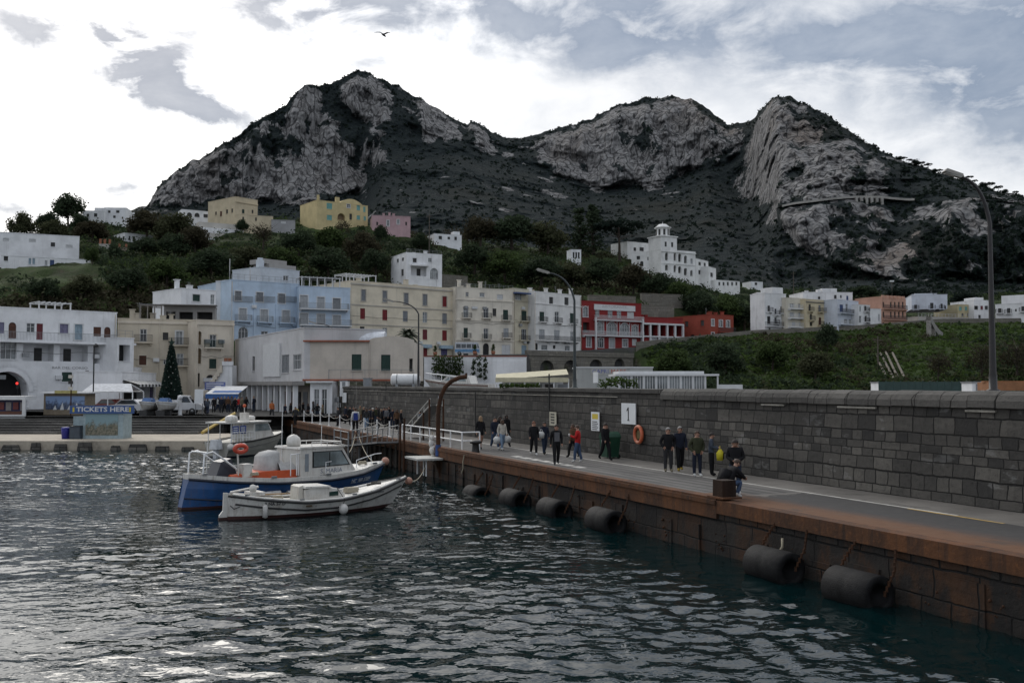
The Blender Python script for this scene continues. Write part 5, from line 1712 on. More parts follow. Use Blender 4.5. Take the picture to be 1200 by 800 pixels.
th.wins([(781.3,300.5,3.6,9,'dim',dict(arch=True,deep=.8)),(791,301,3,9,'dim',dict(arch=True,deep=.8)),(796.7,302,3.6,9.5,'dark',dict(arch=True,deep=.8)),(803.5,304,3.6,9,'dark',dict(arch=True,deep=.8)),(810.5,306,2.4,6,'curtained'),
		 (781.3,313.5,3.6,7,'dim',dict(arch=True,deep=.8)),(791,315,3,8,'dark',dict(arch=True,deep=.8)),(796.7,316,3.6,8,'dark',dict(arch=True,deep=.8)),(803.5,318.3,3.8,8.5,'dark',dict(arch=True,deep=.8)),(810.5,320,3,7,'dark',dict(arch=True,deep=.8))])
th.finish()
th.band(294,.35,.3)
th.band(308,.25,.2)
tw = th.hit(793.5,300)[0]
_,zsq = th.hit(784,277.5)
tower = MB()
tower.box(.0,tw,.05,tw,th.H + .112,zsq)
tower.box(-.3,tw + .3,-.25,tw + .3,zsq + .002,zsq + .35)
tw_o = tower.build('tower',THW,th.root)
_,zl = th.hit(784,266)
_,zd = th.hit(784,261)
c_ = tw/2
rl = tw*.33
MB().lathe([(rl,zsq + .352),(rl,zl),(rl*1.3,zl + .002),(rl*1.3,zl + .25),(rl*1.05,zl + .252)],(c_,c_,0),8,sm=False).build('lantern',THW,tw_o)
MB().lathe([(rl*1.02,zl + .26),(rl*.95,zl + (zd - zl)*.45),(rl*.6,zl + (zd - zl)*.9),(.1,zd),(.05,zd + .6),(.01,zd + .9)],(c_,c_,0),10).build('dome',THW,tw_o)
for k in range(8):
	a = math.pi/8 + k*math.pi/4
	M_k = Matrix.Translation((c_,c_,0)) @ Matrix.Rotation(a,4,'Z')
	MB(M_k).box(rl*.93,rl*.97,-.35,.35,zsq + .8,zl - .5).build('lantern_window',SHUT['dim'],tw_o)
for sx_ in (.3,.7): MB().box(tw*sx_ - .4,tw*sx_ + .4,.035,.049,th.H + 1.0,th.H + 2.6).build('tower_window',SHUT['dim'],tw_o)
b = B_('white left wing of the tower hotel, partly behind trees',740,774.3,296.5,293.5,326,base_py=312,depth=10,wall=THW,name='hotel_wing',cat='hotel',sink=10,Yr=322)
b.wins([(748,302,4,4,'dim'),(752,309,4,6,'dim',dict(arch=True)),(770,304,3,5,'dim'),(760,303,3,4,'dim')])
b.finish()
b = B_('white upper storey with a terrace behind the left wing of the tower hotel',735,770,283,286.5,334,base_py=300,depth=9,wall=THW,name='hotel_upper_wing',cat='hotel',sink=4)
b.wins([(752,292,5,4.5,'dim'),(744,292,3,4,'dim'),(763,292.5,3,4,'dim')])
b.finish()
b = B_('white right wing of the tower hotel stepping down the slope',815.5,830,303,306.5,325.5,base_py=330,depth=10,wall=THW,name='hotel_wing',cat='hotel',sink=8)
b.wins([(820,309,3,4,'dim'),(826,310,2.4,4,'dim'),(820,319,3,5,'dim')])
b.finish()
b = B_('lowest white annex at the right foot of the tower hotel',830.3,839,312.5,315,327,base_py=333,depth=8,wall=THW,name='hotel_annex',cat='hotel',sink=8)
b.win(834,322,3,5,'dim')
b.finish()
b = B_('long white terrace balustrade right of the tower hotel',838,867,328,330,328,base_py=337,depth=2,wall=THW,name='terrace_balustrade',cat='wall',sink=3)
b.wins([(843 + i*5,332.5,2.2,4,'dim') for i in range(5)])
b.finish()
CW = plaster('harbour_office_white',(.55,.55,.56),.45,(.3,.29,.28))
CC = plaster('harbour_office_cream',(.56,.51,.45),.35)
Yc = 103.0
cc = P(356.5,446,Yc)
zfl = cc.z
b = B_('long cream upper floor of the harbour office with two green shuttered windows',357,485,400.5,400.5,Yc,zbase=zfl,depth=11,wall=CC,name='harbour_office',cat='building',Yr=Yc)
b.wins([(417.8,424.5,11.5,19,'green',dict(trim=None)),(452,425,11,19,'green')])
b.win(481.5,427.5,4,15,'dim',deep=.4)
b.finish(coping=False)
TERR = paint('terracotta_tile',(.30,.10,.06),.8,var=.3)
s0,_ = b.hit(357,402)
s1,_ = b.hit(433,402)
MB().box(-.1,s1,-.35,.5,b.H + .004,b.H + .17).build('tile_cornice',TERR,b.root)
MB().box(-.1,b.W + .2,-.5,-.003,-.02,.17).build('floor_ledge',TERR,b.root)
g0,gz = b.hit(437,399)
g1,_ = b.hit(477,399)
gz1 = b.hit(445,395)[1]
mb = MB()
pts = [(s1 + .02,b.H),(s1 + .02,b.H + .25),(g0,gz1 - .1),(g0 + 1.6,gz1 + .12),(g1 - 1.2,gz1 + .12),(g1,b.H + .45),(b.W,b.H + .2),(b.W,b.H)]
k = len(pts)
mb.add([(x,.01,z) for x,z in pts] + [(x,.4,z) for x,z in pts],[tuple(range(k - 1,-1,-1)),tuple(range(k,2*k))] + [(i,(i + 1) % k,k + (i + 1) % k,k + i) for i in range(k)])
mb.build('gable_parapet',CC,b.root)
mb = MB()
f = fmap('front',b.W,b.D)
b.railing(f,b.hit(386,444)[0],b.W,.18,.45,1.0,GREYM,bars=1.2)
MB().tube([(b.hit(433,410)[0],-.07,.3),(b.hit(433,410)[0],-.07,b.H)],.05,6).build('drainpipe',CC,b.root)
v0 = b.hit(374,395)[0]; v1 = b.hit(446,395)[0]
mb = MB()
n = 8
RV = 1.15
for i in range(n):
	a0,a1 = i/n*math.pi,(i + 1)/n*math.pi
	mb.poly([(v0,4 - RV*math.cos(a0)*1.3,b.H + .2 + RV*math.sin(a0)),(v1,4 - RV*math.cos(a0)*1.3,b.H + .2 + RV*math.sin(a0)),(v1,4 - RV*math.cos(a1)*1.3,b.H + .2 + RV*math.sin(a1)),(v0,4 - RV*math.cos(a1)*1.3,b.H + .2 + RV*math.sin(a1))])
for vx in (v0,v1): mb.poly([(vx,4 - RV*math.cos(i/n*math.pi)*1.3,b.H + .2 + RV*math.sin(i/n*math.pi)) for i in range(n + 1)])
mb.build('barrel_roof',M_('roof_light_white',(.62,.65,.70),.5),b.root)
OFF = b
A2 = P(275.5,399,128)
b = B_('white two storey wing of the harbour office facing the water, with a blank panel',275.5,356.8,398.5,380.5,131,zbase=zfl - .05,depth=9,wall=CW,name='harbour_office_wing',cat='building',Yr=Yc - .3)
b.wins([(297,426,3,17,'dim'),(334.5,426,8.5,21,'grey'),(348.3,424,9.5,18,'glass')])
b.finish()
b.box_on('blank_panel',310,404.5,329.5,441.5,.18,0,FRAMEW)
WG = b
MB().box(-.3,b.W + .2,-1.3,-.003,-.42,-.02).build('canopy_slab',M_('slab_edge',(.24,.23,.22)),b.root)
g = empty('pier_arcade',b.O - Vector((0,0,0)),math.atan2(b.e.y,b.e.x),'ground floor arcade of white pillars under the harbour office','arcade')
hz = zfl - .05 - PZ + .35
MB().box(.5,b.W - 1.5,1.6,8,-hz,-.44).build('back_wall',CC,g)
for i in range(13):
	s = .4 + (b.W - 1.2)*i/12
	MB().box(s - .22,s + .22,-.9,-.45,-hz,-.44).build('pillar',W_PLAST,g)
for i in range(12):
	s = .4 + (b.W - 1.2)*(i + .5)/12
	MB().box(s - .75,s + .75,1.5,1.595,-hz,-hz + 2.5).build('shop_front',SHUT['brown'] if i in (7,8) else (SHUT['grey'] if i % 3 else SHUT['dim']),g)
b = B_('small white entrance block with a tall glazed door at the end of the wall',363.5,389.5,448,448,Yc - 2.2,zbase=DECK,depth=3,name='entrance_block',cat='building',wall=W_PLAST,Yr=Yc - 2.2)
b.wins([(371,471,6,30,'curtained',dict(deep=.25)),(380,471,6,30,'glass',dict(deep=.25))])
b.finish()
b.box_on('canopy',360,446.3,391.5,448.4,.7,0,FRAMEW)
st = empty('white_staircase',P(226,462,120),0,'white outside staircase climbing beside the cream houses','staircase')
st.location.z = PZ
w_ = P(272,462,120).x - st.location.x
zt_ = Zat(270,428,120) - PZ
mb = MB()
mb.add([(0,0,0),(w_,0,0),(w_,0,zt_*.55),(w_*.99,0,zt_),(w_*.75,0,zt_),(w_*.02,0,.9),(0,2,0),(w_,2,0),(w_,2,zt_*.55),(w_*.99,2,zt_),(w_*.75,2,zt_),(w_*.02,2,.9)],
	   [(0,1,2,3,4,5),(11,10,9,8,7,6),(5,4,10,11),(4,3,9,10),(3,2,8,9),(2,1,7,8),(0,5,11,6)])
mb.build('stair_wall',W_PLAST,st)
mb = MB()
for i in range(12):
	a = i/12
	mb.box(w_*(.05 + .7*a),w_*(.05 + .7*(a + 1/12)),-.35,-.01,.2 + zt_*a*.9 - .2,zt_*(a + .08))
mb.build('steps',CREAM2,st)
MB().box(w_*.74,w_*1.01,-.12,.3,zt_ + .004,zt_ + .5).build('landing_parapet',W_PLAST,st)
n = 10
mb = MB()
cx_,cr = w_*.80,1.15
mb.poly([(cx_ - cr*math.cos(i/n*math.pi),-.02,.9 + cr*.9*math.sin(i/n*math.pi)) for i in range(n + 1)] + [(cx_ + cr,-.02,.0),(cx_ - cr,-.02,.0)])
mb.build('arched_opening',SHUT['dim'],st)
for s in (.83,.93): MB().cbox((w_*s,0,zt_ + .7),(.35,.35,.4)).build('flower_pot',TERC,st)
aw = empty('market_awning',P(266,470,112),0,'blue and white canvas awning over the crowd left of the harbour office','awning')
aw.location.z = PZ
zA = Zat(266,459,112) - PZ
wA = (P(286,459,112).x - P(248,459,112).x)/2
CANV_W,CANV_B = M_('canvas_white',(.62,.63,.65),.8),M_('canvas_blue',(.05,.13,.34),.8)
MB().add([(-wA,-2,zA - .2),(wA,-2,zA - .2),(wA,2,zA + .65),(-wA,2,zA + .65)],[(0,1,2,3)]).build('canopy',CANV_W,aw)
MB().box(-wA,wA,-2.03,-2.0,zA - .75,zA - .21).build('valance',CANV_B,aw)
MB().add([(-wA*.7,-1.5,zA - .07),(wA,-1.5,zA - .07),(wA,-.4,zA + .16),(-wA*.7,-.4,zA + .16)],[(0,1,2,3)]).build('blue_stripe',CANV_B,aw)
for x in (-wA + .1,0,wA - .1): MB().tube([(x,-1.9,0),(x,-1.9,zA - .2)],.05).build('post',WHITEM,aw)
sg = empty('tiled_sign',P(252,452,114),0,'small blue and white tiled sign above the market awning','sign')
MB().box(-1.2,1.2,-.04,.04,-.45,.45).build('panel',M_('tile_blue',(.12,.15,.34),.4),sg)
mb = MB()
for k in range(3): mb.box(-1.0,1.0 - .3*k,-.055,-.042,.2 - k*.25,.3 - k*.25)
mb.build('text_lines',FRAMEW,sg)
MB().tube([(0,.03,-.45),(0,.03,-2.6)],.05).build('stake',GREYM,sg)
RETST = stone('retaining_stone',[(.16,.15,.13),(.26,.24,.20),(.20,.19,.17)],1.0,.35,.02)
b = B_('stone retaining wall with four arches carrying the road',617.5,742,417,409.5,177.3,zbase=2.4,depth=1.0,wall=RETST,name='arched_retaining_wall',cat='wall',Yr=193.4,roof=False)
b.wins([(641,429.5,16,15,'dim',dict(arch=True,deep=.8)),(669,429,16,14.5,'dim',dict(arch=True,deep=.8)),(698.5,428,15,14,'dim',dict(arch=True,deep=.8)),(726,426.5,12,13,'dim',dict(arch=True,deep=.8))])
b.finish()
MB().box(-.1,b.W + .1,-.15,.5,b.H + .115,b.H + 1.05).build('parapet',RETST,b.root)
b = B_('high white retaining wall with hanging plants below the minibus',497,617,419,417,163,zbase=2.4,depth=1.0,wall=W_PLAST,name='white_retaining_wall',cat='wall',Yr=163.2,roof=False)
b.finish()
MB().box(-.1,b.W + .1,-.05,.5,b.H + .115,b.H + .35).build('parapet',M_('red_brown_rail',(.20,.07,.05),.8),b.root)
for xa,ya,xb,yb,Y,lab in ((690,346,745,350,226,'upper dry stone terrace wall above the red restaurant'),(716,357,790,362,221.5,'middle dry stone terrace wall above the columned terrace'),(520,322,548,318,232,'dry stone wall right of the white loggia house'),(752,344,800,349,234,'dry stone wall below the tower hotel trees')):
	b = B_(lab,xa,xb,ya,yb,Y,zbase=Zat(xa,ya,Y) - 3.2,depth=.8,wall=RETST,name='terrace_wall',cat='wall',Yr=Y + 4,roof=False)
	b.finish()
pr = empty('road_parapet',(0,0,0),0,'low stone parapet along the upper road above the green slope','wall')
mb = MB()
pts = []
for px in range(745,1250,6):
	Y,z = [float(v) for v in interp(px,LINE_B)]
	pts.append(((px - 600)/F*Y,Y - .6,float(terr(px,Y))))
for p0,p1 in zip(pts[:-1],pts[1:]):
	(x0,y0,z0),(x1,y1,z1) = p0,p1
	mb.add([(x0,y0,z0 - 2),(x1,y1,z1 - 2),(x1,y1,z1 + .95),(x0,y0,z0 + .95),(x0,y0 + .4,z0 + .95),(x1,y1 + .4,z1 + .95),(x1,y1 + .4,z1 - 2),(x0,y0 + .4,z0 - 2)],[(0,1,2,3),(3,2,5,4),(4,5,6,7)])
mb.build('parapet',RETST,pr)
kk = empty('canvas_kiosk',P(623,470,78),0,'long white kiosk with a pale yellow canvas roof behind the wall','kiosk')
kk.location.z = 2.3
x0 = P(581,440,78).x - kk.location.x
x1 = P(665,440,78).x - kk.location.x
zr = Zat(600,439.5,78) - 2.3
YC = M_('canvas_yellow',(.52,.48,.34),.8,var=.2)
MB().add([(x0,-1.5,zr - .35),(x1,-1.5,zr + .05),(x1,1.5,zr + .5),(x0,1.5,zr + .1)],[(0,1,2,3)]).box(x0,x1,-1.54,-1.51,zr - .55,zr - .2).build('canopy',YC,kk)
for i in range(6): MB().tube([(x0 + (x1 - x0)*i/5,-1.4,0),(x0 + (x1 - x0)*i/5,-1.4,zr - .3)],.05).build('post',WHITEM,kk)
MB().box(x0 + .5,x1 - .3,.8,.9,0,zr - .5).build('back_panel',FRAMEW,kk)
for i in range(5): MB().box(x0 + .8 + i*1.05,x0 + 1.6 + i*1.05,.74,.795,1.4,zr - .7).build('hatch',SHUT['dim' if i % 2 else 'grey'],kk)
b = B_('long pale grey shed with faded red and blue lettering behind the wall',676,765,431,431,92,zbase=2.3,depth=6,wall=plaster('shed_grey',(.40,.41,.40),.4),name='long_shed',cat='shed',Yr=92)
b.win(740,447,30,8,'dim')
b.finish(copemat=FRAMEW)
sgn = b.box_on('sign_board',693,432,733,438.6,.04,0,M_('faded_board',(.40,.40,.38)))
s_,z_ = b.hit(713,435.2)
text_obj('lettering','CAPRI',.52,M_('letter_blue',(.10,.12,.34)),sgn,Matrix.Translation((s_ - .75,-.05,z_)) @ TEXT_FRONT,.004,1.1)
text_obj('lettering','MARE',.52,M_('letter_red',(.40,.08,.06)),sgn,Matrix.Translation((s_ + .95,-.05,z_)) @ TEXT_FRONT,.004,1.1)
pv = empty('glass_pavilion',P(770,470,80),0,'white glazed waiting pavilion with a flat ribbed roof behind the wall','pavilion')
pv.location.z = 2.3
x0 = P(723,440,80).x - pv.location.x
x1 = P(836,440,80).x - pv.location.x
zr = Zat(770,440.5,80) - 2.3
MB().box(x0 - .3,x1 + .1,-1.8,4,zr,zr + .16).box(x0,x1 - 1,-1.2,3,zr + .162,zr + .38).build('roof',FRAMEW,pv)
for i in range(9): MB().box(x0 + (x1 - x0)*i/8 - .06,x0 + (x1 - x0)*i/8 + .06,-1.7,-1.58,0,zr - .003).build('post',FRAMEW,pv)
for i in range(7):
	a,c = x0 + (x1 - x0)*i/8 + .08,x0 + (x1 - x0)*(i + 1)/8 - .08
	mb = MB()
	for k in range(5): mb.box(a + (c - a)*k/4 - .02,a + (c - a)*k/4 + .02,-1.66,-1.62,.3,zr - .01)
	fo = mb.build('window',FRAMEW,pv)
	MB().box(a,c,-1.6,-1.585,.3,zr - .01).build('pane',GLASSP,fo)
MB().box(x1,x1 + 2.0,-1.6,-1.5,0,zr*.80).build('low_fence',FRAMEW,pv)
# ================================================================== boats
class Boat:
	def __init__(self,name,label,stern,bow,beam,sheer,keel=-.45,cat='boat',fat=(.55,.85,1,1,.95,.72,.38,.02),draft_bow=.25,rake=.5,flare=.4,group=None,srake=0.0):
		self.srake = srake
		S,Bw = Vector(stern),Vector(bow)
		d = Bw - S
		self.L = Vector((d.x,d.y,0)).length
		self.root = empty(name,(S.x,S.y,0),math.atan2(d.y,d.x),label,cat,group)
		self.beam,self.sheer,self.fat,self.keel,self.rake,self.flare = beam,sheer,fat,keel,rake,flare
	def b(self,t): return self.beam/2*float(np.interp(t,np.linspace(0,1,len(self.fat)),self.fat))
	def g(self,t): return float(np.interp(t,[p[0] for p in self.sheer],[p[1] for p in self.sheer]))
	def k(self,t): return self.keel + (.55 + self.rake*.2)*max(0,t - .82)/.18*.8
	def side(self,t,s,sgn=-1,out=0.0):
		g,k,b = self.g(t),self.k(t),self.b(t)
		p = self.flare + .55*max(0,t - .55)
		y = b*max(s,1e-4)**p
		x = self.L*t - self.rake*(1 - s)*max(0,t - .5)*2 - self.srake*max(0,1 - s)**.7*max(0,1 - t*4)
		return Vector((x,sgn*(y + out),k + (g - k)*s))
	def sz(self,t,z): return (z - self.k(t))/(self.g(t) - self.k(t))
	def hull(self,bands,mats,nt_=36):
		"""bands: list of (upper z limit relative: 'abs' z or ('g', drop below gunwale)), material index"""
		mb = MB()
		ts = [i/nt_ for i in range(nt_ + 1)]
		levels = []
		for t in ts:
			row = [0.0]
			for kind,v in bands:
				z = v if kind == 'abs' else self.g(t) - v
				row.append(max(row[-1] + .002,min(1.0,self.sz(t,z))))
			row[-1] = 1.0
			levels.append(row)
		for sgn in (-1,1):
			for bi in range(len(bands)):
				sub = 3
				for j in range(sub):
					vs = []
					for t,row in zip(ts,levels):
						s0 = row[bi] + (row[bi + 1] - row[bi])*j/sub
						s1 = row[bi] + (row[bi + 1] - row[bi])*(j + 1)/sub
						vs += [self.side(t,s0,sgn),self.side(t,s1,sgn)]
					mb.add(vs,[(2*i,2*i + 2,2*i + 3,2*i + 1) for i in range(nt_)],bi,True)
		for bi in range(len(bands)):   # transom
			row = levels[0]
			vs = [self.side(0,row[bi],-1),self.side(0,row[bi],1),self.side(0,row[bi + 1],1),self.side(0,row[bi + 1],-1)]
			mb.add(vs,[(0,1,2,3)],bi)
		return mb.build('hull',mats,self.root)
	def rail(self,name,drop,r,mat,h=None,sgns=(-1,1),t0=0.0,t1=.995,out=.01):
		for sgn in sgns:
			pts = [self.side(t0 + (t1 - t0)*i/30,self.sz(t0 + (t1 - t0)*i/30,self.g(t0 + (t1 - t0)*i/30) - drop),sgn,out) for i in range(31)]
			MB().tube(pts,r,6).build(name,mat,self.root)
	def deck(self,drop,t0,t1,mat,name='deck',inset=.03):
		mb = MB()
		n = 20
		vs = []
		for i in range(n + 1):
			t = t0 + (t1 - t0)*i/n
			z = self.g(t) - drop
			y = self.b(t) - inset
			s = self.sz(t,z)
			p = self.side(t,min(1,s),1)
			yy = max(.01,p.y - inset)
			vs += [Vector((p.x,-yy,z)),Vector((p.x,0,z + .03)),Vector((p.x,yy,z))]
		mb.add(vs,[(3*i + q,3*i + 3 + q,3*i + 4 + q,3*i + 1 + q) for i in range(n) for q in (0,1)])
		return mb.build(name,mat,self.root)
def prism(mb,prof,y0,y1,mi=0,sh=0.0):
	"""profile in xz extruded between y0 and y1"""
	k = len(prof)
	mb.add([(x,y0,z) for x,z in prof] + [(x,y1,z) for x,z in prof],[tuple(range(k)),tuple(range(2*k - 1,k - 1,-1))] + [(i,k + i,k + (i + 1) % k,(i + 1) % k) for i in range(k)],mi)
	return mb
def plane_text(name,body,size,mat,boat,t,z,sx=1.0):
	"""lettering lying on the near (-y) side of a boat hull at station t, height z"""
	s = boat.sz(t,z)
	p = boat.side(t,s,-1,.012)
	p2 = boat.side(t + .03,boat.sz(t + .03,z),-1,.012)
	pu = boat.side(t,s + .06,-1,.012)
	x = (p2 - p).normalized()
	u = (pu - p)
	u = (u - x*u.dot(x)).normalized()
	n = x.cross(u)
	M = Matrix(((x.x,u.x,n.x,p.x),(x.y,u.y,n.y,p.y),(x.z,u.z,n.z,p.z),(0,0,0,1)))
	text_obj(name,body,size,mat,boat.root,M,.006,sx,.004)
GEL = paint('boat_gelcoat',(.60,.59,.56),.35,var=.14,scale=1.5,dirt=(.40,.37,.32),streak=.5)
GELD = paint('boat_deck_cream',(.56,.54,.49),.6,var=.15,scale=2,dirt=(.36,.32,.26),streak=.4)
BOTT = paint('antifouling_red',(.045,.014,.012),.7,var=.3)
BLUEH = paint('hull_blue',(.018,.075,.215),.35,var=.22,scale=1.2,dirt=(.015,.05,.13),streak=.35)
NAVY = paint('navy_rubbing_strake',(.012,.016,.030),.5)
ORANGE = paint('orange_tube',(.52,.085,.025),.5,var=.2)
TARP = paint('grey_tarpaulin',(.40,.40,.40),.8,var=.2,bump=.6)
BUOYM = paint('fender_white',(.55,.54,.52),.5,var=.2)
BUOYP = paint('fender_pink',(.42,.22,.16),.6,var=.2)
ROPE = paint('rope_pale',(.36,.32,.24),.9)
ROPED = paint('rope_dark',(.06,.055,.05),.9)
b1 = Boat('motor_boat','blue hulled motor boat with white wheelhouse and orange band, moored behind the white boat',(-13.35,40.4,0),(-6.25,48.0,0),3.1,
		  [(0,1.24),(.15,1.06),(.35,.90),(.6,.86),(.8,.97),(1,1.25)],keel=-.5,fat=(.16,.60,.84,.96,1,1,1,.96,.86,.66,.38,.03),rake=.6,srake=.35)
b1.hull([('abs',.10),('g',.0)],[BOTT,BLUEH])
b1.rail('rubbing_strake',.02,.055,NAVY)
b1.rail('waterline_stripe',.78,.03,NAVY,t1=.9)
mb = MB()
n = 36
for sgn in (-1,1):
	vs = []
	for i in range(n + 1):
		t = i/n
		p = b1.side(t,1,sgn,-.03)
		h = .20*min(1,(1 - t)*6 + .25)
		vs += [p,p + Vector((0,0,h)),p + Vector((0,-sgn*.09,h)),p + Vector((0,-sgn*.09,-.1))]
	mb.add(vs,[(4*i + q,4*i + 4 + q,4*i + 5 + q,4*i + 1 + q) for i in range(n) for q in range(3)],0,False)
p0,p1 = b1.side(0,1,-1,-.03),b1.side(0,1,1,-.03)
mb.box(-.03,.06,p0.y,p1.y,p0.z - .02,p0.z + .2)
mb.build('bulwark',GEL,b1.root)
b1.deck(.08,.02,.62,GELD)
L = b1.L
mb = MB()   # raised foredeck
n = 16
vs = []
for i in range(n + 1):
	t = .60 + .395*i/n
	p = b1.side(t,1,1,-.06)
	z = b1.g(t) + .20*min(1,(1 - t)*6 + .25) - .01
	vs += [(p.x,-max(.01,p.y),z),(p.x,0,z + .10),(p.x,max(.01,p.y),z)]
mb.add(vs,[(3*i + q,3*i + 3 + q,3*i + 4 + q,3*i + 1 + q) for i in range(n) for q in (0,1)])
mb.build('foredeck',GEL,b1.root)
zc = 1.04
prof = [(.475*L,zc - .2),(.785*L,zc - .1),(.765*L,zc + .12),(.695*L,zc + 1.2),(.475*L,zc + 1.2)]
cab = prism(MB(),prof,-.92,.92).build('wheelhouse',GEL,b1.root)
prism(MB(),[(.465*L,zc + 1.202),(.705*L,zc + 1.202),(.70*L,zc + 1.27),(.47*L,zc + 1.29)],-.98,.98).build('cabin_roof',GEL,cab)
TINT = glass('wheelhouse_glass',(.11,.13,.135),.06)
wp = [(.535*L,zc + .34),(.735*L,zc + .38),(.690*L,zc + 1.06),(.535*L,zc + 1.06)]
wo = prism(MB(),wp,-.935,-.921).build('side_window',BLACK,cab)
cx = sum(p[0] for p in wp)/4
cz = sum(p[1] for p in wp)/4
ip = [(cx + (x - cx)*.92,cz + (z - cz)*.88) for x,z in wp]
prism(MB(),ip,-.945,-.936).build('pane',TINT,wo)
MB().box(cx - .025,cx + .025,-.955,-.946,zc + .38,zc + 1.0).build('mullion',BLACK,wo)
prism(MB(),wp,.921,.935).build('side_window',BLACK,cab)
MB().add([(.768*L,-.8,zc + .2),(.768*L,.8,zc + .2),(.705*L,.8,zc + 1.08),(.705*L,-.8,zc + 1.08)],[(0,1,2,3)]).build('windscreen',TINT,cab)
prism(MB(),[(.497*L,zc + .2),(.516*L,zc + .2),(.516*L,zc + .98),(.497*L,zc + .98)],-.928,-.921).build('narrow_window',M_('slit_grey',(.22,.25,.28),.3),cab)
MB().lathe([(.02,0),(.30,.02),(.33,.18),(.28,.38),(.14,.5),(.01,.54)],(.50*L,0,zc + 1.28),14).build('radar_dome',GEL,cab)
mb = MB()
for y in (-.8,.8): mb.tube([(.54*L,y,zc + 1.46),(.695*L,y,zc + 1.44)],.025)
mb.tube([(.695*L,-.8,zc + 1.44),(.695*L,.8,zc + 1.44)],.025)
for x in (.54*L,.62*L,.695*L):
	for y in (-.8,.8): mb.tube([(x,y,zc + 1.25),(x,y,zc + 1.46)],.02)
mb.build('roof_rail',GEL,cab)
INKB = M_('boat_letter_blue',(.16,.18,.24))
def cab_text(body,size,x,z,sx=1.0):
	text_obj('lettering',body,size,INKB,cab,Matrix.Translation((x,-.926,z)) @ TEXT_FRONT,.003,sx)
cab_text('S. MARIA',.27,.635*L,zc + .16,1.15)
cab_text('DELLA LOBRA',.17,.635*L,zc - .06,1.15)
plane_text('registration_lettering','NC  NA 5389',.30,M_('registration_white',(.48,.52,.58)),b1,.80,.66,1.0)
MB().box(.27*L,.47*L,-.75,.75,.98,1.36).build('orange_band',ORANGE,b1.root)
MB().tube([(.15*L,-.72,1.22),(.21*L,-.74,1.24),(.27*L,-.75,1.27)],.12,8).build('orange_fender_tube',ORANGE,b1.root)
mb = MB()
mb.add([(.33*L,-.5,1.3),(.40*L,-.5,1.3),(.40*L,.5,1.3),(.33*L,.5,1.3),(.335*L,-.46,1.95),(.40*L,-.46,2.1),(.40*L,.46,2.1),(.335*L,.46,1.95),(.35*L,-.36,2.12),(.395*L,-.36,2.2),(.395*L,.36,2.2),(.35*L,.36,2.12)],[(a + q,a + (q + 1) % 4,a + 4 + (q + 1) % 4,a + 4 + q) for a in (0,4) for q in range(4)] + [(8,9,10,11)],0,True)
mb.build('covered_seat',TARP,b1.root)
mb = MB()
ng = 14
for j in range(2):
	pass
vs = []
for i in range(ng + 1):
	for j in range(9):
		a,c = i/ng,j/8
		z = 1.33 + .55*math.sin(c*math.pi)**.7*(.75 + .25*math.sin(a*5 + 1))*(1 - .15*a) + .04*math.sin(a*17 + c*9)
		vs.append(((.39 + .085*a)*L,-.72 + 1.44*c,z))
mb.add(vs,[(i*9 + j,i*9 + 9 + j,i*9 + 10 + j,i*9 + j + 1) for i in range(ng) for j in range(8)],0,True)
mb.build('tarpaulin',TARP,b1.root)
mb = MB()
for x in (.46,.468):
	mb.tube([(x*L,-.85,1.1),(x*L,-.85,2.05)],.025)
mb.tube([(.43*L,-.85,2.02),(.475*L,-.85,2.05)],.025).tube([(.43*L,-.85,1.1),(.43*L,-.85,2.02)],.025)
mb.build('grab_frame',WHITEM,b1.root)
mb = MB()
for y in (-.7,.5):
	mb.tube([(.035*L,y,1.45),(.04*L,y,2.25),(.075*L,y,2.32),(.12*L,y,2.02),(.19*L,y,1.5)],.04)
mb.tube([(.05*L,-.7,2.3),(.05*L,.5,2.3)],.04)
mb.build('stern_arch',WHITEM,b1.root)
MB().add([(.10*L,-.5,1.2),(.20*L,-.5,1.25),(.20*L,.4,1.25),(.10*L,.4,1.2),(.13*L,-.4,1.85),(.175*L,-.4,1.98),(.185*L,.3,1.98),(.13*L,.3,1.85)],[(3,2,1,0),(4,5,6,7),(0,1,5,4),(1,2,6,5),(2,3,7,6),(3,0,4,7)]).build('outboard_engine',M_('engine_navy',(.016,.018,.03),.3),b1.root)
mb = MB()
mb.tube([(.185*L,-.8,1.1),(.182*L,-.8,2.55)],.035).tube([(.22*L,-.2,1.1),(.215*L,-.2,2.3)],.03)
mb.box(.20*L,.24*L,-.95,-.55,1.2,1.75)
mb.build('stern_post',GEL,b1.root)
pts = [(.192*L + .28*math.cos(a),-.84,2.4 + .14*math.sin(a)) for a in np.linspace(0,2*math.pi,21)]
lr = MB().tube(pts,.09,8,cap=False).build('life_ring',M_('life_red',(.50,.06,.03),.5),b1.root)
mb = MB()
for t in (.30,.42):
	p = b1.side(t,.68,-1,.12)
	MB().tube([p + Vector((-.45,0,0)),p + Vector((.45,0,0))],.11,10).build('side_fender',BUOYM,b1.root)
MB().ball(b1.side(.995,1,1,0) + Vector((.22,0,.10)),.20,12).build('bow_fender',BUOYP,b1.root)
for x,y,h in ((.47,.5,3.2),(.60,-.6,2.2),(.12,.6,1.6)): MB().tube([(x*L,y,1.2),(x*L + .05,y,zc + h)],.014,5).build('whip_antenna',WHITEM,b1.root)
for x,y in ((.86,-.2),(.80,.35),(.25,-.9)):
	pts = [(x*L + .22*math.cos(a)*(1 - a/60),y + .22*math.sin(a)*(1 - a/60),b1.g(x) + .28 + a*.006) for a in np.linspace(0,19,40)]
	MB().tube(pts,.03,5).build('coiled_rope',ROPE,b1.root)
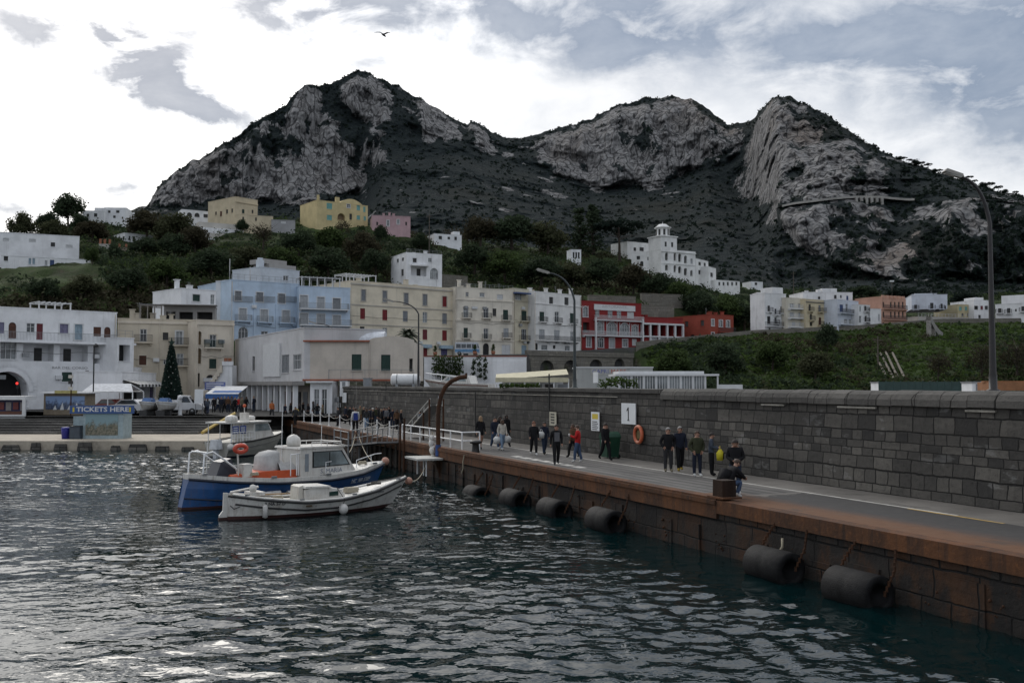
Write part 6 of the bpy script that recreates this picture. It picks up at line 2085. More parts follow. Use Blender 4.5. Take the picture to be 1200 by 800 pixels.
MB().tube([(.80*L,-.55,1.15),(.80*L,-.55,1.55),(.93*L,-.2,1.75),(.985*L,0,1.75)],.022,5).tube([(.90*L,-.35,1.2),(.90*L,-.32,1.68)],.02,5).build('bow_rail',WHITEM,b1.root)
for x in (.05,.31,.58,.9): MB().cbox((x*L,-b1.b(x) + .02,b1.g(x) + .24),(.24,.07,.09)).build('cleat',GREYM,b1.root)
MB().tube([(.60*L,-1.0,1.06),(.60*L,-1.0,1.6),(.63*L,-.98,1.62)],.02,5).build('grab_handle',WHITEM,b1.root)
b2 = Boat('wooden_boat','small white wooden boat with two black strakes moored nearest the camera',(-10.75,37.25,0),(-4.45,41.75,0),2.35,
		  [(0,.92),(.15,.74),(.35,.56),(.55,.57),(.75,.76),(1,1.17)],keel=-.4,fat=(.10,.62,.88,1,1,.92,.72,.42,.02),rake=.7,flare=.36)
b2.hull([('abs',.13),('g',0)],[BOTT,GEL])
b2.rail('black_strake',.02,.042,BLACK)
b2.rail('black_strake',.30,.036,BLACK,t0=.03,t1=.985)
L2 = b2.L
b2.deck(-.02,.58,.985,GEL,'foredeck',.06)
b2.deck(.02,.02,.58,GELD,'deck',.05)
mb = MB()
for sgn in (-1,1):
	pts = [b2.side(.02 + .97*i/24,1,sgn,-.05) + Vector((0,0,.05)) for i in range(25)]
	mb.tube(pts,.045,6)
mb.build('gunwale_cap',GEL,b2.root)
prism(MB(),[(-.28,-.3),(.02,-.3),(.04,1.0),(-.14,1.02),(-.16,.35),(-.30,.18)],-.05,.05,0).build('rudder',GEL,b2.root)
prism(MB(),[(-.34,-.3),(.1,-.3),(.1,.10),(-.32,.10)],-.056,.056).build('rudder_foot',BOTT,b2.root)
cud = prism(MB(),[(.375*L2,.55),(.60*L2,.58),(.575*L2,.92),(.50*L2,1.02),(.40*L2,1.04),(.375*L2,.98)],-.58,.58).build('cuddy',GEL,b2.root)
prism(MB(),[(.37*L2,1.042),(.515*L2,1.03),(.51*L2,1.09),(.375*L2,1.12)],-.64,.64).build('cuddy_roof',GEL,cud)
prism(MB(),[(.505*L2,.68),(.555*L2,.69),(.555*L2,.86),(.505*L2,.85)],-.60,-.581).build('porthole',M_('porthole_green',(.015,.04,.035),.2),cud)
prism(MB(),[(.345*L2,.55),(.372*L2,.55),(.372*L2,1.15),(.35*L2,1.1)],-.4,.4).build('helm_console',GELD,b2.root)
MB().cbox((.655*L2,-.12,.82),(.5,.42,.20),0,.1,.85).build('beige_cushion',M_('cushion_beige',(.30,.27,.21),.9),b2.root)
mb = MB().box(.10*L2,.17*L2,-.45,.3,.88,1.0).tube([(.02*L2,.1,1.0),(.16*L2,.05,1.16)],.045).ball((.125*L2,-.1,1.12),.16,8)
mb.build('stern_locker',GEL,b2.root)
MB().tube([(.74*L2,-.25,.98),(.77*L2,-.3,1.02),(.80*L2,-.15,1.02),(.82*L2,-.3,1.03)],.05,6).build('coiled_rope',ROPED,b2.root)
MB().tube([(.78*L2,0,1.05),(.9*L2,0,1.14),(.985*L2,0,1.24)],.025,5).build('bow_rope',ROPED,b2.root)
mb = MB()
q = b2.side(.555,.62,-1,.17)
MB().ball(q,.19,12,sz=1.15).build('ball_fender',BUOYM,b2.root)
MB().tube([q + Vector((0,0,.2)),b2.side(.555,1,-1,.05),Vector((q.x,-.5,1.0))],.015,5).build('fender_rope',ROPED,b2.root)
q = b2.side(.155,.62,-1,.10)
MB().lathe([(.02,-.26),(.10,-.22),(.10,.2),(.03,.26)],q,10).build('side_fender',BUOYM,b2.root)
plane_text('registration_lettering','3 NA 57 D',.17,M_('registration_black',(.05,.05,.06)),b2,.20,.57,1.0)
plane_text('name_lettering','LINDA',.10,M_('name_grey',(.25,.25,.26)),b2,.80,.72,1.3)
MB().box(.345*L2,.375*L2,-1.22,-1.18,.40,.47).build('side_vent',M_('vent_brown',(.06,.04,.02)),b2.root)
MB().ball((L2 + .12,.05,1.0),.17,10).build('bow_fender',BUOYP,b2.root)
MB().tube([(.005*L2,-.25,.55),(.02*L2,-.32,.42),(.045*L2,-.42,.5)],.02,5).build('stern_hook',BLACK,b2.root)
for x,y in ((.25,-.2),(.70,.25)):
	pts = [(x*L2 + .2*math.cos(a)*(1 - a/60),y + .2*math.sin(a)*(1 - a/60),b2.g(x) + .03 + a*.006) for a in np.linspace(0,19,40)]
	MB().tube(pts,.028,5).build('coiled_rope',ROPE,b2.root)
MB().tube([(.18*L2,.5,.8),(.55*L2,.62,.72)],.03,6).build('oar',M_('oar_wood',(.30,.2,.1),.6),b2.root)
for x in (.08,.33,.62,.93): MB().cbox((x*L2,-b2.b(x) + .05,b2.g(x) + .10),(.18,.05,.07)).build('cleat',GREYM,b2.root)
b3 = Boat('cabin_boat','pale grey cabin boat with white canopy moored at the inner corner of the quay',((256 - 600)/F*68.5,68.5,0),((331 - 600)/F*74.5,74.5,0),2.9,
		  [(0,1.05),(.3,1.15),(.6,1.35),(.85,1.55),(1,1.62)],keel=-.5,fat=(.85,.95,1,1,.97,.86,.62,.02),rake=.8)
GRB = paint('grey_boat_paint',(.42,.41,.37),.5,var=.2,dirt=(.26,.25,.22))
b3.hull([('abs',.10),('g',0)],[NAVY,GRB])
b3.rail('rubbing_strake',.04,.06,BLACK)
b3.rail('rubbing_strake',.45,.03,M_('strake_grey',(.2,.2,.19)))
b3.deck(.06,.01,.985,GRB)
L3 = b3.L
w3 = prism(MB(),[(.36*L3,1.1),(.72*L3,1.2),(.66*L3,1.75),(.60*L3,2.35),(.38*L3,2.35)],-1.0,1.0).build('wheelhouse',GEL,b3.root)
prism(MB(),[(.40*L3,1.75),(.64*L3,1.78),(.595*L3,2.25),(.40*L3,2.25)],-1.02,-1.001).build('side_window',TINT,w3)
MB().add([(.672*L3,-.9,1.76),(.672*L3,.9,1.76),(.612*L3,.9,2.28),(.612*L3,-.9,2.28)],[(0,1,2,3)]).build('windscreen',TINT,w3)
MB().box(.0,.62*L3,-1.15,1.15,2.36,2.46).build('canopy',GEL,b3.root)
mb = MB()
for x in (.03,.2):
	for y in (-1.05,1.05): mb.tube([(x*L3,y,1.0),(x*L3,y,2.36)],.03)
mb.build('canopy_frame',WHITEM,b3.root)
MB().lathe([(.02,0),(.42,.02),(.46,.2),(.4,.38),(.2,.46),(.01,.48)],(.12*L3,-.5,2.46),14).build('radar_dome',GEL,b3.root)
MB().lathe([(.02,0),(.3,.02),(.32,.25),(.2,.34),(.01,.36)],(.56*L3,.4,2.46),12).build('radar_dome',GEL,b3.root)
mb = MB().box(.37*L3,.42*L3,-.3,.3,2.46,3.05).tube([(.395*L3,0,3.05),(.395*L3,0,3.5)],.03)
mb.build('mast',GEL,b3.root)
MB().ball((.395*L3,0,3.55),.13,8).build('orange_lamp',ORANGE,b3.root)
for k in range(2):
	bd = MB().box((.03 + .11*k)*L3,(.12 + .11*k)*L3,-1.2,-1.17,1.65,2.2).build('price_board',M_('board_blue',(.05,.08,.25),.5),b3.root)
	mb = MB()
	for q in range(3): mb.box((.04 + .11*k)*L3,(.10 + .11*k)*L3,-1.215,-1.202,1.75 + q*.14,1.81 + q*.14)
	mb.build('board_text',FRAMEW,bd)
mb = MB()
for i in range(9):
	x = .01 + .34*i/8
	mb.tube([(x*L3,-1.25,1.0),(x*L3,-1.25,1.75)],.018)
mb.tube([(.01*L3,-1.25,1.75),(.35*L3,-1.25,1.75)],.02).tube([(.01*L3,-1.25,1.38),(.35*L3,-1.25,1.38)],.016)
mb.build('side_railing',WHITEM,b3.root)
MB().cbox((-.45,-.3,.95),(.6,.7,.65),0,0,.8).cbox((-.45,-.3,.3),(.25,.3,.9)).build('outboard_engine',M_('engine_white',(.55,.57,.6),.4),b3.root)
for i in range(3): MB().ball(b3.side(.02 + .04*i,.75,-1,.25) + Vector((-.3 + i*.1,-.2*i,.1)),.26,10).build('ball_fender',BUOYM,b3.root)
def rope(p0,p1,sag,r,mat,label,name='mooring_rope'):
	p0,p1 = Vector(p0),Vector(p1)
	pts = []
	for i in range(15):
		a = i/14
		p = p0.lerp(p1,a)
		p.z -= sag*4*a*(1 - a)
		pts.append(p - p0)
	o = MB().tube(pts,r,5).build(name,mat)
	o.location = p0
	return tag(o,label,'rope','mooring ropes')
bow1 = b1.root.location + Matrix.Rotation(b1.root.rotation_euler.z,3,'Z') @ b1.side(.98,1,-1)
bow2 = b2.root.location + Matrix.Rotation(b2.root.rotation_euler.z,3,'Z') @ b2.side(.99,1,-1)
rope(bow2,Q(edge_s(503),-.05,.95),.55,.022,ROPE,'pale rope sagging from the white boat bow to the quay')
rope(bow1 + Vector((-.4,0,.1)),Q(edge_s(420),0,1.6),.35,.022,ROPE,'rope from the blue boat bow up to the quay edge')
rope(b1.root.location + Matrix.Rotation(b1.root.rotation_euler.z,3,'Z') @ Vector((.80*b1.L,0,1.9)),Q(edge_s(416),0,1.55),.2,.022,ROPE,'rope from the wheelhouse foot of the blue boat toward the quay')
o = MB().ball((0,0,0),.42,14).tube([(0,0,.4),(0,0,1.2)],.02,5).build('mooring_buoy',BUOYM)
o.location = P(342,516,73)
tag(o,'round pale buoy hanging at the quay corner beside the cabin boat','buoy')
# ================================================================== things on the pier
FR = .47
def fender(px,py,label,Lf=1.5):
	d = -.56
	s = s_at(px,d)
	p = Q(s,d,0)
	z = Zat(px,py,p.y)
	e = empty('quay_fender',(p.x,p.y,z),WALL_RZ,label,'fender','black cylindrical fenders hanging on the quay')
	k = Lf/2
	mb = MB().lathe([(.27,k - .05),(.30,k),(FR - .04,k),(FR,k - .04),(FR,.1),(FR*.985,0),(FR,-.1),(FR,-k + .04),(FR - .04,-k),(.3,-k)],(0,0,0),26,axis='X')
	mb.build('cylinder',RUBBER,e)
	MB().lathe([(.30,k - .01),(.275,k - .3),(.001,k - .5),(.001,-k + .5),(.275,-k + .3),(.3,-k + .01)],(0,0,0),20,axis='X').build('hollow_core',BLACK,e)
	for sx_ in (-1,1):
		mb = MB()
		pts = [(sx_*(k + .05),.05,0),(sx_*(k + .08),.35,.55),(sx_*(k - .1),.58,1.0)]
		for a,b_ in zip(pts[:-1],pts[1:]):
			n = 5
			for i in range(n):
				c = Vector(a).lerp(Vector(b_),(i + .5)/n)
				mb.cbox(c,(.05,.04,.13),0,.6*(i % 2))
		mb.tube([pts[0],pts[1],pts[2]],.02,5)
		mb.build('chain',RUSTD,e)
	return e
FD = [(558,580.5,'farthest black drum fender below the small landing platform'),(603,586,'second farthest drum fender along the quay face'),(649,598,'third drum fender along the quay, under the man in the open jacket'),
	  (710,611,'fourth drum fender, largest of the four close together'),(906,663,'black drum fender below and right of the square rusty block'),(1004,691,'nearest drum fender at the lower right, splashed by water')]
for px,py,lab in FD: fender(px,py,lab)
for px,lab in ((545,'pale rope hanging over the quay edge beside the black bollard'),(920,'frayed pale rope end on the quay face beside a drum fender')):
	s = edge_s(px)
	pts = [Q(s,-.06,1.55),Q(s + .1,-.1,1.2),Q(s + .05,-.1,.9),Q(s + .3,-.1,.6)] if px < 600 else [Q(s,-.06,.95),Q(s - .1,-.14,.75),Q(s + .1,-.14,.5)]
	o0 = pts[0]
	o = MB().tube([p - o0 for p in pts],.035,5).build('rope_end',ROPE)
	o.location = o0
	tag(o,lab,'rope')
p = Q(edge_s(545),.55)
e = empty('bollard',p,WALL_RZ,'small black bollard with a flared top at the quay edge','bollard')
MB().lathe([(.22,0),(.20,.08),(.17,.45),(.19,.50)],n=14).build('post',BLACK,e)
MB().lathe([(.19,.502),(.30,.53),(.30,.62),(.2,.68),(.01,.69)],n=14).build('cap',BLACK,e)
sB = edge_s(834)
p = Q(sB - .1,.34,DECK + .10)
e = empty('mooring_block',p,WALL_RZ,'square dark rusty steel block on the quay edge beside the crouching man','bollard')
MB().cbox((0,0,.26),(.50,.50,.52),0,0,.97).build('block',rust_mat('block_rust',.22,.15),e)
MB().cbox((0,0,.005),(.8,.7,.05)).build('base_plate',RUST,e)
p = Q(edge_s(514),.35)
e = empty('davit_pipe',(p.x,p.y,0),0,'tall rusty curved steel pipe with a blue wrapping standing at the quay edge','davit')
Yd = p.y
def rel(px,py):
	v = P(px,py,Yd)
	return (v.x - p.x,0,v.z)
pts = [(0,0,-.5),rel(513.5,545),rel(513.5,520),rel(513.3,495),rel(514,478),rel(517,463),rel(522,453),rel(529,446.5),rel(538,442.5),rel(547,441)]
MB().tube(pts,.12,10).build('pipe',RUSTD,e)
MB().tube([rel(513.5,534),rel(513.5,521)],.15,10).build('blue_wrapping',M_('wrap_blue',(.02,.06,.20),.7,bump=.5),e)
MB().tube([rel(546,444),rel(546.5,437)],.06,6).build('end_hook',RUSTD,e)
e = empty('landing_platform',Q(edge_s(512),-.9,1.12),WALL_RZ,'small pale landing platform sticking out from the quay below the rusty pipe','platform')
MB().box(-1.0,1.25,-.6,.85,-.05,.05).build('platform_top',M_('platform_grey',(.42,.42,.40),.7,dirt=(.25,.25,.24)),e)
for x in (-.6,.5,.95): MB().tube([(x,.0,-.9),(x,.0,-.06)],.04).build('leg',WHITEM,e)
e = empty('hanging_buoys',Q(edge_s(508.5),-.10,1.6),0,'cluster of pale buoys and rags hanging beside the rusty pipe','buoys')
for dx_,dz_,r0 in ((0,.55,.13),(-.05,.25,.16),(.02,-.1,.20),(.05,-.5,.15)): MB().ball((dx_,0,dz_),r0,8,sz=1.4).build('buoy',BUOYM if dz_ > -.3 else GELD,e)
MB().tube([(0,0,-.8),(0,0,.9)],.02,5).build('rope',ROPE,e)
s_,z_ = wall_pt(487,490)
p = Q(edge_s(489),1.3)
o = MB().tube([(0,0,0),(0,0,Zat(487.5,464,p.y) - DECK)],.055,8).lathe([(.14,0),(.14,.03),(.06,.05)],n=10).build('steel_pole',M_('pole_bluegrey',(.30,.36,.42),.4))
o.location = p
tag(o,'slim blue grey steel pole standing on the pier behind the white railing','pole')
e = empty('white_railing',Q(edge_s(526),.75),WALL_RZ,'white tubular railing along the quay edge left of the rusty pipe','railing')
Lr = (Q(edge_s(458)) - Q(edge_s(526))).length
mb = MB()
for z in (.95,.5): mb.tube([(0,0,z),(-Lr,0,z)],.035,6)
nn = 6
for i in range(nn + 1): mb.tube([(-Lr*i/nn,0,0),(-Lr*i/nn,0,.95)],.04,6)
for z in (.95,.5): mb.tube([(0,0,z),(0,1.0,z)],.035,6)
mb.tube([(0,1,0),(0,1,.95)],.04,6)
mb.build('rails',WHITEM,e)
sp_ = [edge_s(px) for px in (345,354,363,373,385,398,412,427,441)]
GRPS = 'white stanchion posts along the far quay edge'
proto = empty('stanchion',Q(sp_[0],.9),0,'thin white stanchion post in the row along the far quay edge','post',GRPS)
MB().tube([(0,0,0),(0,0,1.05)],.045,8).build('post',WHITEM,proto)
MB().lathe([(.14,0),(.14,.04),(.05,.06)],n=10).build('foot',WHITEM,proto)
for s in sp_[1:]:
	c = copy_tree(proto)
	c.location = Q(s,.9)
mb = MB()
for s0,s1 in zip(sp_[:-1],sp_[1:]):
	a,b_ = Q(s0,.9,DECK + .95),Q(s1,.9,DECK + .95)
	mb.tube([a.lerp(b_,i/6) - Vector((0,0,.25*4*(i/6)*(1 - i/6))) for i in range(7)],.018,4)
o = tag(mb.build('barrier_chain',WHITEP),'sagging chain strung between the white stanchion posts','chain')
e = empty('gangway',Q(edge_s(470),.1,DECK),WALL_RZ,'grey steel gangway stairs descending from the pier beside the moored boats','gangway')
Lg = 11.0
mb = MB()
mb.add([(0,-1.6,-.05),(-Lg,-1.6,-.95),(-Lg,-.25,-.95),(0,-.25,-.05),(0,-1.6,.05),(-Lg,-1.6,-.85),(-Lg,-.25,-.85),(0,-.25,.05)],[(3,2,1,0),(4,5,6,7),(0,1,5,4),(1,2,6,5),(2,3,7,6),(3,0,4,7)])
mb.build('walkway',M_('grating_grey',(.22,.22,.22),.6,dirt=(.12,.12,.11)),e)
mb = MB()
for y in (-1.6,-.3):
	mb.tube([(0,y,1.0),(-Lg*.55,y,.45)],.03,6).tube([(0,y,.5),(-Lg*.55,y,-.05)],.025,6)
	for i in range(6):
		x = -Lg*.55*i/5
		mb.tube([(x,y,x*.082),(x + .25,y,1.0 + x*.09)],.028,6)
mb.build('handrail',GREYM,e)
mb = MB()
for x in (-Lg,-Lg*.82,-Lg*.62):
	for y in (-1.7,-.4): mb.tube([(x,y,-1.6),(x,y,.35)],.05,6)
for z in (.3,-.2,-.6): mb.tube([(-Lg,-1.7,z),(-Lg*.62,-1.7,z)],.03,6)
mb.build('platform_frame',GREYM,e)
mb = MB()
for i in range(7): mb.tube([(-1 - i*1.2,-.1,-1.9),(-1 - i*1.2,-.1,-.3)],.09,6)
mb.build('timber_pile',M_('pile_dark',(.05,.045,.038),.9),e).__setitem__('kind','stuff')
e = empty('raised_ramp',Q(edge_s(455),2.2,DECK),WALL_RZ,'raised pale boarding ramp tilted up on a rusty frame behind the railing','ramp')
mb = MB()
for y in (-.4,.4):
	mb.tube([(-1.9,y,.3),(3.0,y,2.2)],.06,6).tube([(-1.9,y,.75),(3.0,y,2.6)],.04,6)
	for i in range(5): mb.tube([(-1.9 + i*1.22,y,.3 + i*.475),(-1.9 + i*1.22,y,.75 + i*.46)],.03,5)
mb.build('side_rails',M_('ramp_pale',(.42,.42,.40),.5),e)
MB().add([(-1.9,-.4,.28),(3,-.4,2.18),(3,.4,2.18),(-1.9,.4,.28)],[(0,1,2,3)]).build('ramp_deck',GREYM,e)
mb = MB()
for x,z in ((3.0,2.6),(1.8,1.75)):
	for y in (-.45,.45): mb.tube([(x,y,0),(x,y,z)],.06,6)
mb.build('support_frame',RUSTD,e)
for px,dd,h,lab in ((474,.2,3.6,'left rusty mooring pole rising beside the gangway'),(482.5,.0,3.9,'right rusty mooring pole rising beside the gangway')):
	p = Q(edge_s(px),dd - .5,-.8)
	o = MB().tube([(0,0,0),(0.02,0,h)],[.09,.06],7).build('mooring_pole',RUSTD)
	o.location = p
	tag(o,lab,'pole')
p = Q(edge_s(336),.9)
e = empty('hydrant_post',p,0,'yellow and black service post at the far corner of the quay','post')
MB().lathe([(.25,0),(.25,.5),(.32,.55),(.32,.9),(.18,1.1),(.05,1.15)],n=10).build('column',M_('hydrant_yellow',(.28,.20,.05),.6,dirt=(.05,.045,.03)),e)
MB().cbox((.3,0,.5),(.35,.4,.8)).build('black_box',BLACK,e)
o = MB().tube([(0,0,0),(0,0,3.4)],.07,6).build('drainpipe',BLACK)
o.location = Q(S_WALL_END - .4,WOFF - .1)
tag(o,'black drainpipe at the far end of the harbour wall','pipe')
# ================================================================== behind the wall
TANKW = paint('tank_white',(.66,.67,.68),.45,var=.12)
p = P(475,470,86)
e = empty('storage_tank',(p.x,p.y,2.3),0,'white horizontal cylindrical tank on cradles behind the wall','tank')
x0,x1 = P(459.5,445,86).x - p.x,P(491,445,86).x - p.x
zc_ = Zat(475,445,86) - 2.3
MB().lathe([(.02,x0 - .12),(.30,x0 - .1),(.50,x0),(.52,x0 + .05),(.52,x1 - .05),(.5,x1),(.3,x1 + .1),(.02,x1 + .12)],(0,0,zc_),20,axis='X').build('cylinder',TANKW,e)
for x in (x0 + .45,x1 - .45):
	MB().box(x - .12,x + .12,-.45,.45,0,zc_ - .35).build('cradle',GREYM,e)
	MB().lathe([(.535,x - .04),(.535,x + .04)],(0,0,zc_),20,axis='X').build('strap',GREYM,e)
by = Boat('yacht','white motor yacht laid up behind the wall under the white retaining wall',(P(577,450,84).x,84,0),(P(497,450,86).x,86,0),2.6,[(0,1.9),(.5,2.0),(1,2.35)],keel=.6,fat=(.9,1,1,.95,.7,.02),rake=1.0)
by.root.location.z = 2.55
by.hull([('abs',1.0),('g',0)],[NAVY,GEL])
by.deck(.05,.01,.98,GEL)
prism(MB(),[(.25*by.L,1.9),(.72*by.L,2.0),(.60*by.L,2.6),(.30*by.L,2.65)],-.9,.9).build('cabin',GEL,by.root)
prism(MB(),[(.33*by.L,2.15),(.64*by.L,2.2),(.58*by.L,2.5),(.34*by.L,2.5)],-.92,.92).build('cabin_window',TINT,by.root)
by.rail('rubbing_strake',.15,.04,M_('strake_brown',(.16,.07,.045)))
mb = MB()
for sgn in (-1,1):
	pts = [by.side(t,1,sgn,-.1) + Vector((0,0,.55)) for t in np.linspace(.3,.98,12)]
	mb.tube(pts,.025)
	for q in pts[::2]: mb.tube([q,q - Vector((0,0,.55))],.02)
mb.build('deck_rail',WHITEM,by.root)
for t in (.25,.7): MB().box(t*by.L - .1,t*by.L + .1,-.5,.5,-2.3,.75).build('stand',GREYM,by.root)
by.root.location.z = 2.3 + .9
for px,py,w,h,d,Y,lab,m_ in [(404,448.5,9,4,1.2,101,'small white cabinet on the ledge left of the two shuttered windows',WHITE),(431,447,9,7,1.0,99,'grey metal cabinet behind the wall below the shuttered window',GREYM),
									(1031,451,12,5,1.5,70,'first small white shed behind the right part of the wall',WHITE),(1052,452,14,5,1.6,71,'wider white shed behind the right part of the wall',WHITE),(1140,451.5,14,6,1.4,60,'pale shed behind the wall left of the near street lamp',WHITE)]:
	c = P(px,py,Y)
	ww,hh = w*Y/F,h*Y/F
	e = empty('cabinet' if Y > 80 else 'shed',(c.x,c.y,c.z - hh/2),0,lab,'cabinet' if Y > 80 else 'shed')
	MB().box(-ww/2,ww/2,-d/2,d/2,-1.2,hh).build('body',m_,e)
	MB().box(-ww/2 - .06,ww/2 + .06,-d/2 - .06,d/2 + .06,hh + .002,hh + .08).build('lid',GREYM,e)
	MB().box(-ww*.2,ww*.2,-d/2 - .02,-d/2 - .004,.05 - .2,hh*.8).build('door',SHUT['grey'],e)
e = empty('yard_fence',P(1090,452,66),0,'low dark green mesh fence behind the right part of the wall','fence')
mb = MB()
wf = 60*66/F
for i in range(15): mb.tube([(-wf + 2*wf*i/14,0,-1.5),(-wf + 2*wf*i/14,0,.35)],.03,5)
mb.build('post',M_('fence_green',(.02,.05,.045),.6),e).__setitem__('kind','stuff')
MB().box(-wf,wf,-.01,.01,-.9,.28).build('mesh_panel',M_('fence_green_mesh',(.03,.06,.055),.7),e)
o = MB().cbox((0,0,0),(2.4,1.2,.35)).cbox((0,0,.2),(2.5,.3,.06)).build('timber_stack',M_('timber_orange',(.28,.13,.06),.8))
o.location = P(1186,452.5,42)
tag(o,'orange brown timber stack on the wall right of the near street lamp','timber')
for i,(xa,ya,xb,yb) in enumerate([(1032,417,1047,447),(1038,416,1052,446),(1046,417,1060,446),(1026,419,1038,444)]):
	pa,pb = hit_terr(xa,ya,140),hit_terr(xb,yb,140)
	pa.z += .5; pb.z += .5
	o = MB().tube([(0,0,0),pb - pa],.22,5).build('timber_beam',M_('timber_pale',(.15,.13,.105),.9))
	o.location = pa
	tag(o,'pale timber beam of the old slipway lying down the green slope','beam','timber slipway beams on the slope')
e = empty('white_slide',hit_terr(1092,396,140) + Vector((0,0,.3)),.4,'white curved chute standing on the slope below the pale blue villa','slide')
mb = MB()
pts = [(-.9,0,4.4),(-.5,0,3.6),(.4,0,2.2),(1.6,0,1.0),(2.6,0,.4)]
mb.add([(x,y,z) for x,_,z in pts for y in (-.6,.6)],[(2*i,2*i + 2,2*i + 3,2*i + 1) for i in range(4)])
for y in (-.62,.62): mb.add([(x,y,z + k) for x,_,z in pts for k in (-.9,.5)],[(2*i,2*i + 2,2*i + 3,2*i + 1) for i in range(4)])
mb.build('chute',CONC,e)
for x,z in ((-.8,4),(.4,2.2),(1.8,.9)): MB().box(x - .1,x + .1,-.6,.6,-1,z - .5).build('support',CONC,e)
# ================================================================== on the harbour front
TKB = paint('ticket_blue',(.035,.085,.24),.5,var=.1)
Yk = 79.5
p = P(120,513,Yk)
e = empty('ticket_kiosk',(p.x,p.y,LZ),0,'ticket kiosk with a blue TICKETS HERE banner and a pale picture panel','kiosk')
k = Yk/F
x0,x1 = (97 - 120)*k,(144 - 120)*k
zt2 = Zat(120,484,Yk) - LZ
KB = paint('kiosk_pale_blue',(.30,.38,.41),.5)
MB().box(x0,x1,0,1.8,0,zt2).build('booth',KB,e)
def mural(name,ca,cb,cc_):
	m,nt,bb = newmat(name)
	pp_ = nt.coord()
	sp = nt.new('ShaderNodeSeparateXYZ'); nt.l.new(pp_,sp.inputs[0])
	n = nt.noise(pp_,1.6,6,.7)
	v = nt.math('ADD',nt.math('MULTIPLY',sp.outputs[2],.5),nt.math('MULTIPLY',nt.math('SUBTRACT',n,.5),1.6))
	c = nt.mix(nt.ramp(v,.45,.75),nt.mix(nt.ramp(nt.noise(pp_,5,4,.7),.35,.65),ca,cb),cc_)
	nt.put(bb.inputs['Base Color'],c)
	bb.inputs['Roughness'].default_value = .4
	return m
MB().box(x0 + .22,x1 - .42,-.03,-.004,zt2*.14,zt2*.97).build('picture_panel',mural('picture_print',(.06,.07,.05),(.22,.20,.15),(.20,.30,.33)),e)
bn = MB().box((82 - 120)*k,(157 - 120)*k,-.14,-.05,zt2 - .02,zt2 + 9*k).build('banner',TKB,e)
MB().box(x0 - .1,x1 + .1,-.04,1.9,zt2 + .002,zt2 + .1).build('roof',KB,e)
text_obj('lettering','TICKETS HERE',.52,FRAMEW,bn,Matrix.Translation(((120.5 - 120)*k,-.146,zt2 + 4.3*k)) @ TEXT_FRONT,.004,1.28,.012)
for xx in (86.5,152.5): MB().box((xx - 120)*k - .07,(xx - 120)*k + .07,-.147,-.143,zt2 + 1.5*k,zt2 + 7*k).build('yellow_arrow',M_('arrow_yellow',(.55,.45,.04)),bn)
MB().box((85 - 120)*k,(96.5 - 120)*k,.1,.18,zt2*.44,zt2*.88).build('price_board',KB,e)
e = empty('blue_bin',(P(77,513,Yk).x,Yk,LZ),0,'bright blue plastic bin left of the ticket kiosk','bin')
MB().lathe([(.001,.0),(.30,.01),(.36,.8),(.37,.86),(.30,.92),(.001,.95)],n=14).build('body',M_('bin_blue',(.025,.03,.26),.5),e)
MB().lathe([(.38,.82),(.39,.86),(.38,.89)],n=14).build('rim',M_('bin_blue',(.025,.03,.26),.5),e)
e = empty('dark_cabinet',(P(90,513,Yk).x,Yk - .1,LZ),0,'dark slate cabinet between the blue bin and the ticket kiosk','cabinet')
MB().box(-.43,.43,-.3,.3,0,1.0).build('body',M_('cabinet_slate',(.035,.05,.07),.5),e)
MB().box(-.46,.46,-.33,.33,1.002,1.06).build('lid',BLACK,e)
MB().box(-.38,.38,-.315,-.302,.08,.9).build('door',M_('cabinet_slate2',(.05,.065,.085),.5),e)
Yb_ = 96.0
k = Yb_/F
p = P(75,487,Yb_)
e = empty('poster_kiosk',(p.x,p.y,PZ),0,'kiosk with a big pale blue seaside poster and white roof edge at left','kiosk')
x0,x1 = (51 - 75)*k,(100 - 75)*k
h1 = Zat(75,461,Yb_) - PZ
MB().box(x0,x1,0,2.2,0,h1).build('booth',M_('kiosk_wood',(.22,.18,.13),.8),e)
MB().box(x0 + .2,x1 - .1,-.03,-.004,.55,h1 - .25).build('poster',mural('poster_print',(.03,.045,.09),(.10,.13,.2),(.20,.30,.50)),e)
MB().box(x0 - .3,x1 + .4,-.4,2.4,h1 + .002,h1 + .14).build('roof',FRAMEW,e)
MB().box((66 - 75)*k,(92 - 75)*k,-.45,-.402,h1 + .01,h1 + .3).build('yellow_fascia',M_('fascia_yellow',(.42,.37,.14)),e)
mb = MB()
for i in range(4): mb.add([(x0 + .9 + i*.7,-.035,.5),(x0 + 1.3 + i*.7,-.035,.5),(x0 + 1.15 + i*.7,-.035,.95 + .3*(i % 2))],[(0,1,2)])
mb.build('poster_motif',FRAMEW,e).__setitem__('kind','stuff')
p = P(10,489,92)
k = 92/F
e = empty('white_frame_kiosk',(p.x,92.5,PZ - .2),0,'white framed kiosk with dark blue and red goods at the far left edge','kiosk')
x0,x1 = -30*k,17.5*k
h1 = Zat(10,464,92) - PZ + .2
MB().box(x0,x1,-.25,2,h1 - .35,h1).box(x1 - .28,x1,-.25,-.05,0,h1 - .351).box(x0,x1 - .281,-.2,0,0,.35).build('frame',FRAMEW,e)
MB().box(x0,x1 - .3,.5,.6,.36,h1 - .36).build('back_panel',M_('goods_blue',(.02,.025,.09),.5),e)
for i in range(5): MB().box(x0 + .3 + i*.68,x0 + .8 + i*.68,.40,.48,.7 + .1*(i % 2),1.5).build('poster',M_('goods_red',(.14,.02,.02)) if i % 2 else M_('goods_pale',(.22,.2,.2)),e)
MB().box(x0,x1 - .3,-.1,.3,.351,.65).build('counter',SHUT['brown'],e)
p = P(126,482,101)
k = 101/F
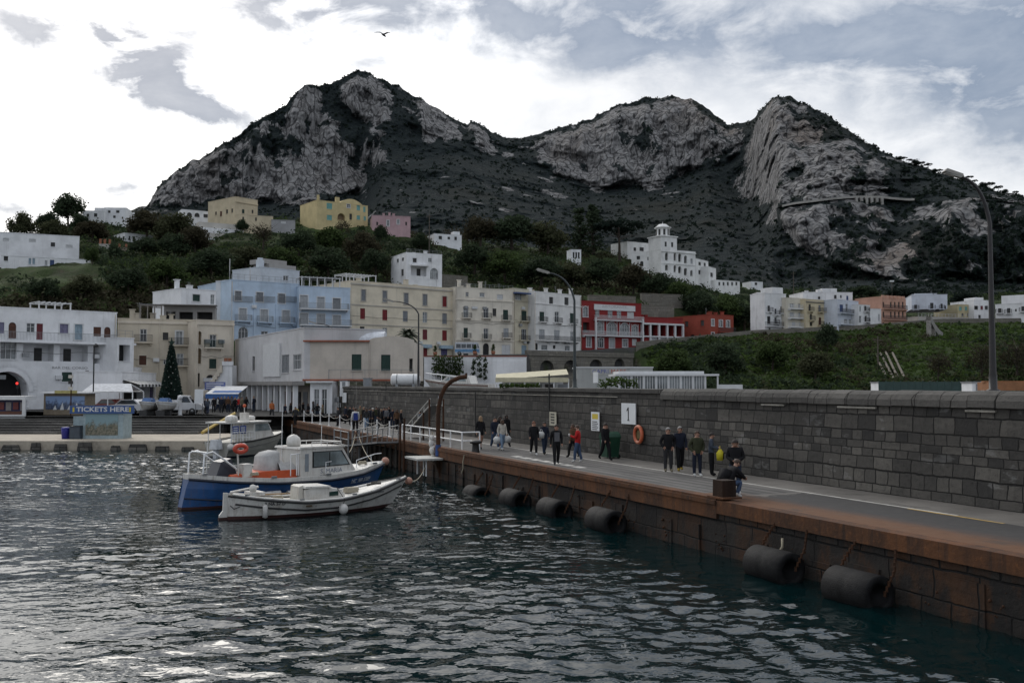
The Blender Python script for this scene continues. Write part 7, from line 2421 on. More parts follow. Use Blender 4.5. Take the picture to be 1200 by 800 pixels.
e = empty('white_gazebo',(p.x,101,PZ),0,'white tubular gazebo frame with a pale roof sheet beside the poster kiosk','gazebo')
x0,x1 = -30*k,29*k
h1 = Zat(126,459,101) - PZ
h2 = Zat(126,450,101) - PZ
mb = MB()
for x in (x0,0,x1):
	for y in (0,3): mb.tube([(x,y,0),(x,y,h1)],.06,6)
for y in (0,3):
	mb.tube([(x0,y,h1),(x1,y,h1)],.06,6)
	mb.tube([(x0,y,h1),(x0 + .4,1.5,h2)],.05,6).tube([(x1,y,h1),(x1 - .8,1.5,h2)],.05,6)
mb.build('frame',WHITEM,e)
MB().add([(x0,0,h1 + .07),(x1,0,h1 + .07),(x1 - .8,1.5,h2 + .06),(x0 + .4,1.5,h2 + .06),(x0,3,h1 + .07),(x1,3,h1 + .07)],[(0,1,2,3),(3,2,5,4)]).build('roof_sheet',CANV_W,e)
pY = 104.0
p = P(200,480,pY)
e = empty('christmas_tree',(p.x,pY,PZ),0,'tall conical Christmas tree with pale baubles on the harbour square','Christmas tree')
Ht = Zat(200,403,pY) - PZ
rb = 13*pY/F
MB().lathe([(.001,0),(rb*.95,.02),(rb,.8),(rb,.81)],n=16).build('stand',M_('stand_dark',(.02,.02,.022),.7),e)
r2 = np.random.default_rng(3)
nq = 9000
u = r2.random(nq)**.6
zz = .8 + (1 - u)*(Ht - .8)
rad = rb*u*(.80 + .24*r2.random(nq)) + .05
ang = r2.random(nq)*6.283
c = np.stack([rad*np.cos(ang),rad*np.sin(ang),zz],-1)
dirv = np.stack([np.cos(ang),np.sin(ang),r2.normal(-.35,.4,nq)],-1)
dirv += r2.normal(0,.35,(nq,3))
dirv /= np.linalg.norm(dirv,axis=1)[:,None]
side_ = np.cross(dirv,r2.normal(0,1,(nq,3)))
side_ /= np.linalg.norm(side_,axis=1)[:,None]
a_,w_ = .22,.05
vs = np.stack([c - side_*w_,c + side_*w_,c + side_*w_*.4 + dirv*a_,c - side_*w_*.4 + dirv*a_],1).reshape(-1,3)
me = np_mesh('needles',vs,np.arange(nq*4).reshape(-1,4),M_('needle_green',(.010,.032,.022),.8,var=.5,scale=4),False)
link('needles',me,e)
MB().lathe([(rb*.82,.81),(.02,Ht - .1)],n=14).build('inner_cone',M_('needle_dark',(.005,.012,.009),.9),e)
mb = MB()
for i in range(70):
	u = .08 + .9*(i/70)
	a = i*2.4
	r_b = rb*u*1.02 + .05
	mb.ball((r_b*math.cos(a),r_b*math.sin(a),.8 + (1 - u)*(Ht - .8)),.075,6)
mb.build('bauble',M_('bauble_pale',(.50,.50,.46),.3),e).__setitem__('kind','stuff')
MB().add([(0,0,Ht + .75),(.12,0,Ht + .3),(.4,0,Ht + .25),(.16,0,Ht + .05),(0,0,Ht - .3),(-.16,0,Ht + .05),(-.4,0,Ht + .25),(-.12,0,Ht + .3)],[tuple(range(8))]).build('tree_top',M_('needle_green',(.01,.032,.022)),e)
def wheel(parent,x,y,r,w=.2):
	t_ = MB().lathe([(r*.55,-w/2),(r*.95,-w/2),(r,-w*.35),(r,w*.35),(r*.95,w/2),(r*.55,w/2)],(x,y,r),18,axis='Y').build('wheel',BLACK,parent)
	MB().lathe([(.01,-w/2 - .005),(r*.54,-w/2 + .01),(r*.54,w/2 - .01),(.01,w/2 + .005)],(x,y,r),12,axis='Y').build('rim',GREYM,t_)
def car(px,py,Y,rz,label,paintm,kind='car'):
	p = P(px,py,Y)
	e = empty('parked_car' if kind == 'car' else 'pickup_truck',(p.x,Y,PZ),rz,label,'car' if kind == 'car' else 'truck')
	if kind == 'car':
		body = [(-2.0,.32),(2.0,.32),(2.05,.62),(1.95,.82),(1.0,.92),(-1.9,.95),(-2.02,.6)]
		top = [(1.05,.921),(.35,1.42),(-1.2,1.45),(-1.85,.955)]
		win = [(.88,.97),(.30,1.36),(-1.12,1.39),(-1.6,.99)]
		W2 = .82
	else:
		body = [(-2.3,.45),(2.2,.45),(2.25,.75),(2.1,1.0),(1.3,1.1),(-2.3,1.1)]
		top = [(1.35,1.101),(.9,1.85),(-.1,1.88),(-.25,1.101)]
		win = [(1.15,1.18),(.82,1.75),(.0,1.76),(-.05,1.18)]
		W2 = .85
	prism(MB(),body,-W2,W2).build('body',paintm,e)
	prism(MB(),top,-W2*.88,W2*.88).build('cabin',paintm,e)
	prism(MB(),win,-W2*.9,W2*.9).build('side_window',GLASS,e)
	fx = top[0][0],top[1][0],top[0][1],top[1][1]
	MB().add([(fx[0] - .03,-W2*.78,fx[2] + .05),(fx[0] - .03,W2*.78,fx[2] + .05),(fx[1] + .05,W2*.72,fx[3] - .05),(fx[1] + .05,-W2*.72,fx[3] - .05)],[(0,1,2,3)]).build('windscreen',GLASS,e)
	for x in (-1.25,1.3):
		for y in (-W2 + .08,W2 - .08): wheel(e,x,y,.31)
	for y in (-.55,.55): MB().ball((body[2][0] - .05,y,.68),.11,8).build('headlight',FRAMEW,e)
	if kind != 'car':
		MB().box(-2.3,-.35,-W2,-W2 + .06,1.102,1.4).box(-2.3,-.35,W2 - .06,W2,1.102,1.4).box(-2.3,-2.24,-W2 + .061,W2 - .061,1.102,1.4).build('load_bed',paintm,e)
	return e
CARW = paint('car_white',(.55,.56,.58),.3,var=.05)
CARR = paint('car_red',(.20,.03,.02),.3,var=.1)
car(128,478,103.5,2.7,'dark red parked car behind the ticket banner',CARR)
car(150,479,101.2,2.9,'white parked car right of the red one, in front of the restaurant awning',CARW)
car(172,477,103,-1.9,'white parked car facing the water behind the two little boats',CARW)
car(211,480,99,.15,'white pickup truck in front of the Christmas tree',CARW,'truck')
for i,(px,lab) in enumerate(((166,'left of two small white dinghies with blue windscreens on the steps'),(185.5,'right of two small white dinghies with blue windscreens on the steps'))):
	yb = 93.4
	X = (px - 600)/F*yb
	bb = Boat('dinghy',lab,(X + .2,yb + 3.2,0),(X,yb - .3,0),1.5,[(0,.9),(.5,.95),(1,1.1)],keel=.1,fat=(.85,1,1,.95,.8,.5,.04),rake=.5,cat='boat')
	bb.root.location.z = PZ + .3
	bb.hull([('g',.3),('g',0)],[GEL,WHITE])
	bb.deck(.03,.01,.98,WHITE)
	MB().add([(bb.L*.62,-.5,.98),(bb.L*.62,.5,.98),(bb.L*.50,.42,1.38),(bb.L*.50,-.42,1.38)],[(0,1,2,3)]).add([(bb.L*.3,-.55,.96),(bb.L*.61,-.52,.98),(bb.L*.49,-.43,1.38),(bb.L*.36,-.45,1.3)],[(0,1,2,3)]).add([(bb.L*.3,.55,.96),(bb.L*.61,.52,.98),(bb.L*.49,.43,1.38),(bb.L*.36,.45,1.3)],[(0,1,2,3)]).build('windscreen',M_('screen_blue',(.02,.08,.22),.2),bb.root)
	bb.rail('rubbing_strake',.06,.04,GEL)
	MB().box(bb.L*.25,bb.L*.35,-.4,.4,-.35,.12).box(bb.L*.7,bb.L*.8,-.35,.35,-.35,.2).build('cradle',SHUT['dim'],bb.root)
e = empty('notice_board',(P(233,478,98).x,98,PZ),0,'tall white notice board on two legs in front of the staircase','sign')
k = 98/F
h1,h0 = Zat(233,456,98) - PZ,Zat(233,473,98) - PZ
MB().box(-5*k,5*k,-.04,.04,h0,h1).build('panel',SIGNW,e)
for x in (-4*k,4*k): MB().tube([(x,.05,0),(x,.05,h1)],.04).build('leg',GREYM,e)
e = empty('lit_column',(P(211,480,96).x,96,PZ),0,'short pale column with a round lamp right of the Christmas tree foot','lamp')
MB().lathe([(.22,0),(.2,.1),(.16,1.4),(.2,1.5)],n=10).build('post',FRAMEW,e)
MB().ball((0,0,1.72),.24,10).build('globe',FRAMEW,e)
for px,y1,Y,r0,m_,lab in ((110,404,100,.07,BLACK,'thin black lamp pole in front of the long white building'),(84,438,92,.06,RUSTD,'brown mast with small plates beside the poster kiosk')):
	X = (px - 600)/F*Y
	h = Zat(px,y1,Y) - PZ
	e = empty('slim_pole',(X,Y,PZ),0,lab,'pole')
	MB().tube([(0,0,0),(0,0,h)],r0,7).build('pole',m_,e)
	if px == 110:
		MB().lathe([(.05,0),(.22,-.12),(.2,-.3),(.05,-.34)],(.25,0,h + .1),10).tube([(0,0,h - .1),(.12,0,h + .12),(.25,0,h + .1)],.03).build('lantern',BLACK,e)
	else:
		for q in range(3): MB().box(-.25,.2,-.09,-.065,h - .4 - q*.55,h - .1 - q*.55).build('plate',SHUT['dim'] if q % 2 else GELD,e)
Ym = 170.0
p = P(548,419,Ym)
zg = float(terr(548,Ym))
e = empty('minibus',(p.x,Ym,zg),0,'white and light blue minibus on the road above the white retaining wall','minibus')
body = [(-2.15,.35),(2.05,.35),(2.2,.7),(2.15,1.2),(1.85,2.15),(1.6,2.25),(-2.15,2.25)]
prism(MB(),body,-.9,.9).build('body',M_('bus_white',(.50,.53,.57),.4),e)
MB().box(-2.155,2.0,-.912,.912,.55,1.05).build('blue_stripe',M_('bus_blue',(.10,.24,.42),.4),e)
for i in range(4): MB().box(-1.95 + i*.9,-1.15 + i*.9,-.915,-.902,1.25,1.95).build('side_window',GLASS,e)
prism(MB(),[(1.72,1.25),(2.0,1.25),(1.84,1.95),(1.72,1.95)],-.914,.914).build('front_window',GLASS,e)
for x in (-1.4,1.35):
	for y in (-.82,.82): wheel(e,x,y,.34)
# ================================================================== people
SKIN = paint('skin',(.36,.20,.14),.6,var=.1)
HAIRS = {'dark': paint('hair_dark',(.016,.011,.009),.7),'brown': paint('hair_brown',(.05,.028,.017),.7),'red': paint('hair_auburn',(.16,.055,.022),.7),'grey': paint('hair_grey',(.26,.25,.24),.7),'blond': paint('hair_blond',(.24,.16,.09),.7),'hat': paint('white_hat',(.5,.49,.46),.8)}
CLOTH = {'black': (.012,.012,.014),'navy': (.016,.020,.034),'charcoal': (.035,.035,.038),'grey': (.12,.12,.13),'olive': (.042,.046,.026),'jeans': (.055,.085,.15),'ltjeans': (.19,.26,.36),'dkjeans': (.025,.035,.06),'cream': (.46,.43,.38),
		 'red': (.42,.022,.022),'white': (.55,.55,.54),'brown': (.11,.06,.035),'orange': (.40,.13,.05),'yellow': (.55,.47,.03),'greyblue': (.06,.075,.10),'mustard': (.32,.22,.03),'blue': (.03,.05,.20),'khaki': (.16,.14,.10)}
CM = {k: paint('cloth_' + k,v,.9,var=.3,scale=6,bump=.3,spec=.2) for k,v in CLOTH.items()}
EYE = paint('eye_dark',(.01,.008,.007),.3)
def skin_body(J,bones,rad):
	"""grow one continuous surface over the joints"""
	me = bpy.data.meshes.new('tmp_body')
	names = list(J)
	me.from_pydata([J[n] for n in names],[(names.index(a),names.index(b)) for a,b in bones],[])
	o = bpy.data.objects.new('tmp_body',me)
	col.objects.link(o)
	md = o.modifiers.new('s','SKIN')
	md.use_smooth_shade = True
	sv = me.skin_vertices[0].data
	for i,n in enumerate(names):
		sv[i].radius = rad[n] if isinstance(rad[n],tuple) else (rad[n],rad[n])
		sv[i].use_root = (n == 'pelvis')
	sub = o.modifiers.new('u','SUBSURF')
	sub.levels = sub.render_levels = 1
	bpy.context.view_layer.update()
	out = bpy.data.meshes.new_from_object(o.evaluated_get(bpy.context.evaluated_depsgraph_get()))
	bpy.data.objects.remove(o)
	bpy.data.meshes.remove(me)
	return out
def pose_joints(kind):
	"""person faces -y, right hand at -x; feet on z=0"""
	J = dict(pelvis=(0,0,.94),spine=(0,.01,1.10),chest=(0,.01,1.30),neck=(0,.0,1.475),head=(0,-.02,1.60),crown=(0,-.01,1.69))
	def leg(sx,hip_a,knee_a,foot):
		s = 'l' if sx > 0 else 'r'
		hip = Vector((.095*sx,0,.90))
		knee = hip + Vector((.01*sx,-math.sin(hip_a)*.43,-math.cos(hip_a)*.43))
		ank = knee + Vector((0,-math.sin(knee_a)*.40,-math.cos(knee_a)*.40))
		J['hip' + s],J['knee' + s],J['ank' + s] = tuple(hip),tuple(knee),tuple(ank)
		J['toe' + s] = (ank.x + .02*sx,ank.y - .15,max(.035,ank.z - .05 - .06*0))
	def arm(sx,el,ha):
		s = 'l' if sx > 0 else 'r'
		J['sho' + s] = (.185*sx,.01,1.41)
		J['elb' + s] = el
		J['wri' + s] = ha
		v = (Vector(ha) - Vector(el)).normalized()
		J['han' + s] = tuple(Vector(ha) + v*.085)
	if kind == 'walk':
		leg(1,.38,.12,0); leg(-1,-.25,-.62,0)
		arm(1,(.23,.10,1.13),(.24,.02,.90)); arm(-1,(-.23,-.06,1.13),(-.22,-.20,.95))
	elif kind == 'walk2':
		leg(-1,.30,.08,0); leg(1,-.18,-.45,0)
		arm(-1,(-.23,.08,1.13),(-.25,.0,.89)); arm(1,(.23,-.02,1.13),(.22,-.12,.92))
	elif kind == 'stand':
		leg(1,.03,.0,0); leg(-1,.02,.03,0)
		arm(1,(.24,.02,1.14),(.23,-.06,.90)); arm(-1,(-.24,.02,1.14),(-.23,-.06,.90))
	elif kind == 'pockets':
		leg(1,.08,.0,0); leg(-1,-.06,.0,0)
		arm(1,(.29,.07,1.16),(.20,-.06,.97)); arm(-1,(-.29,.07,1.16),(-.20,-.06,.97))
	elif kind == 'hold':
		leg(1,.05,.0,0); leg(-1,-.03,.02,0)
		arm(1,(.25,-.02,1.15),(.10,-.26,1.13)); arm(-1,(-.25,-.02,1.15),(-.10,-.26,1.10))
	elif kind == 'phone':
		leg(1,.06,.0,0); leg(-1,-.05,.02,0)
		arm(1,(.25,.02,1.14),(.07,-.22,1.06)); arm(-1,(-.25,.02,1.14),(-.07,-.22,1.06))
		J['head'] = (0,-.075,1.575); J['crown'] = (0,-.10,1.66); J['neck'] = (0,-.01,1.465)
	elif kind == 'cup':
		leg(1,.25,.05,0); leg(-1,-.15,-.3,0)
		arm(1,(.25,-.05,1.15),(.16,-.28,1.24)); arm(-1,(-.24,.05,1.14),(-.22,-.08,.92))
	elif kind == 'squat':
		J.update(pelvis=(0,.10,.42),spine=(0,.02,.58),chest=(0,-.10,.76),neck=(0,-.20,.92),head=(0,-.27,1.02),crown=(0,-.30,1.11))
		for sx in (-1,1):
			s = 'l' if sx > 0 else 'r'
			J['hip' + s] = (.11*sx,.10,.40)
			J['knee' + s] = (.17*sx,-.30,.50)
			J['ank' + s] = (.15*sx,-.16,.11)
			J['toe' + s] = (.17*sx,-.33,.04)
			J['sho' + s] = (.19*sx,-.14,.86)
			J['elb' + s] = (.23*sx,-.30,.68)
			J['wri' + s] = (.10*sx,-.46,.60)
			J['han' + s] = (.06*sx,-.53,.56)
	zmin = min(J['toel'][2],J['toer'][2],J['ankl'][2] - .07,J['ankr'][2] - .07)
	if kind != 'squat':
		dz_ = .03 - min(J['ankl'][2],J['ankr'][2]) + .05
		for k_ in J: J[k_] = (J[k_][0],J[k_][1],J[k_][2] + dz_)
		for s in 'lr': J['toe' + s] = (J['toe' + s][0],J['toe' + s][1],max(.035,J['ank' + s][2] - .055))
	return J
BONES = [('pelvis','spine'),('spine','chest'),('chest','neck'),('neck','head'),('head','crown')] + [(a + s,b + s) for s in 'lr' for a,b in (('hip','knee'),('knee','ank'),('ank','toe'),('sho','elb'),('elb','wri'),('wri','han'))] + [('pelvis','hip' + s) for s in 'lr'] + [('chest','sho' + s) for s in 'lr']
POSES = {}
def person_mesh(kind,coat=False,bulky=1.0):
	key = (kind,coat,bulky)
	if key in POSES: return POSES[key]
	J = pose_joints(kind)
	b = bulky
	R = dict(pelvis=(.165*b,.125*b),spine=(.165*b,.125*b),chest=(.175*b,.125*b),neck=.060,head=(.082,.098),crown=(.066,.075))
	for s in 'lr': R.update({'hip' + s: .115,'knee' + s: .085,'ank' + s: .062,'toe' + s: .042,'sho' + s: .080*b,'elb' + s: .062*b,'wri' + s: .046*b,'han' + s: (.022,.038)})
	me = skin_body(J,BONES,R)
	mats = [0]*len(me.polygons)
	V = {k: Vector(v) for k,v in J.items()}
	def seg(p,a,c):
		ab = c - a
		t_ = max(0,min(1,(p - a).dot(ab)/max(ab.length_squared,1e-9)))
		return (p - a - ab*t_).length,t_
	kindof = {}
	for a,c in BONES:
		n = a[:-1] if a[-1] in 'lr' and a not in ('pelvis',) else a
		kindof[(a,c)] = n
	for i,f in enumerate(me.polygons):
		p = f.center
		best,bn,bt,bs = 9,None,0,None
		for a,c in BONES:
			r = R[c] if not isinstance(R[c],tuple) else R[c][0]
			d,t_ = seg(p,V[a],V[c])
			if d - r*.5 < best: best,bn,bt,bs = d - r*.5,(a,c),t_,kindof[(a,c)]
		if bn[0] == 'head' or (bn[0] == 'neck' and bt > .16): m = 0
		elif bn[0] in ('chest','neck'): m = 1
		elif bs == 'wri': m = 0
		elif bs in ('sho','elb') or bn[0] in ('spine','chest'): m = 1
		elif bs == 'ank': m = 3
		elif bs == 'knee': m = 2 if bt < .88 else 3
		elif bs == 'hip': m = 2 if not (coat and bt < .45) else 1
		elif bn[0] == 'pelvis': m = 1 if (p.z > V['pelvis'].z - .02 or coat) else 2
		else: m = 1
		mats[i] = m
	mb = MB()
	hd = V['head']
	fwd = Vector((0,-1,0))
	up = (V['crown'] - V['head']).normalized()
	fwd = (fwd - up*fwd.dot(up)).normalized()
	rt = fwd.cross(up)
	for sx in (-1,1):
		mb.ball(hd + fwd*.088 + rt*.032*sx + up*.025,.010,6,4)
		mb.ball(hd + rt*.086*sx - up*.0,.022,6,0,1.5)
	mb.ball(hd + fwd*.103 - up*.005,.017,6,0,1.5)
	mb.tube([hd + fwd*.092 + rt*.022 - up*.042,hd + fwd*.097 - up*.043,hd + fwd*.092 - rt*.022 - up*.042],.006,5,5)
	for s,sx in (('l',1),('r',-1)):
		w,h = V['wri' + s],V['han' + s]
		d = (h - w).normalized()
		ax = Vector((0,1,0)) if abs(d.y) < .8 else Vector((1,0,0))
		sd_ = (ax - d*ax.dot(d)).normalized()
		inn = d.cross(sd_)*(1 if sx > 0 else -1)
		for q,ln in enumerate((.062,.074,.070,.054)):
			b0 = h - d*.012 + sd_*(q - 1.5)*.019
			mb.tube([b0,b0 + d*ln*.5 + inn*.006,b0 + d*ln*.85 + inn*.022],[.010,.009,.007],5,0)
		b0 = w + d*.03 + sd_*-.035
		mb.tube([b0,b0 + d*.035 - sd_*.022,b0 + d*.065 - sd_*.022],[.012,.011,.008],5,0)
	nv = len(me.vertices)
	verts = [tuple(v.co) for v in me.vertices] + mb.v
	faces = [tuple(f.vertices) for f in me.polygons] + [tuple(nv + i for i in f) for f in mb.f]
	out = bpy.data.meshes.new('body')
	out.from_pydata(verts,[],faces)
	for m in (SKIN,CM['black'],CM['jeans'],CM['black'],EYE,paint('lips',(.22,.09,.07),.6) if 'lips' not in MATS else MATS['lips']): out.materials.append(m)
	out.polygons.foreach_set('material_index',mats + mb.mi)
	out.polygons.foreach_set('use_smooth',[True]*len(faces))
	out.update()
	bpy.data.meshes.remove(me)
	POSES[key] = (out,J)
	return POSES[key]
HAIRMESH = {}
def hair_mesh(kind,style):
	key = (kind,style)
	if key in HAIRMESH: return HAIRMESH[key]
	_,J = POSES[kind]
	h,c = Vector(J['head']),Vector(J['crown'])
	up = (c - h).normalized()
	fwd = (Vector((0,-1,0)) + up*up.y).normalized()
	rt = fwd.cross(up)
	mb = MB()
	n,m = 14,8
	vs = []
	low = {'short': .62,'long': 1.0,'hat': .5,'bald': .55}[style]
	for j in range(m + 1):
		th = j/m*math.pi*low
		for i in range(n):
			a = i/n*2*math.pi
			f_ = math.cos(a)
			k = 1.0
			if f_ > .3: th2 = min(th,.42*math.pi if style != 'hat' else .5*math.pi)
			else: th2 = th
			r = .102
			wob = .004*math.sin(i*5 + j*3)
			p = h + up*.045 + up*(r*1.02*math.cos(th2)) + (fwd*f_*1.08 + rt*math.sin(a)*.92)*((r + wob)*math.sin(th2))
			if style == 'long' and th > math.pi*.55: p = p - up*(th - math.pi*.55)*.16 - fwd*.015 + rt*math.sin(a)*.02
			vs.append(p)
	mb.add(vs,[(j*n + i,j*n + (i + 1) % n,j*n + n + (i + 1) % n,j*n + n + i) for j in range(m) for i in range(n)],0,True)
	if style == 'long': mb.lathe([(.02,0),(.075,-.04),(.085,-.14),(.06,-.24),(.02,-.28)],h - fwd*.06 - up*.02,10)
	if style == 'hat': mb.lathe([(.10,.0),(.112,.01),(.108,.05),(.104,.03)],h + up*.045,14)
	o = mb.build('hair',HAIRS['dark'])
	me = o.data
	bpy.data.objects.remove(o)
	HAIRMESH[key] = me
	return me
def add_person(loc,rz,pose,h,label,top='black',legs='dkjeans',shoes='black',hair='dark',style='short',coat=False,bulky=1.0,group=None,skinlegs=False):
	me,J = person_mesh(pose,coat,bulky)
	POSES[pose] = (me,J)
	e = empty('person',loc,rz,label,'person',group)
	e.scale = (h/1.75,)*3
	o = link('body',me,e)
	for i,m in ((1,CM[top]),(2,SKIN if skinlegs else CM[legs]),(3,CM[shoes])):
		o.material_slots[i].link = 'OBJECT'
		o.material_slots[i].material = m
	hm = hair_mesh(pose,style)
	ho = link('hair',hm,e)
	ho.material_slots[0].link = 'OBJECT'
	ho.material_slots[0].material = HAIRS[hair]
	return e
def deck_person(px,py_feet,py_head,*a,**k):
	p = G(px,py_feet - 1.0,DECK)
	h = (py_feet - py_head)*p.y/F
	h = max(1.58,min(1.88,h))
	return add_person(p,a[0],a[1],h,*a[2:],**k)
GR1 = 'people walking on the pier'
def faceto(dx_,dy_): return math.atan2(dx_,-dy_)      # facing (dx,dy): rotation of the -y axis
TOW = faceto(-QD.x,-QD.y)        # walking along the pier toward the viewer
AWAY = faceto(QD.x,QD.y)
OUT = faceto(-QN.x,-QN.y)        # facing the water
pe = deck_person(563,527,488,TOW + .2,'walk2','woman with blond hair in a short black coat with bare legs walking by the wall',top='black',legs='black',shoes='black',hair='blond',style='long',coat=True,skinlegs=True,group=GR1)
pe = deck_person(580,527,489,TOW,'walk','man in dark jacket and jeans walking left of the woman in the cream jacket',top='navy',legs='jeans',shoes='white',hair='dark',group=GR1)
pe = deck_person(585.5,524,488,TOW - .1,'walk2','dark haired person half hidden between the jeans man and the cream jacket woman',top='black',legs='red',shoes='black',hair='dark',style='long',group=GR1)
pe = deck_person(593,524,486,TOW,'walk','tall long haired woman all in black behind the cream jacket woman',top='black',legs='black',shoes='black',hair='dark',style='long',coat=True,group=GR1)
cr = deck_person(588.5,528,492,TOW + .1,'walk2','woman in cream jacket and light blue jeans carrying white bags',top='cream',legs='ltjeans',shoes='white',hair='brown',style='long',bulky=1.12,group=GR1)
pe = deck_person(625.5,534,494,TOW - .3,'walk','auburn haired woman in black jacket and white shoes walking toward the boats',top='black',legs='black',shoes='white',hair='red',group=GR1)
tb = deck_person(638,533,495,TOW,'walk2','dark haired person in navy with a white tote bag behind the auburn haired woman',top='navy',legs='dkjeans',shoes='black',hair='dark',group=GR1)
om = deck_person(652,545,498,TOW - .25,'walk2','dark haired man in an open black jacket over a grey shirt, mid pier',top='black',legs='black',shoes='charcoal',hair='dark',group=GR1)
pe = deck_person(671.5,537,497,AWAY + .4,'walk','person in dark clothes half hidden behind the red jacket walker',top='brown',legs='black',shoes='black',hair='brown',group=GR1)
rd = deck_person(677,542.5,499,AWAY + .9,'cup','person in a bright red jacket and blue jeans holding a white cup',top='red',legs='jeans',shoes='white',hair='brown',bulky=1.12,group=GR1)
pe = deck_person(709.5,540,496,TOW + .2,'walk','person all in black walking beside the green bin',top='black',legs='black',shoes='black',hair='dark',style='hat',coat=True,bulky=1.1,group=GR1)
pe = deck_person(783,553.5,502,TOW - .3,'pockets','person with grey hair in black jacket and grey trousers left of the cane walker',top='black',legs='charcoal',shoes='khaki',hair='grey',bulky=1.12,group=GR1)
cn = deck_person(797,552.5,500,TOW - .3,'walk2','grey haired man in navy jacket and yellow shoes with a walking cane',top='navy',legs='black',shoes='mustard',hair='grey',bulky=1.05,group=GR1)
ol = deck_person(817,559,506,TOW - .2,'pockets','stout man in an olive jacket with white shoes',top='olive',legs='navy',shoes='white',hair='brown',bulky=1.22,group=GR1)
yb_ = deck_person(834,558,508,TOW + .9,'hold','dark haired person in a dark vest with grey sleeves holding a yellow bag',top='greyblue',legs='black',shoes='black',hair='dark',group=GR1)
ph = deck_person(862,580,515,TOW - .6,'phone','man in black jacket and jeans looking down at his hands, standing behind the crouching man',top='black',legs='dkjeans',shoes='white',hair='dark',bulky=1.15,group=GR1)
sq = add_person(G(855,583,DECK),faceto(.85,.30),'squat',1.78,'crouching man in black jacket and blue jeans beside the square rusty block',top='black',legs='jeans',shoes='white',hair='brown',bulky=1.15,group=GR1)
def held(name,label,cat,parent_person,build,off):
	"""a thing carried by a person: stands on its own at the hand"""
	bpy.context.view_layer.update()
	p = parent_person.matrix_world @ Vector(off)
	e = empty(name,p,parent_person.rotation_euler.z,label,cat)
	build(e)
	return e
def bag(mat,w,h,d,tw=.3):
	def f(e):
		mb = MB()
		mb.add([(-w*.42,-d*.4,-h),(w*.42,-d*.4,-h),(w*.42,d*.4,-h),(-w*.42,d*.4,-h),(-w/2,-d/2,-h*.35),(w/2,-d/2,-h*.35),(w/2,d/2,-h*.35),(-w/2,d/2,-h*.35),(-w*tw,-d*.1,-.02),(w*tw,-d*.1,-.02),(w*tw,d*.1,-.02),(-w*tw,d*.1,-.02)],
			   [(3,2,1,0)] + [(a + q,a + (q + 1) % 4,a + 4 + (q + 1) % 4,a + 4 + q) for a in (0,4) for q in range(4)] + [(8,9,10,11)],0,True)
		mb.build('body',mat,e)
		MB().tube([(-w*.2,0,-.03),(-w*.1,0,.10),(w*.1,0,.10),(w*.2,0,-.03)],.012,5).build('handle',mat,e)
	return f
WB = M_('bag_white',(.55,.55,.54),.7)
held('shopping_bag','left white shopping bag carried beside the cream jacket woman','bag',cr,bag(WB,.42,.42,.2),(-.30,.0,.80))
held('shopping_bag','right white shopping bag carried by the cream jacket woman','bag',cr,bag(WB,.38,.40,.2),(.36,.05,.82))
held('tote_bag','white tote bag at the side of the navy dressed walker','bag',tb,bag(WB,.30,.36,.14),(-.26,-.16,1.25))
YBM = M_('bag_yellow',(.55,.48,.02),.6)
def yellow(e):
	bag(YBM,.50,.44,.26,.46)(e)
	MB().box(-.12,.12,-.15,-.128,-.40,-.14).build('pocket_emblem',CM['black'],e)
held('yellow_bag','bright yellow bag with a dark patch held in front of the vest wearer','bag',yb_,yellow,(.0,-.34,1.10))
held('paper_cup','white paper cup in the hand of the red jacket walker','cup',rd,lambda e: MB().lathe([(.001,-.06),(.032,-.06),(.042,.06),(.001,.06)],n=10).build('cup',WB,e),(.15,-.37,1.28))
held('walking_cane','thin pale walking cane of the man with yellow shoes','cane',cn,lambda e: MB().tube([(0,0,-.92),(0,0,0),(0,.05,.03),(0,.10,.0)],.013,6).build('shaft',M_('cane_pale',(.5,.48,.44)),e),(-.26,-.08,.93))
MB().box(-.11,.11,-.178,-.14,1.0,1.40).build('shirt_front',CM['grey'],om)
mb = MB()
mb.add([(-.18,.17,.50),(.18,.17,.50),(.20,.02,.86),(-.20,.02,.86),(-.17,.36,.56),(.17,.36,.56),(.17,.22,.92),(-.17,.22,.92)],[(0,1,2,3),(4,7,6,5),(0,4,5,1),(1,5,6,2),(2,6,7,3),(3,7,4,0)],0,True)
held('backpack','black backpack on the back of the crouching man','backpack',sq,lambda e: mb.build('body',CM['black'],e),(0,0,0))
held('phone','pale phone in the hands of the standing man looking down','phone',ph,lambda e: MB().box(-.036,.036,-.008,.008,-.07,.07).build('screen',M_('phone_pale',(.45,.4,.35)),e),(0,-.33,1.07))
held('backpack','blue backpack worn by the white sleeved walker on the far pier','backpack',deck_person(416.5,509,474,AWAY - .2,'walk','walker with white sleeves and a blue backpack near the barrier chain',top='white',legs='black',shoes='black',hair='brown',group=GR1),
	 lambda e: (MB().cbox((0,.24,1.22),(.34,.2,.5),0,0,.85).build('body',CM['blue'],e),MB().tube([(-.12,.15,1.42),(-.13,-.10,1.44),(-.12,-.14,1.2)],.02,5).build('strap',CM['blue'],e)),(0,0,0))
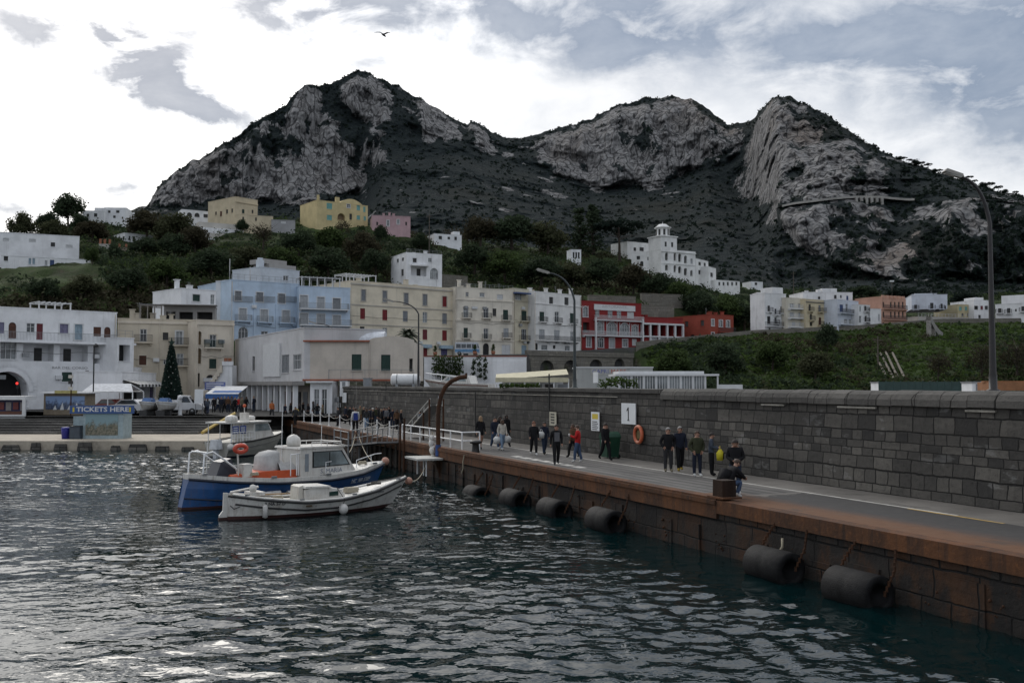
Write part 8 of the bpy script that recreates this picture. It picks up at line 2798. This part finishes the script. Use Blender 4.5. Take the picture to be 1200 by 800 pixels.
FARP = [
	(334,492,476,'navy','black','dark','walk','person in dark blue, leftmost of the group at the office arcade'),(340.5,491,474,'black','charcoal','brown','stand','second dark dressed person in the group at the office arcade'),
	(346,499,478,'charcoal','black','dark','walk2','person in charcoal walking nearest the quay edge in the arcade group'),(351,493,475,'black','dkjeans','dark','stand','person in black jacket and dark jeans in the middle of the arcade group'),
	(361,492,477,'black','black','brown','pockets','brown haired person in black left of the glazed door'),(367,492,471,'charcoal','charcoal','dark','stand','tall person in charcoal standing in front of the glazed door'),
	(410,499,477,'black','black','dark','walk2','person in black left of the blue backpack walker'),(422,497,476,'khaki','brown','blond','walk','blond person in a beige coat right of the blue backpack walker'),
	(429.5,504,479,'charcoal','ltjeans','brown','walk2','person in charcoal jacket and pale jeans on the far pier'),(437,502,482,'black','black','hat','stand','person with a white hat on the far pier'),
	(443.5,501,482,'black','charcoal','dark','stand','dark figure right of the white hat on the far pier'),(450,500,480,'navy','black','dark','walk','person in navy left of the raised ramp'),(456,500,477,'black','black','brown','stand','taller brown haired person behind the raised ramp'),
	(465,504,481,'brown','black','brown','walk2','person in brown under the raised end of the ramp'),(492,508,482,'greyblue','greyblue','dark','pockets','person in slate blue standing by the steel pole behind the railing'),
	(396,500,482,'charcoal','black','dark','stand','lone dark figure near the paper notices at the wall end')]
for px,yf,yh,tp,lg,hr,ps,lab in FARP:
	deck_person(px,yf,yh,(TOW if ps.startswith('walk') else OUT) + (px % 7 - 3)*.3,ps,lab,top=tp,legs=lg,shoes='black',hair=hr,style='hat' if hr == 'hat' else ('long' if px % 2 else 'short'),group='people on the far pier')
FARC = [(337,489,474,'grey'),(343,487,472,'navy'),(355,489,473,'charcoal'),(358,488,473,'red'),(372,492,474,'black'),(378,494,476,'khaki'),(405,497,478,'navy'),(414,499,478,'charcoal'),(426,499,478,'black'),(433,501,479,'navy'),(441,499,478,'olive'),(447,503,481,'black'),(453,501,479,'grey'),(460,503,480,'navy'),(470,505,482,'black')]
for i,(px,yf,yh,tp) in enumerate(FARC):
	nb_ = ('by the office arcade','near the paper notices','past the blue backpack walker')[0 if px < 385 else 1 if px < 416 else 2]
	deck_person(px,yf,yh,OUT + i*1.1,('stand','pockets','walk')[i % 3],'small %s topped figure %s, %s' % (tp,nb_,('dark haired','hands in pockets','walking away')[i % 3]) + (' near the ramp' if px > 444 else ''),top=tp,legs=('black','dkjeans','charcoal')[i % 3],hair=('dark','brown','blond')[i % 3],group='people on the far pier')
op = P(318.5,492,96)
add_person((op.x,96,DECK + .2),.5,'walk',1.72,'person in an orange jacket by the water steps',top='orange',legs='charcoal',shoes='black',hair='brown')
CRW = [(251,105,'black','leftmost dark figure under the blue and white awning'),(256,107,'white','person in white near the left post of the awning'),(260,104,'navy','person in navy in the awning crowd'),(264,108,'charcoal','charcoal figure at the back of the awning crowd'),(268,105,'brown','person in brown in the middle of the awning crowd'),
	   (272,107,'grey','person in grey in the awning crowd'),(276,104,'black','dark figure right of the awning middle'),(280,106,'red','person in red at the right of the awning crowd'),(284,104,'khaki','person in khaki at the right edge of the awning crowd'),(289,108,'black','dark figure beyond the cabin boat mast'),(298,106,'navy','person in navy by the arcade right of the cabin boat mast'),
	   (225,99,'black','dark figure left of the white notice board'),(241,101,'charcoal','charcoal figure right of the white notice board'),(244,98,'greyblue','slate blue figure near the yellow kerb'),(220,102,'navy','person in navy beside the white pickup truck'),(183,99.5,'black','dark figure beside the left side of the Christmas tree')]
for i,(px,Y,tp,lab) in enumerate(CRW):
	X = (px - 600)/F*Y
	add_person((X,Y,PZ - .02),(i*1.7) % 6.28,('stand','walk','pockets','walk2')[i % 4],1.62 + .03*(i % 6),lab,top=tp,legs=('black','dkjeans','charcoal')[i % 3],shoes='black',hair=('dark','brown','blond','grey')[i % 4],style=('short','long')[i % 2],group='crowd on the harbour square')
gp = P(449.5,41.5,80)
g = empty('seagull',gp,.3,'dark seagull gliding high in the sky above the left peak','bird')
GULL = paint('gull_dark',(.05,.05,.055),.8)
mb = MB()
mb.tube([(-.34,0,-.02),(-.22,0,.0),(0,0,.02),(.16,0,.03),(.27,0,.04),(.36,0,.02)],[.015,.06,.085,.065,.045,.01],8)
mb.build('body',GULL,g)
for s in (-1,1):
	pts = [(.08,0,.05),(.10,s*.28,.22),(.02,s*.52,.20),(-.14,s*.72,.10)]
	bk = [(-.14,0,.04),(-.10,s*.28,.20),(-.14,s*.50,.17),(-.18,s*.72,.09)]
	MB().add([p for ab in zip(pts,bk) for p in ab],[(0,2,3,1),(2,4,5,3),(4,6,7,5)],0,True).build('wing',GULL,g)
MB().add([(-.3,-.03,0),(-.3,.03,0),(-.46,.09,-.01),(-.46,-.09,-.01)],[(0,1,2,3)]).build('tail',GULL,g)
g.rotation_euler = (.15,.1,1.25)
g.scale = (1.15,)*3
# ================================================================== vegetation
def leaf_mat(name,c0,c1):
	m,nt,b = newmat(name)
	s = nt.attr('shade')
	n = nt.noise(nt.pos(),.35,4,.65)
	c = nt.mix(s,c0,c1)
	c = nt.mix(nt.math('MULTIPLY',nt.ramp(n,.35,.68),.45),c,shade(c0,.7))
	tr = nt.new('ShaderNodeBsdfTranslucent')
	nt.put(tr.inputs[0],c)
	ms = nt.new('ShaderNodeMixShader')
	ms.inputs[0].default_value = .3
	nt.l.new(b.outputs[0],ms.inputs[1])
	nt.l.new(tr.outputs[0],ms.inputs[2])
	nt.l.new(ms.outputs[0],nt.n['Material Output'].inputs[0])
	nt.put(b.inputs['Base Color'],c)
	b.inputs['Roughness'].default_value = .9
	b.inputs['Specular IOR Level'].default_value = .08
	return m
LM = {'green': leaf_mat('leaf_green',(.026,.042,.016),(.085,.122,.042)),'dark': leaf_mat('leaf_dark',(.022,.033,.020),(.064,.090,.048)),'olive': leaf_mat('leaf_olive',(.036,.041,.022),(.10,.108,.058)),
	  'brown': leaf_mat('leaf_brown',(.032,.029,.018),(.074,.068,.042)),'pine': leaf_mat('leaf_pine',(.009,.016,.014),(.032,.046,.034)),'grass': leaf_mat('leaf_grass',(.038,.060,.017),(.105,.165,.045))}
BARK = paint('bark',(.055,.042,.033),.95,var=.4,scale=3,bump=.5)
def leaf_quads(centers,rads,n_each,size,r,flat=1.0):
	"""many small leaf-clump faces spread over lumpy blobs -> verts, shade"""
	C = np.repeat(centers,n_each,0)
	R = np.repeat(rads,n_each)
	d = r.normal(0,1,C.shape)
	d /= np.linalg.norm(d,axis=1)[:,None]
	rr = R*(r.random(len(C))**.45)
	pos = C + d*rr[:,None]*np.array([1,1,flat])
	nrm = d*.8 + r.normal(0,.6,C.shape)
	nrm /= np.linalg.norm(nrm,axis=1)[:,None]
	a = np.cross(nrm,r.normal(0,1,C.shape))
	a /= np.linalg.norm(a,axis=1)[:,None]
	b = np.cross(nrm,a)
	s = size*r.uniform(.6,1.4,len(C))
	a,b = a*s[:,None]*.5,b*(s*r.uniform(.45,.9,len(C)))[:,None]*.5
	v = np.stack([pos - a - b*.6,pos + a*.8 - b,pos + a + b*.7,pos - a*.7 + b],1).reshape(-1,3)
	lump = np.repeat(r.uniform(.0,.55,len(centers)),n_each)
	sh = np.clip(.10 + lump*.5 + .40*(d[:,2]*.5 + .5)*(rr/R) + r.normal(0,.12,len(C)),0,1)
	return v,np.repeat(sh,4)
def crown_mesh(kind,seed,H,W):
	r = np.random.default_rng(seed)
	if kind == 'pine':       # umbrella pine: flat broad cap
		n = 26
		a = r.random(n)*6.28
		q = np.sqrt(r.random(n))*W*.42
		c = np.stack([q*np.cos(a),q*np.sin(a),H*.80 + r.normal(0,H*.03,n) - (q/W)**2*H*.35],-1)
		rd = r.uniform(.12,.2,n)*W*.75
		v,s = leaf_quads(c,rd,80,W*.045,r,.55)
	elif kind == 'cypress':
		n = 30
		u = r.random(n)
		c = np.stack([r.normal(0,W*.10,n),r.normal(0,W*.10,n),H*(.12 + .83*u)],-1)
		rd = W*(.30*(1 - u)**.6 + .10)
		v,s = leaf_quads(c,rd,44,W*.10,r,1.3)
	elif kind == 'bare':
		n = 30
		d = r.normal(0,1,(n,3)); d /= np.linalg.norm(d,axis=1)[:,None]
		c = np.array([0,0,H*.58]) + d*np.array([W*.36,W*.36,H*.30])*(r.random(n)[:,None]**.4)
		rd = r.uniform(.10,.20,n)*W
		v,s = leaf_quads(c,rd,30,W*.040,r)
	else:
		n = 44
		d = r.normal(0,1,(n,3)); d /= np.linalg.norm(d,axis=1)[:,None]
		d[:,2] = np.abs(d[:,2])*1.2 - .35
		c = np.array([0,0,H*.46]) + d*np.array([W*.38,W*.38,H*.40])*(r.random(n)[:,None]**.35)
		rd = r.uniform(.11,.23,n)*W
		v,s = leaf_quads(c,rd,80,W*.048,r,.85)
	return v,s
TREEP = {}
def tree_proto(kind,mat,seed):
	key = (kind,mat,seed)
	if key in TREEP: return TREEP[key]
	H,W = (10,9) if kind == 'pine' else (10,3.2) if kind == 'cypress' else (8,8)
	v,s = crown_mesh(kind,seed,H,W)
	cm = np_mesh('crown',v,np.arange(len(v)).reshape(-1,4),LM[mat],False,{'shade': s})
	r = random.Random(seed)
	mb = MB()
	top = H*(.74 if kind == 'pine' else .6)
	lean = r.uniform(-.4,.4)
	mb.tube([(0,0,-1.5),(0,0,0),(lean*.3,.1,top*.5),(lean,.15,top)],[.32,.26,.19,.11],7)
	for i in range(7):
		a = i*2.4 + r.random()
		z0 = top*r.uniform(.5,.95)
		L_ = W*r.uniform(.22,.40)
		mb.tube([(lean*z0/top,.1,z0),(lean + math.cos(a)*L_*.5,math.sin(a)*L_*.5,z0 + L_*.25),(lean + math.cos(a)*L_,math.sin(a)*L_,z0 + L_*(.55 if kind != 'pine' else .35))],[.10,.07,.03],5)
	if kind == 'bare':
		for i in range(26):
			a = i*2.4
			z0 = H*r.uniform(.4,.7)
			L_ = W*r.uniform(.25,.5)
			mb.tube([(0,.1,z0),(math.cos(a)*L_*.6,math.sin(a)*L_*.6,z0 + L_*.35),(math.cos(a)*L_,math.sin(a)*L_,z0 + L_*.65)],[.05,.035,.012],4)
	o = mb.build('trunk',BARK)
	tm = o.data
	bpy.data.objects.remove(o)
	TREEP[key] = (tm,cm,H,W)
	return TREEP[key]
NT_ = {'pine': 'umbrella_pine','cypress': 'cypress_tree','bare': 'bare_tree','round': 'broad_tree'}
def tree(px,top,bot,w,kind,mat,label,Y=None,group=None,seed=None,z=None):
	if Y is None:
		p = hit_terr(px,bot,140)
	else:
		p = P(px,bot,Y)
		if z is None: p.z = float(terr(px,Y))
	Hh = max(2.0,(bot - top)*p.y/F + .8)
	Ww = w*p.y/F
	tm,cm,H,W = tree_proto(kind,mat,seed if seed is not None else int(px) % 3)
	e = empty(NT_[kind],p - Vector((0,0,.6)),random.random()*6.28,label,'tree',group)
	e.scale = (Ww/W*1.12,Ww/W*1.12,Hh/H*1.08)
	link('trunk',tm,e)
	link('crown',cm,e)
	return e
TREES = [
	(80,224,266,40,'round','dark','tallest broad dark tree on the left skyline beside the white villas'),(40,242,266,15,'cypress','dark','small dark pointed tree on the left skyline left of the tallest tree'),(15,250,284,40,'round','dark','dark bushy tree above the long villa at the far left skyline'),
	(25,246,284,34,'round','olive','olive tree on the far left skyline between the bushy and pointed trees'),(56,246,276,30,'round','dark','dark round tree just left of the tallest skyline tree'),(-8,252,284,34,'round','dark','dark tree cut by the left edge of the picture on the skyline'),(95,248,270,22,'round','dark','small dark tree touching the right side of the tallest skyline tree'),
	(62,256,284,36,'round','olive','olive green tree below the tallest tree on the left hill'),(108,256,284,40,'round','brown','brownish tree below the white skyline villas'),(172,245,282,50,'round','brown','wide brown green tree right of the skyline villas'),
	(207,246,286,46,'round','olive','olive tree left of the arched white house'),(228,262,300,40,'round','brown','brown tree below the arched white house'),(168,275,300,34,'round','dark','dark tree right of the small flat roofed house'),
	(135,282,306,19,'round','dark','small dark tree between the ruined lodge and the broken wall'),(108,288,310,17,'round','green','small green tree left of the ruined lodge'),(205,272,302,42,'round','dark','dark round tree in front of the cream villa terraces'),
	(283.5,256,272,17,'round','dark','small round clipped tree in front of the cream villa wing'),(308,262,292,34,'bare','brown','reddish bare tree below the cream villa wing'),(350,268,302,46,'round','dark','dark tree below the grey hut on the hill'),
	(386,264,300,44,'round','green','green tree directly below the yellow villa'),(402,258,280,20,'bare','brown','brown shrubby tree at the foot of the yellow villa'),(424,270,312,46,'round','brown','brown green tree below the pink villa'),
	(330,286,322,52,'round','green','wide green tree above the blue hotel roof tower'),(385,288,326,54,'round','dark','wide dark tree above the long balcony wing'),(440,290,326,40,'round','dark','dark tree left of the white house with a loggia'),
	(288,286,322,52,'round','olive','olive tree above the left part of the blue hotel'),(248,290,326,54,'round','dark','dark tree above the small white house with a green window'),(195,300,338,54,'round','green','green tree on the slope above the cream apartments'),
	(150,312,346,48,'round','dark','dark tree on the slope above the terrace annex'),(100,322,350,44,'round','olive','olive bush tree above the long white harbour building'),(50,326,354,40,'round','dark','dark bush tree above the roof pergola at far left'),
	(446,262,284,18,'round','dark','small dark tree between yellow and pink villas'),(493,272,296,26,'round','dark','dark tree just above the white loggia house'),(536,240,280,44,'bare','brown','big reddish brown winter tree right of the pink villa'),
	(563,250,292,44,'round','brown','brown green tree right of the reddish winter tree'),(600,248,292,60,'round','dark','large dark tree at the middle of the hill crest'),(642,255,300,56,'round','olive','olive dark tree left of the tall conifers'),
	(679,246,300,26,'cypress','dark','left of two tall dark conifers above the pavilion'),(696,243,298,26,'cypress','dark','right of two tall dark conifers above the pavilion'),(726,256,306,62,'pine','pine','large spreading umbrella pine left of the tower hotel'),
	(556,284,322,50,'round','dark','dark tree above the cream terraced house'),(592,292,332,54,'round','green','green tree above the pale yellow terraced house'),(634,300,336,56,'round','dark','dark tree above the wide white terraced house'),
	(672,306,338,48,'round','olive','olive tree below the temple pavilion'),(706,302,338,50,'round','dark','dark tree below the umbrella pine'),(742,308,346,44,'round','brown','brownish tree left below the tower hotel'),
	(770,318,352,46,'round','dark','dark tree directly below the tower hotel'),(798,328,358,40,'round','green','green tree below the hotel arcades'),(818,338,376,46,'round','dark','dark tree above the terracotta house'),
	(846,342,382,48,'round','green','green tree right above the terracotta house'),(872,350,390,44,'round','dark','dark tree between the terracotta house and the row houses'),(838,298,330,22,'pine','pine','small umbrella pine beside the right wing of the tower hotel'),
	(876,300,330,40,'pine','pine','lone umbrella pine against the dark mountain right of the hotel'),(1058,336,352,40,'round','pine','rounded pine behind the pink palazzo'),(1130,341,360,38,'round','pine','rounded pine right of the pale blue villa'),
	(1010,334,350,40,'round','dark','dark tree behind the salmon gable'),(970,378,412,28,'round','dark','dark bush tree in front of the yellow row house'),(1150,402,446,40,'bare','brown','brown bare tree left of the near street lamp on the slope'),
	(1192,398,448,50,'bare','brown','brown thicket tree at the right edge behind the wall'),(1100,415,448,36,'bare','brown','thin bare tree on the slope below the white chute'),(905,398,436,40,'round','green','dense green bush tree on the slope below the leftmost row house'),
	(850,402,440,46,'round','dark','dark bush tree on the slope below the road parapet'),(790,410,446,46,'round','green','green bush tree right of the arched retaining wall'),(955,412,446,44,'round','olive','olive bush tree in the middle of the slope'),
]
for px,top,bot,w,kind,mat,lab in TREES: tree(px,top,bot,w,kind,mat,lab,group='trees on the hillside')
pp = P(478,408,118)
e = empty('palm_tree',(pp.x,118,3),.3,'small palm tree rising behind the harbour office roof','tree')
zt_ = Zat(478,391,118) - 3
MB().tube([(0,0,0),(.05,0,zt_*.5),(0,0,zt_)],[.3,.24,.22],8).build('trunk',BARK,e)
mb = MB()
r = random.Random(2)
for i in range(38):
	a = i*2.399
	el = 1.2 - 1.9*(i/38)
	L_ = 1.65 + .35*r.random()
	d = Vector((math.cos(a)*math.cos(el),math.sin(a)*math.cos(el),math.sin(el)))
	pts = [Vector((0,0,zt_)) + d*L_*q - Vector((0,0,.55*L_*q*q)) for q in (0,.33,.66,1)]
	sd_ = d.cross(Vector((0,0,1))).normalized()
	for (p0,w0),(p1,w1) in zip(list(zip(pts,(.04,.26,.24,.03)))[:-1],list(zip(pts,(.04,.26,.24,.03)))[1:]):
		mb.add([p0 - sd_*w0 - Vector((0,0,w0*.5)),p0,p1,p1 - sd_*w1 - Vector((0,0,w1*.5))],[(0,1,2,3)])
		mb.add([p0 + sd_*w0 - Vector((0,0,w0*.5)),p0,p1,p1 + sd_*w1 - Vector((0,0,w1*.5))],[(0,1,2,3)])
mb.build('crown',M_('palm_green',(.035,.045,.022),.7,var=.5,scale=4),e)
FOOT = [o for o in col.objects if o.type == 'EMPTY' and o.get('category') in ('house','villa','hotel','building','palazzo','restaurant','pavilion','hut','tower','wall')]
foot = []
for o in FOOT:
	w = [c for c in o.children if c.name.startswith('wall')]
	if not w: continue
	bb = [Vector(c) for c in w[0].bound_box]
	foot.append((o.location.x,o.location.y,o.rotation_euler.z,max(b_.x for b_ in bb),max(b_.y for b_ in bb)))
r = np.random.default_rng(11)
N = 30000
cpx = r.uniform(-60,1260,N)
Yc_ = 140 + (r.random(N)**1.35)*300
X = (cpx - 600)/F*Yc_
z0,LLs = terr0(cpx,Yc_)
zz_ = terr(cpx,Yc_)
ok = (Yc_ > LLs[0][0] + 1.5) & ~((Yc_ > LLs[1][0] - 1.2) & (Yc_ < LLs[2][0] + 1.0) & (cpx > 285)) & (Yc_ < LLs[4][0] + 18)
ok &= ~((cpx <= 285) & (Yc_ < LLs[2][0] - 2))
for fx,fy,rz,w,d in foot:
	ca,sa = math.cos(-rz),math.sin(-rz)
	lx,ly = (X - fx)*ca - (Yc_ - fy)*sa,(X - fx)*sa + (Yc_ - fy)*ca
	ok &= ~((lx > -1.2) & (lx < w + 1.2) & (ly > -6.5) & (ly < d + 1.5))
ok &= ~((cpx < 112) & (Yc_ > 178) & (Yc_ < 207)) | (r.random(N) < .10)
dens = fbm(X/22,Yc_/22,0,4,101)
open_grass = ((cpx > 1040) & (cpx < 1150) & (Yc_ < LLs[1][0]) & (Yc_ > LLs[0][0] + 18)) | ((cpx < 120) & (Yc_ < 200) & (Yc_ > 165))
ok &= (dens > .40) | (r.random(N) < .30)
ok &= ~open_grass | (r.random(N) < .18)
stonezone = (cpx > 690) & (cpx < 815) & (Yc_ > LLs[2][0]) & (Yc_ < LLs[2][0] + 28)
ok &= ~stonezone | (r.random(N) < .35)
c = np.stack([X,Yc_,zz_],-1)[ok]
cpx_o = cpx[ok]
emb = (Yc_[ok] < LLs[1][0][ok])
print('scrub clumps',len(c))
size = r.uniform(.5,1.5,len(c))*np.where(emb,.75,1.15)*(1 + 1.0*(r.random(len(c)) < .10))
c[:,2] += size*.35
kindr = fbm(c[:,0]/30,c[:,1]/30,0,3,131) + r.normal(0,.07,len(c))
mats_ = [('hillside_woodland','dark',kindr < .46),('hillside_scrub','green',(kindr >= .46) & (kindr < .56)),('hillside_dry_scrub','olive',(kindr >= .56) & (kindr < .63)),('hillside_brown_brush','brown',kindr >= .63)]
for nm,mt,sel in mats_:
	if sel.sum() == 0: continue
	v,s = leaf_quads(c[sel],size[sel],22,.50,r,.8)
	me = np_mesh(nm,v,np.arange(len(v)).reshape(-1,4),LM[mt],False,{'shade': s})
	tag(link(nm,me),{'hillside_woodland': 'dark evergreen woodland covering the hillside','hillside_scrub': 'green scrub covering the hillside','hillside_dry_scrub': 'dry olive scrub on the hillside','hillside_brown_brush': 'brown winter brush on the hillside'}[nm],'woodland' if 'wood' in nm else 'scrub',kind='stuff')
N = 9000
cpx = r.uniform(760,1240,N)
la,lb = interp(cpx,LINE_A),interp(cpx,LINE_B)
Yg = la[0] + 2 + (lb[0] - la[0] - 3)*r.random(N)
g_ = np.stack([(cpx - 600)/F*Yg,Yg,terr(cpx,Yg) + .12],-1)
v,s = leaf_quads(g_,np.full(N,.45),7,.38,r,.5)
tag(link('bank_grass',np_mesh('bank_grass',v,np.arange(len(v)).reshape(-1,4),LM['grass'],False,{'shade': s})),'rough green grass growing on the bank below the upper road','grass',kind='stuff')
def bush(name,label,pts,rad,n,size,mat,loc):
	rr = np.random.default_rng(int(loc[0]*10) % 1000 + 5)
	v,s = leaf_quads(np.array(pts,float),np.array(rad,float),n,size,rr,1.0)
	me = np_mesh(name,v,np.arange(len(v)).reshape(-1,4),LM[mat],False,{'shade': s})
	o = link(name,me,None,loc)
	return tag(o,label,'plant')
p = P(525,430,162.3)
bush('hanging_plant','dense green plant hanging over the white retaining wall below the minibus',[(x,-.3,z) for x in np.linspace(-2.0,2.0,6) for z in np.linspace(-1.8 + abs(x)*.4,1.3,4)],[.75]*24,40,.34,'green',p)
p = P(562,430,162.3)
bush('hanging_plant','loose patterned creeper hanging on the white wall right of the minibus',[(math.sin(i*2.1)*1.1,-.2,1.5 - i*.32) for i in range(11)],[.5]*11,26,.34,'dark',p)
for px,w,lab in ((595,2.2,'low yellowish weeds growing on top of the wall near the canvas kiosk'),(708,1.6,'yellow green bush on top of the wall left of the glass pavilion')):
	s_,_ = wall_pt(px,470)
	p = Q(s_,WOFF + .8,zt - .02)
	bush('wall_bush',lab,[(x,.1*math.sin(x*5),.12 + (.25 if px > 700 else 0)*(1 - abs(x)/w)) for x in np.linspace(-w/2,w/2,8)],[.28 if px > 700 else .17]*8,50,.12,'grass',p)
for px,Y,z_,lab in ((510,167.5,None,'potted conical shrub by the red door of the cream palazzo'),(578,166.5,None,'potted shrub on the road edge below the white door'),(556.5,166.5,None,'potted shrub in front of the minibus')):
	zg = float(terr(px,Y))
	e = empty('potted_shrub',((px - 600)/F*Y,Y,zg),0,lab,'plant')
	MB().lathe([(.001,0),(.28,.01),(.38,.6),(.34,.6),(.001,.5)],n=10).build('pot',TERC,e)
	rr = np.random.default_rng(int(px))
	v,s = leaf_quads(np.array([(0,0,.9),(0,0,1.25),(0,0,1.55)]),np.array([.45,.35,.22]),60,.18,rr)
	link('foliage',np_mesh('foliage',v,np.arange(len(v)).reshape(-1,4),LM['green'],False,{'shade': s}),e)
for i,(px,py,hp) in enumerate([(1054,187,7),(1060,189,9),(1066,192,8),(1073,193,11),(1080,196,9),(1088,198,10),(1094,200,8),(1101,202,9),(1120,207,9),(1127,211,7),(1136,213,10),(1143,216,8),(1152,219,9),(1160,221,12),(1169,225,11),(1178,227,8),(1190,231,8),(1012,164,5),(1025,172,5),(985,146,4)]):
	mp = mountain_point(px,np.interp(px,mpx,ridge) + 1.0)
	tm,cm,H,W = tree_proto('pine' if i % 3 else 'round','pine',i % 3)
	e = empty('ridge_pine',mp - Vector((0,0,2)),i*1.3,'tiny dark pine standing on the skyline ridge at upper right','tree','pines along the right skyline ridge')
	k = hp*mp.y/F/H*1.1
	e.scale = (k*1.1,k*1.1,k)
	link('trunk',tm,e)
	link('crown',cm,e)
rr = np.random.default_rng(8)
sel = rr.integers(0,len(mpx),2600)
sel = sel[(mpx[sel] > 165) & (mpx[sel] < 1230)]
rows = NR - 1 - (rr.random(len(sel))**2*26).astype(int)
keep = (rk[rows,sel] < .5) | (rr.random(len(sel)) < .12)
sel,rows = sel[keep],rows[keep]
c = np.stack([X1[rows,sel],YM2[rows,sel],Z1[rows,sel]],-1)
v,s = leaf_quads(c,rr.uniform(1.2,3.2,len(c)),9,2.0,rr,.8)
tag(link('ridge_scrub',np_mesh('ridge_scrub',v,np.arange(len(v)).reshape(-1,4),LM['pine'],False,{'shade': s})),'dark scrub along the mountain crest','scrub',kind='stuff')
N = 16000
ci = rr.integers(0,len(mpx),N)
ri = rr.integers(8,NR - 6,N)
keep = (rk[ri,ci] < .42) & (mpx[ci] > 150) & (mpx[ci] < 1230)
ci,ri = ci[keep],ri[keep]
c = np.stack([X1[ri,ci],YM2[ri,ci],Z1[ri,ci]],-1)
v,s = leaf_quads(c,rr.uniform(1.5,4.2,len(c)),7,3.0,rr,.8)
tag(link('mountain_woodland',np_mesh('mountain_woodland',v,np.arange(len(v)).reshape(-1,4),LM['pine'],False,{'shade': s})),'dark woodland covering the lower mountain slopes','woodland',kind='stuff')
pts = [(916,241),(930,238),(950,235.5),(970,233),(990,231),(1005,230.3),(1020,230.3),(1036,231),(1050,232.5),(1064,233.5),(1080,233),(1100,234),(1115,235)]
fpx = np.linspace(pts[0][0],pts[-1][0],60)
fpy = np.interp(fpx,[p[0] for p in pts],[p[1] for p in pts])
fy = np.array([min(mountain_point(a + d,b_ + q).y for d in (-4,0,4) for q in (-1,2)) for a,b_ in zip(fpx,fpy)])
for _ in range(12): fy = np.minimum(fy,np.convolve(np.pad(fy,1,'edge'),[.25,.5,.25],'valid'))
P3 = [P(a,b_,y - 3) for a,b_,y in zip(fpx,fpy,fy)]
e = empty('cliff_road',P3[0],0,'pale mountain road on a viaduct cut across the right cliff','road')
PALE = paint('pale_road_wall',(.33,.32,.30),.9,var=.3,scale=.1)
for nm,seg_ in (('road_wall',range(0,46)),):
	mb = MB()
	for i in seg_:
		a,b_ = P3[i] - P3[0],P3[i + 1] - P3[0]
		mb.add([a + Vector((0,-1,-1.5)),b_ + Vector((0,-1,-1.5)),b_ + Vector((0,-1,.6)),a + Vector((0,-1,.6)),a + Vector((0,25,.6)),b_ + Vector((0,25,.6))],[(0,1,2,3),(3,2,5,4)])
	mb.build(nm,PALE,e)
for px in (1004,1010,1016,1022,1028,1034):
	q = P(px,231,float(np.interp(px,fpx,fy)) - 6) - P3[0]
	MB().box(q.x - 1.1,q.x + 1.1,q.y - .5,q.y + 12,q.z - 19,q.z + .3).build('viaduct_pillar',PALE,e)
for px,y0,y1,lab in ((155,250,278,'utility pole with a lamp among the trees on the left skyline'),(190,262,284,'thin post right of the small flat roofed house'),(503,250,300,'tall thin mast beside the pink villa'),(930,318,346,'brown utility pole behind the row houses'),(1045.5,330,350,'lamp mast behind the pink palazzo'),(1029,395,430,'thin post on the slope above the slipway beams')):
	p = hit_terr(px,y1,140)
	h = (y1 - y0)*p.y/F
	e = empty('utility_pole',p,0,lab,'pole')
	MB().tube([(0,0,-1),(0,0,h)],[.16,.11],6).build('pole',M_('pole_timber',(.10,.085,.07),.9),e)
	MB().box(-.9,.9,-.06,.06,h - .7,h - .55).build('crossarm',M_('pole_timber',(.10,.085,.07)),e)
	if px in (155,1045.5): MB().cbox((0,0,h + .2),(1.4,.5,.5)).build('floodlight',WHITEM,e)
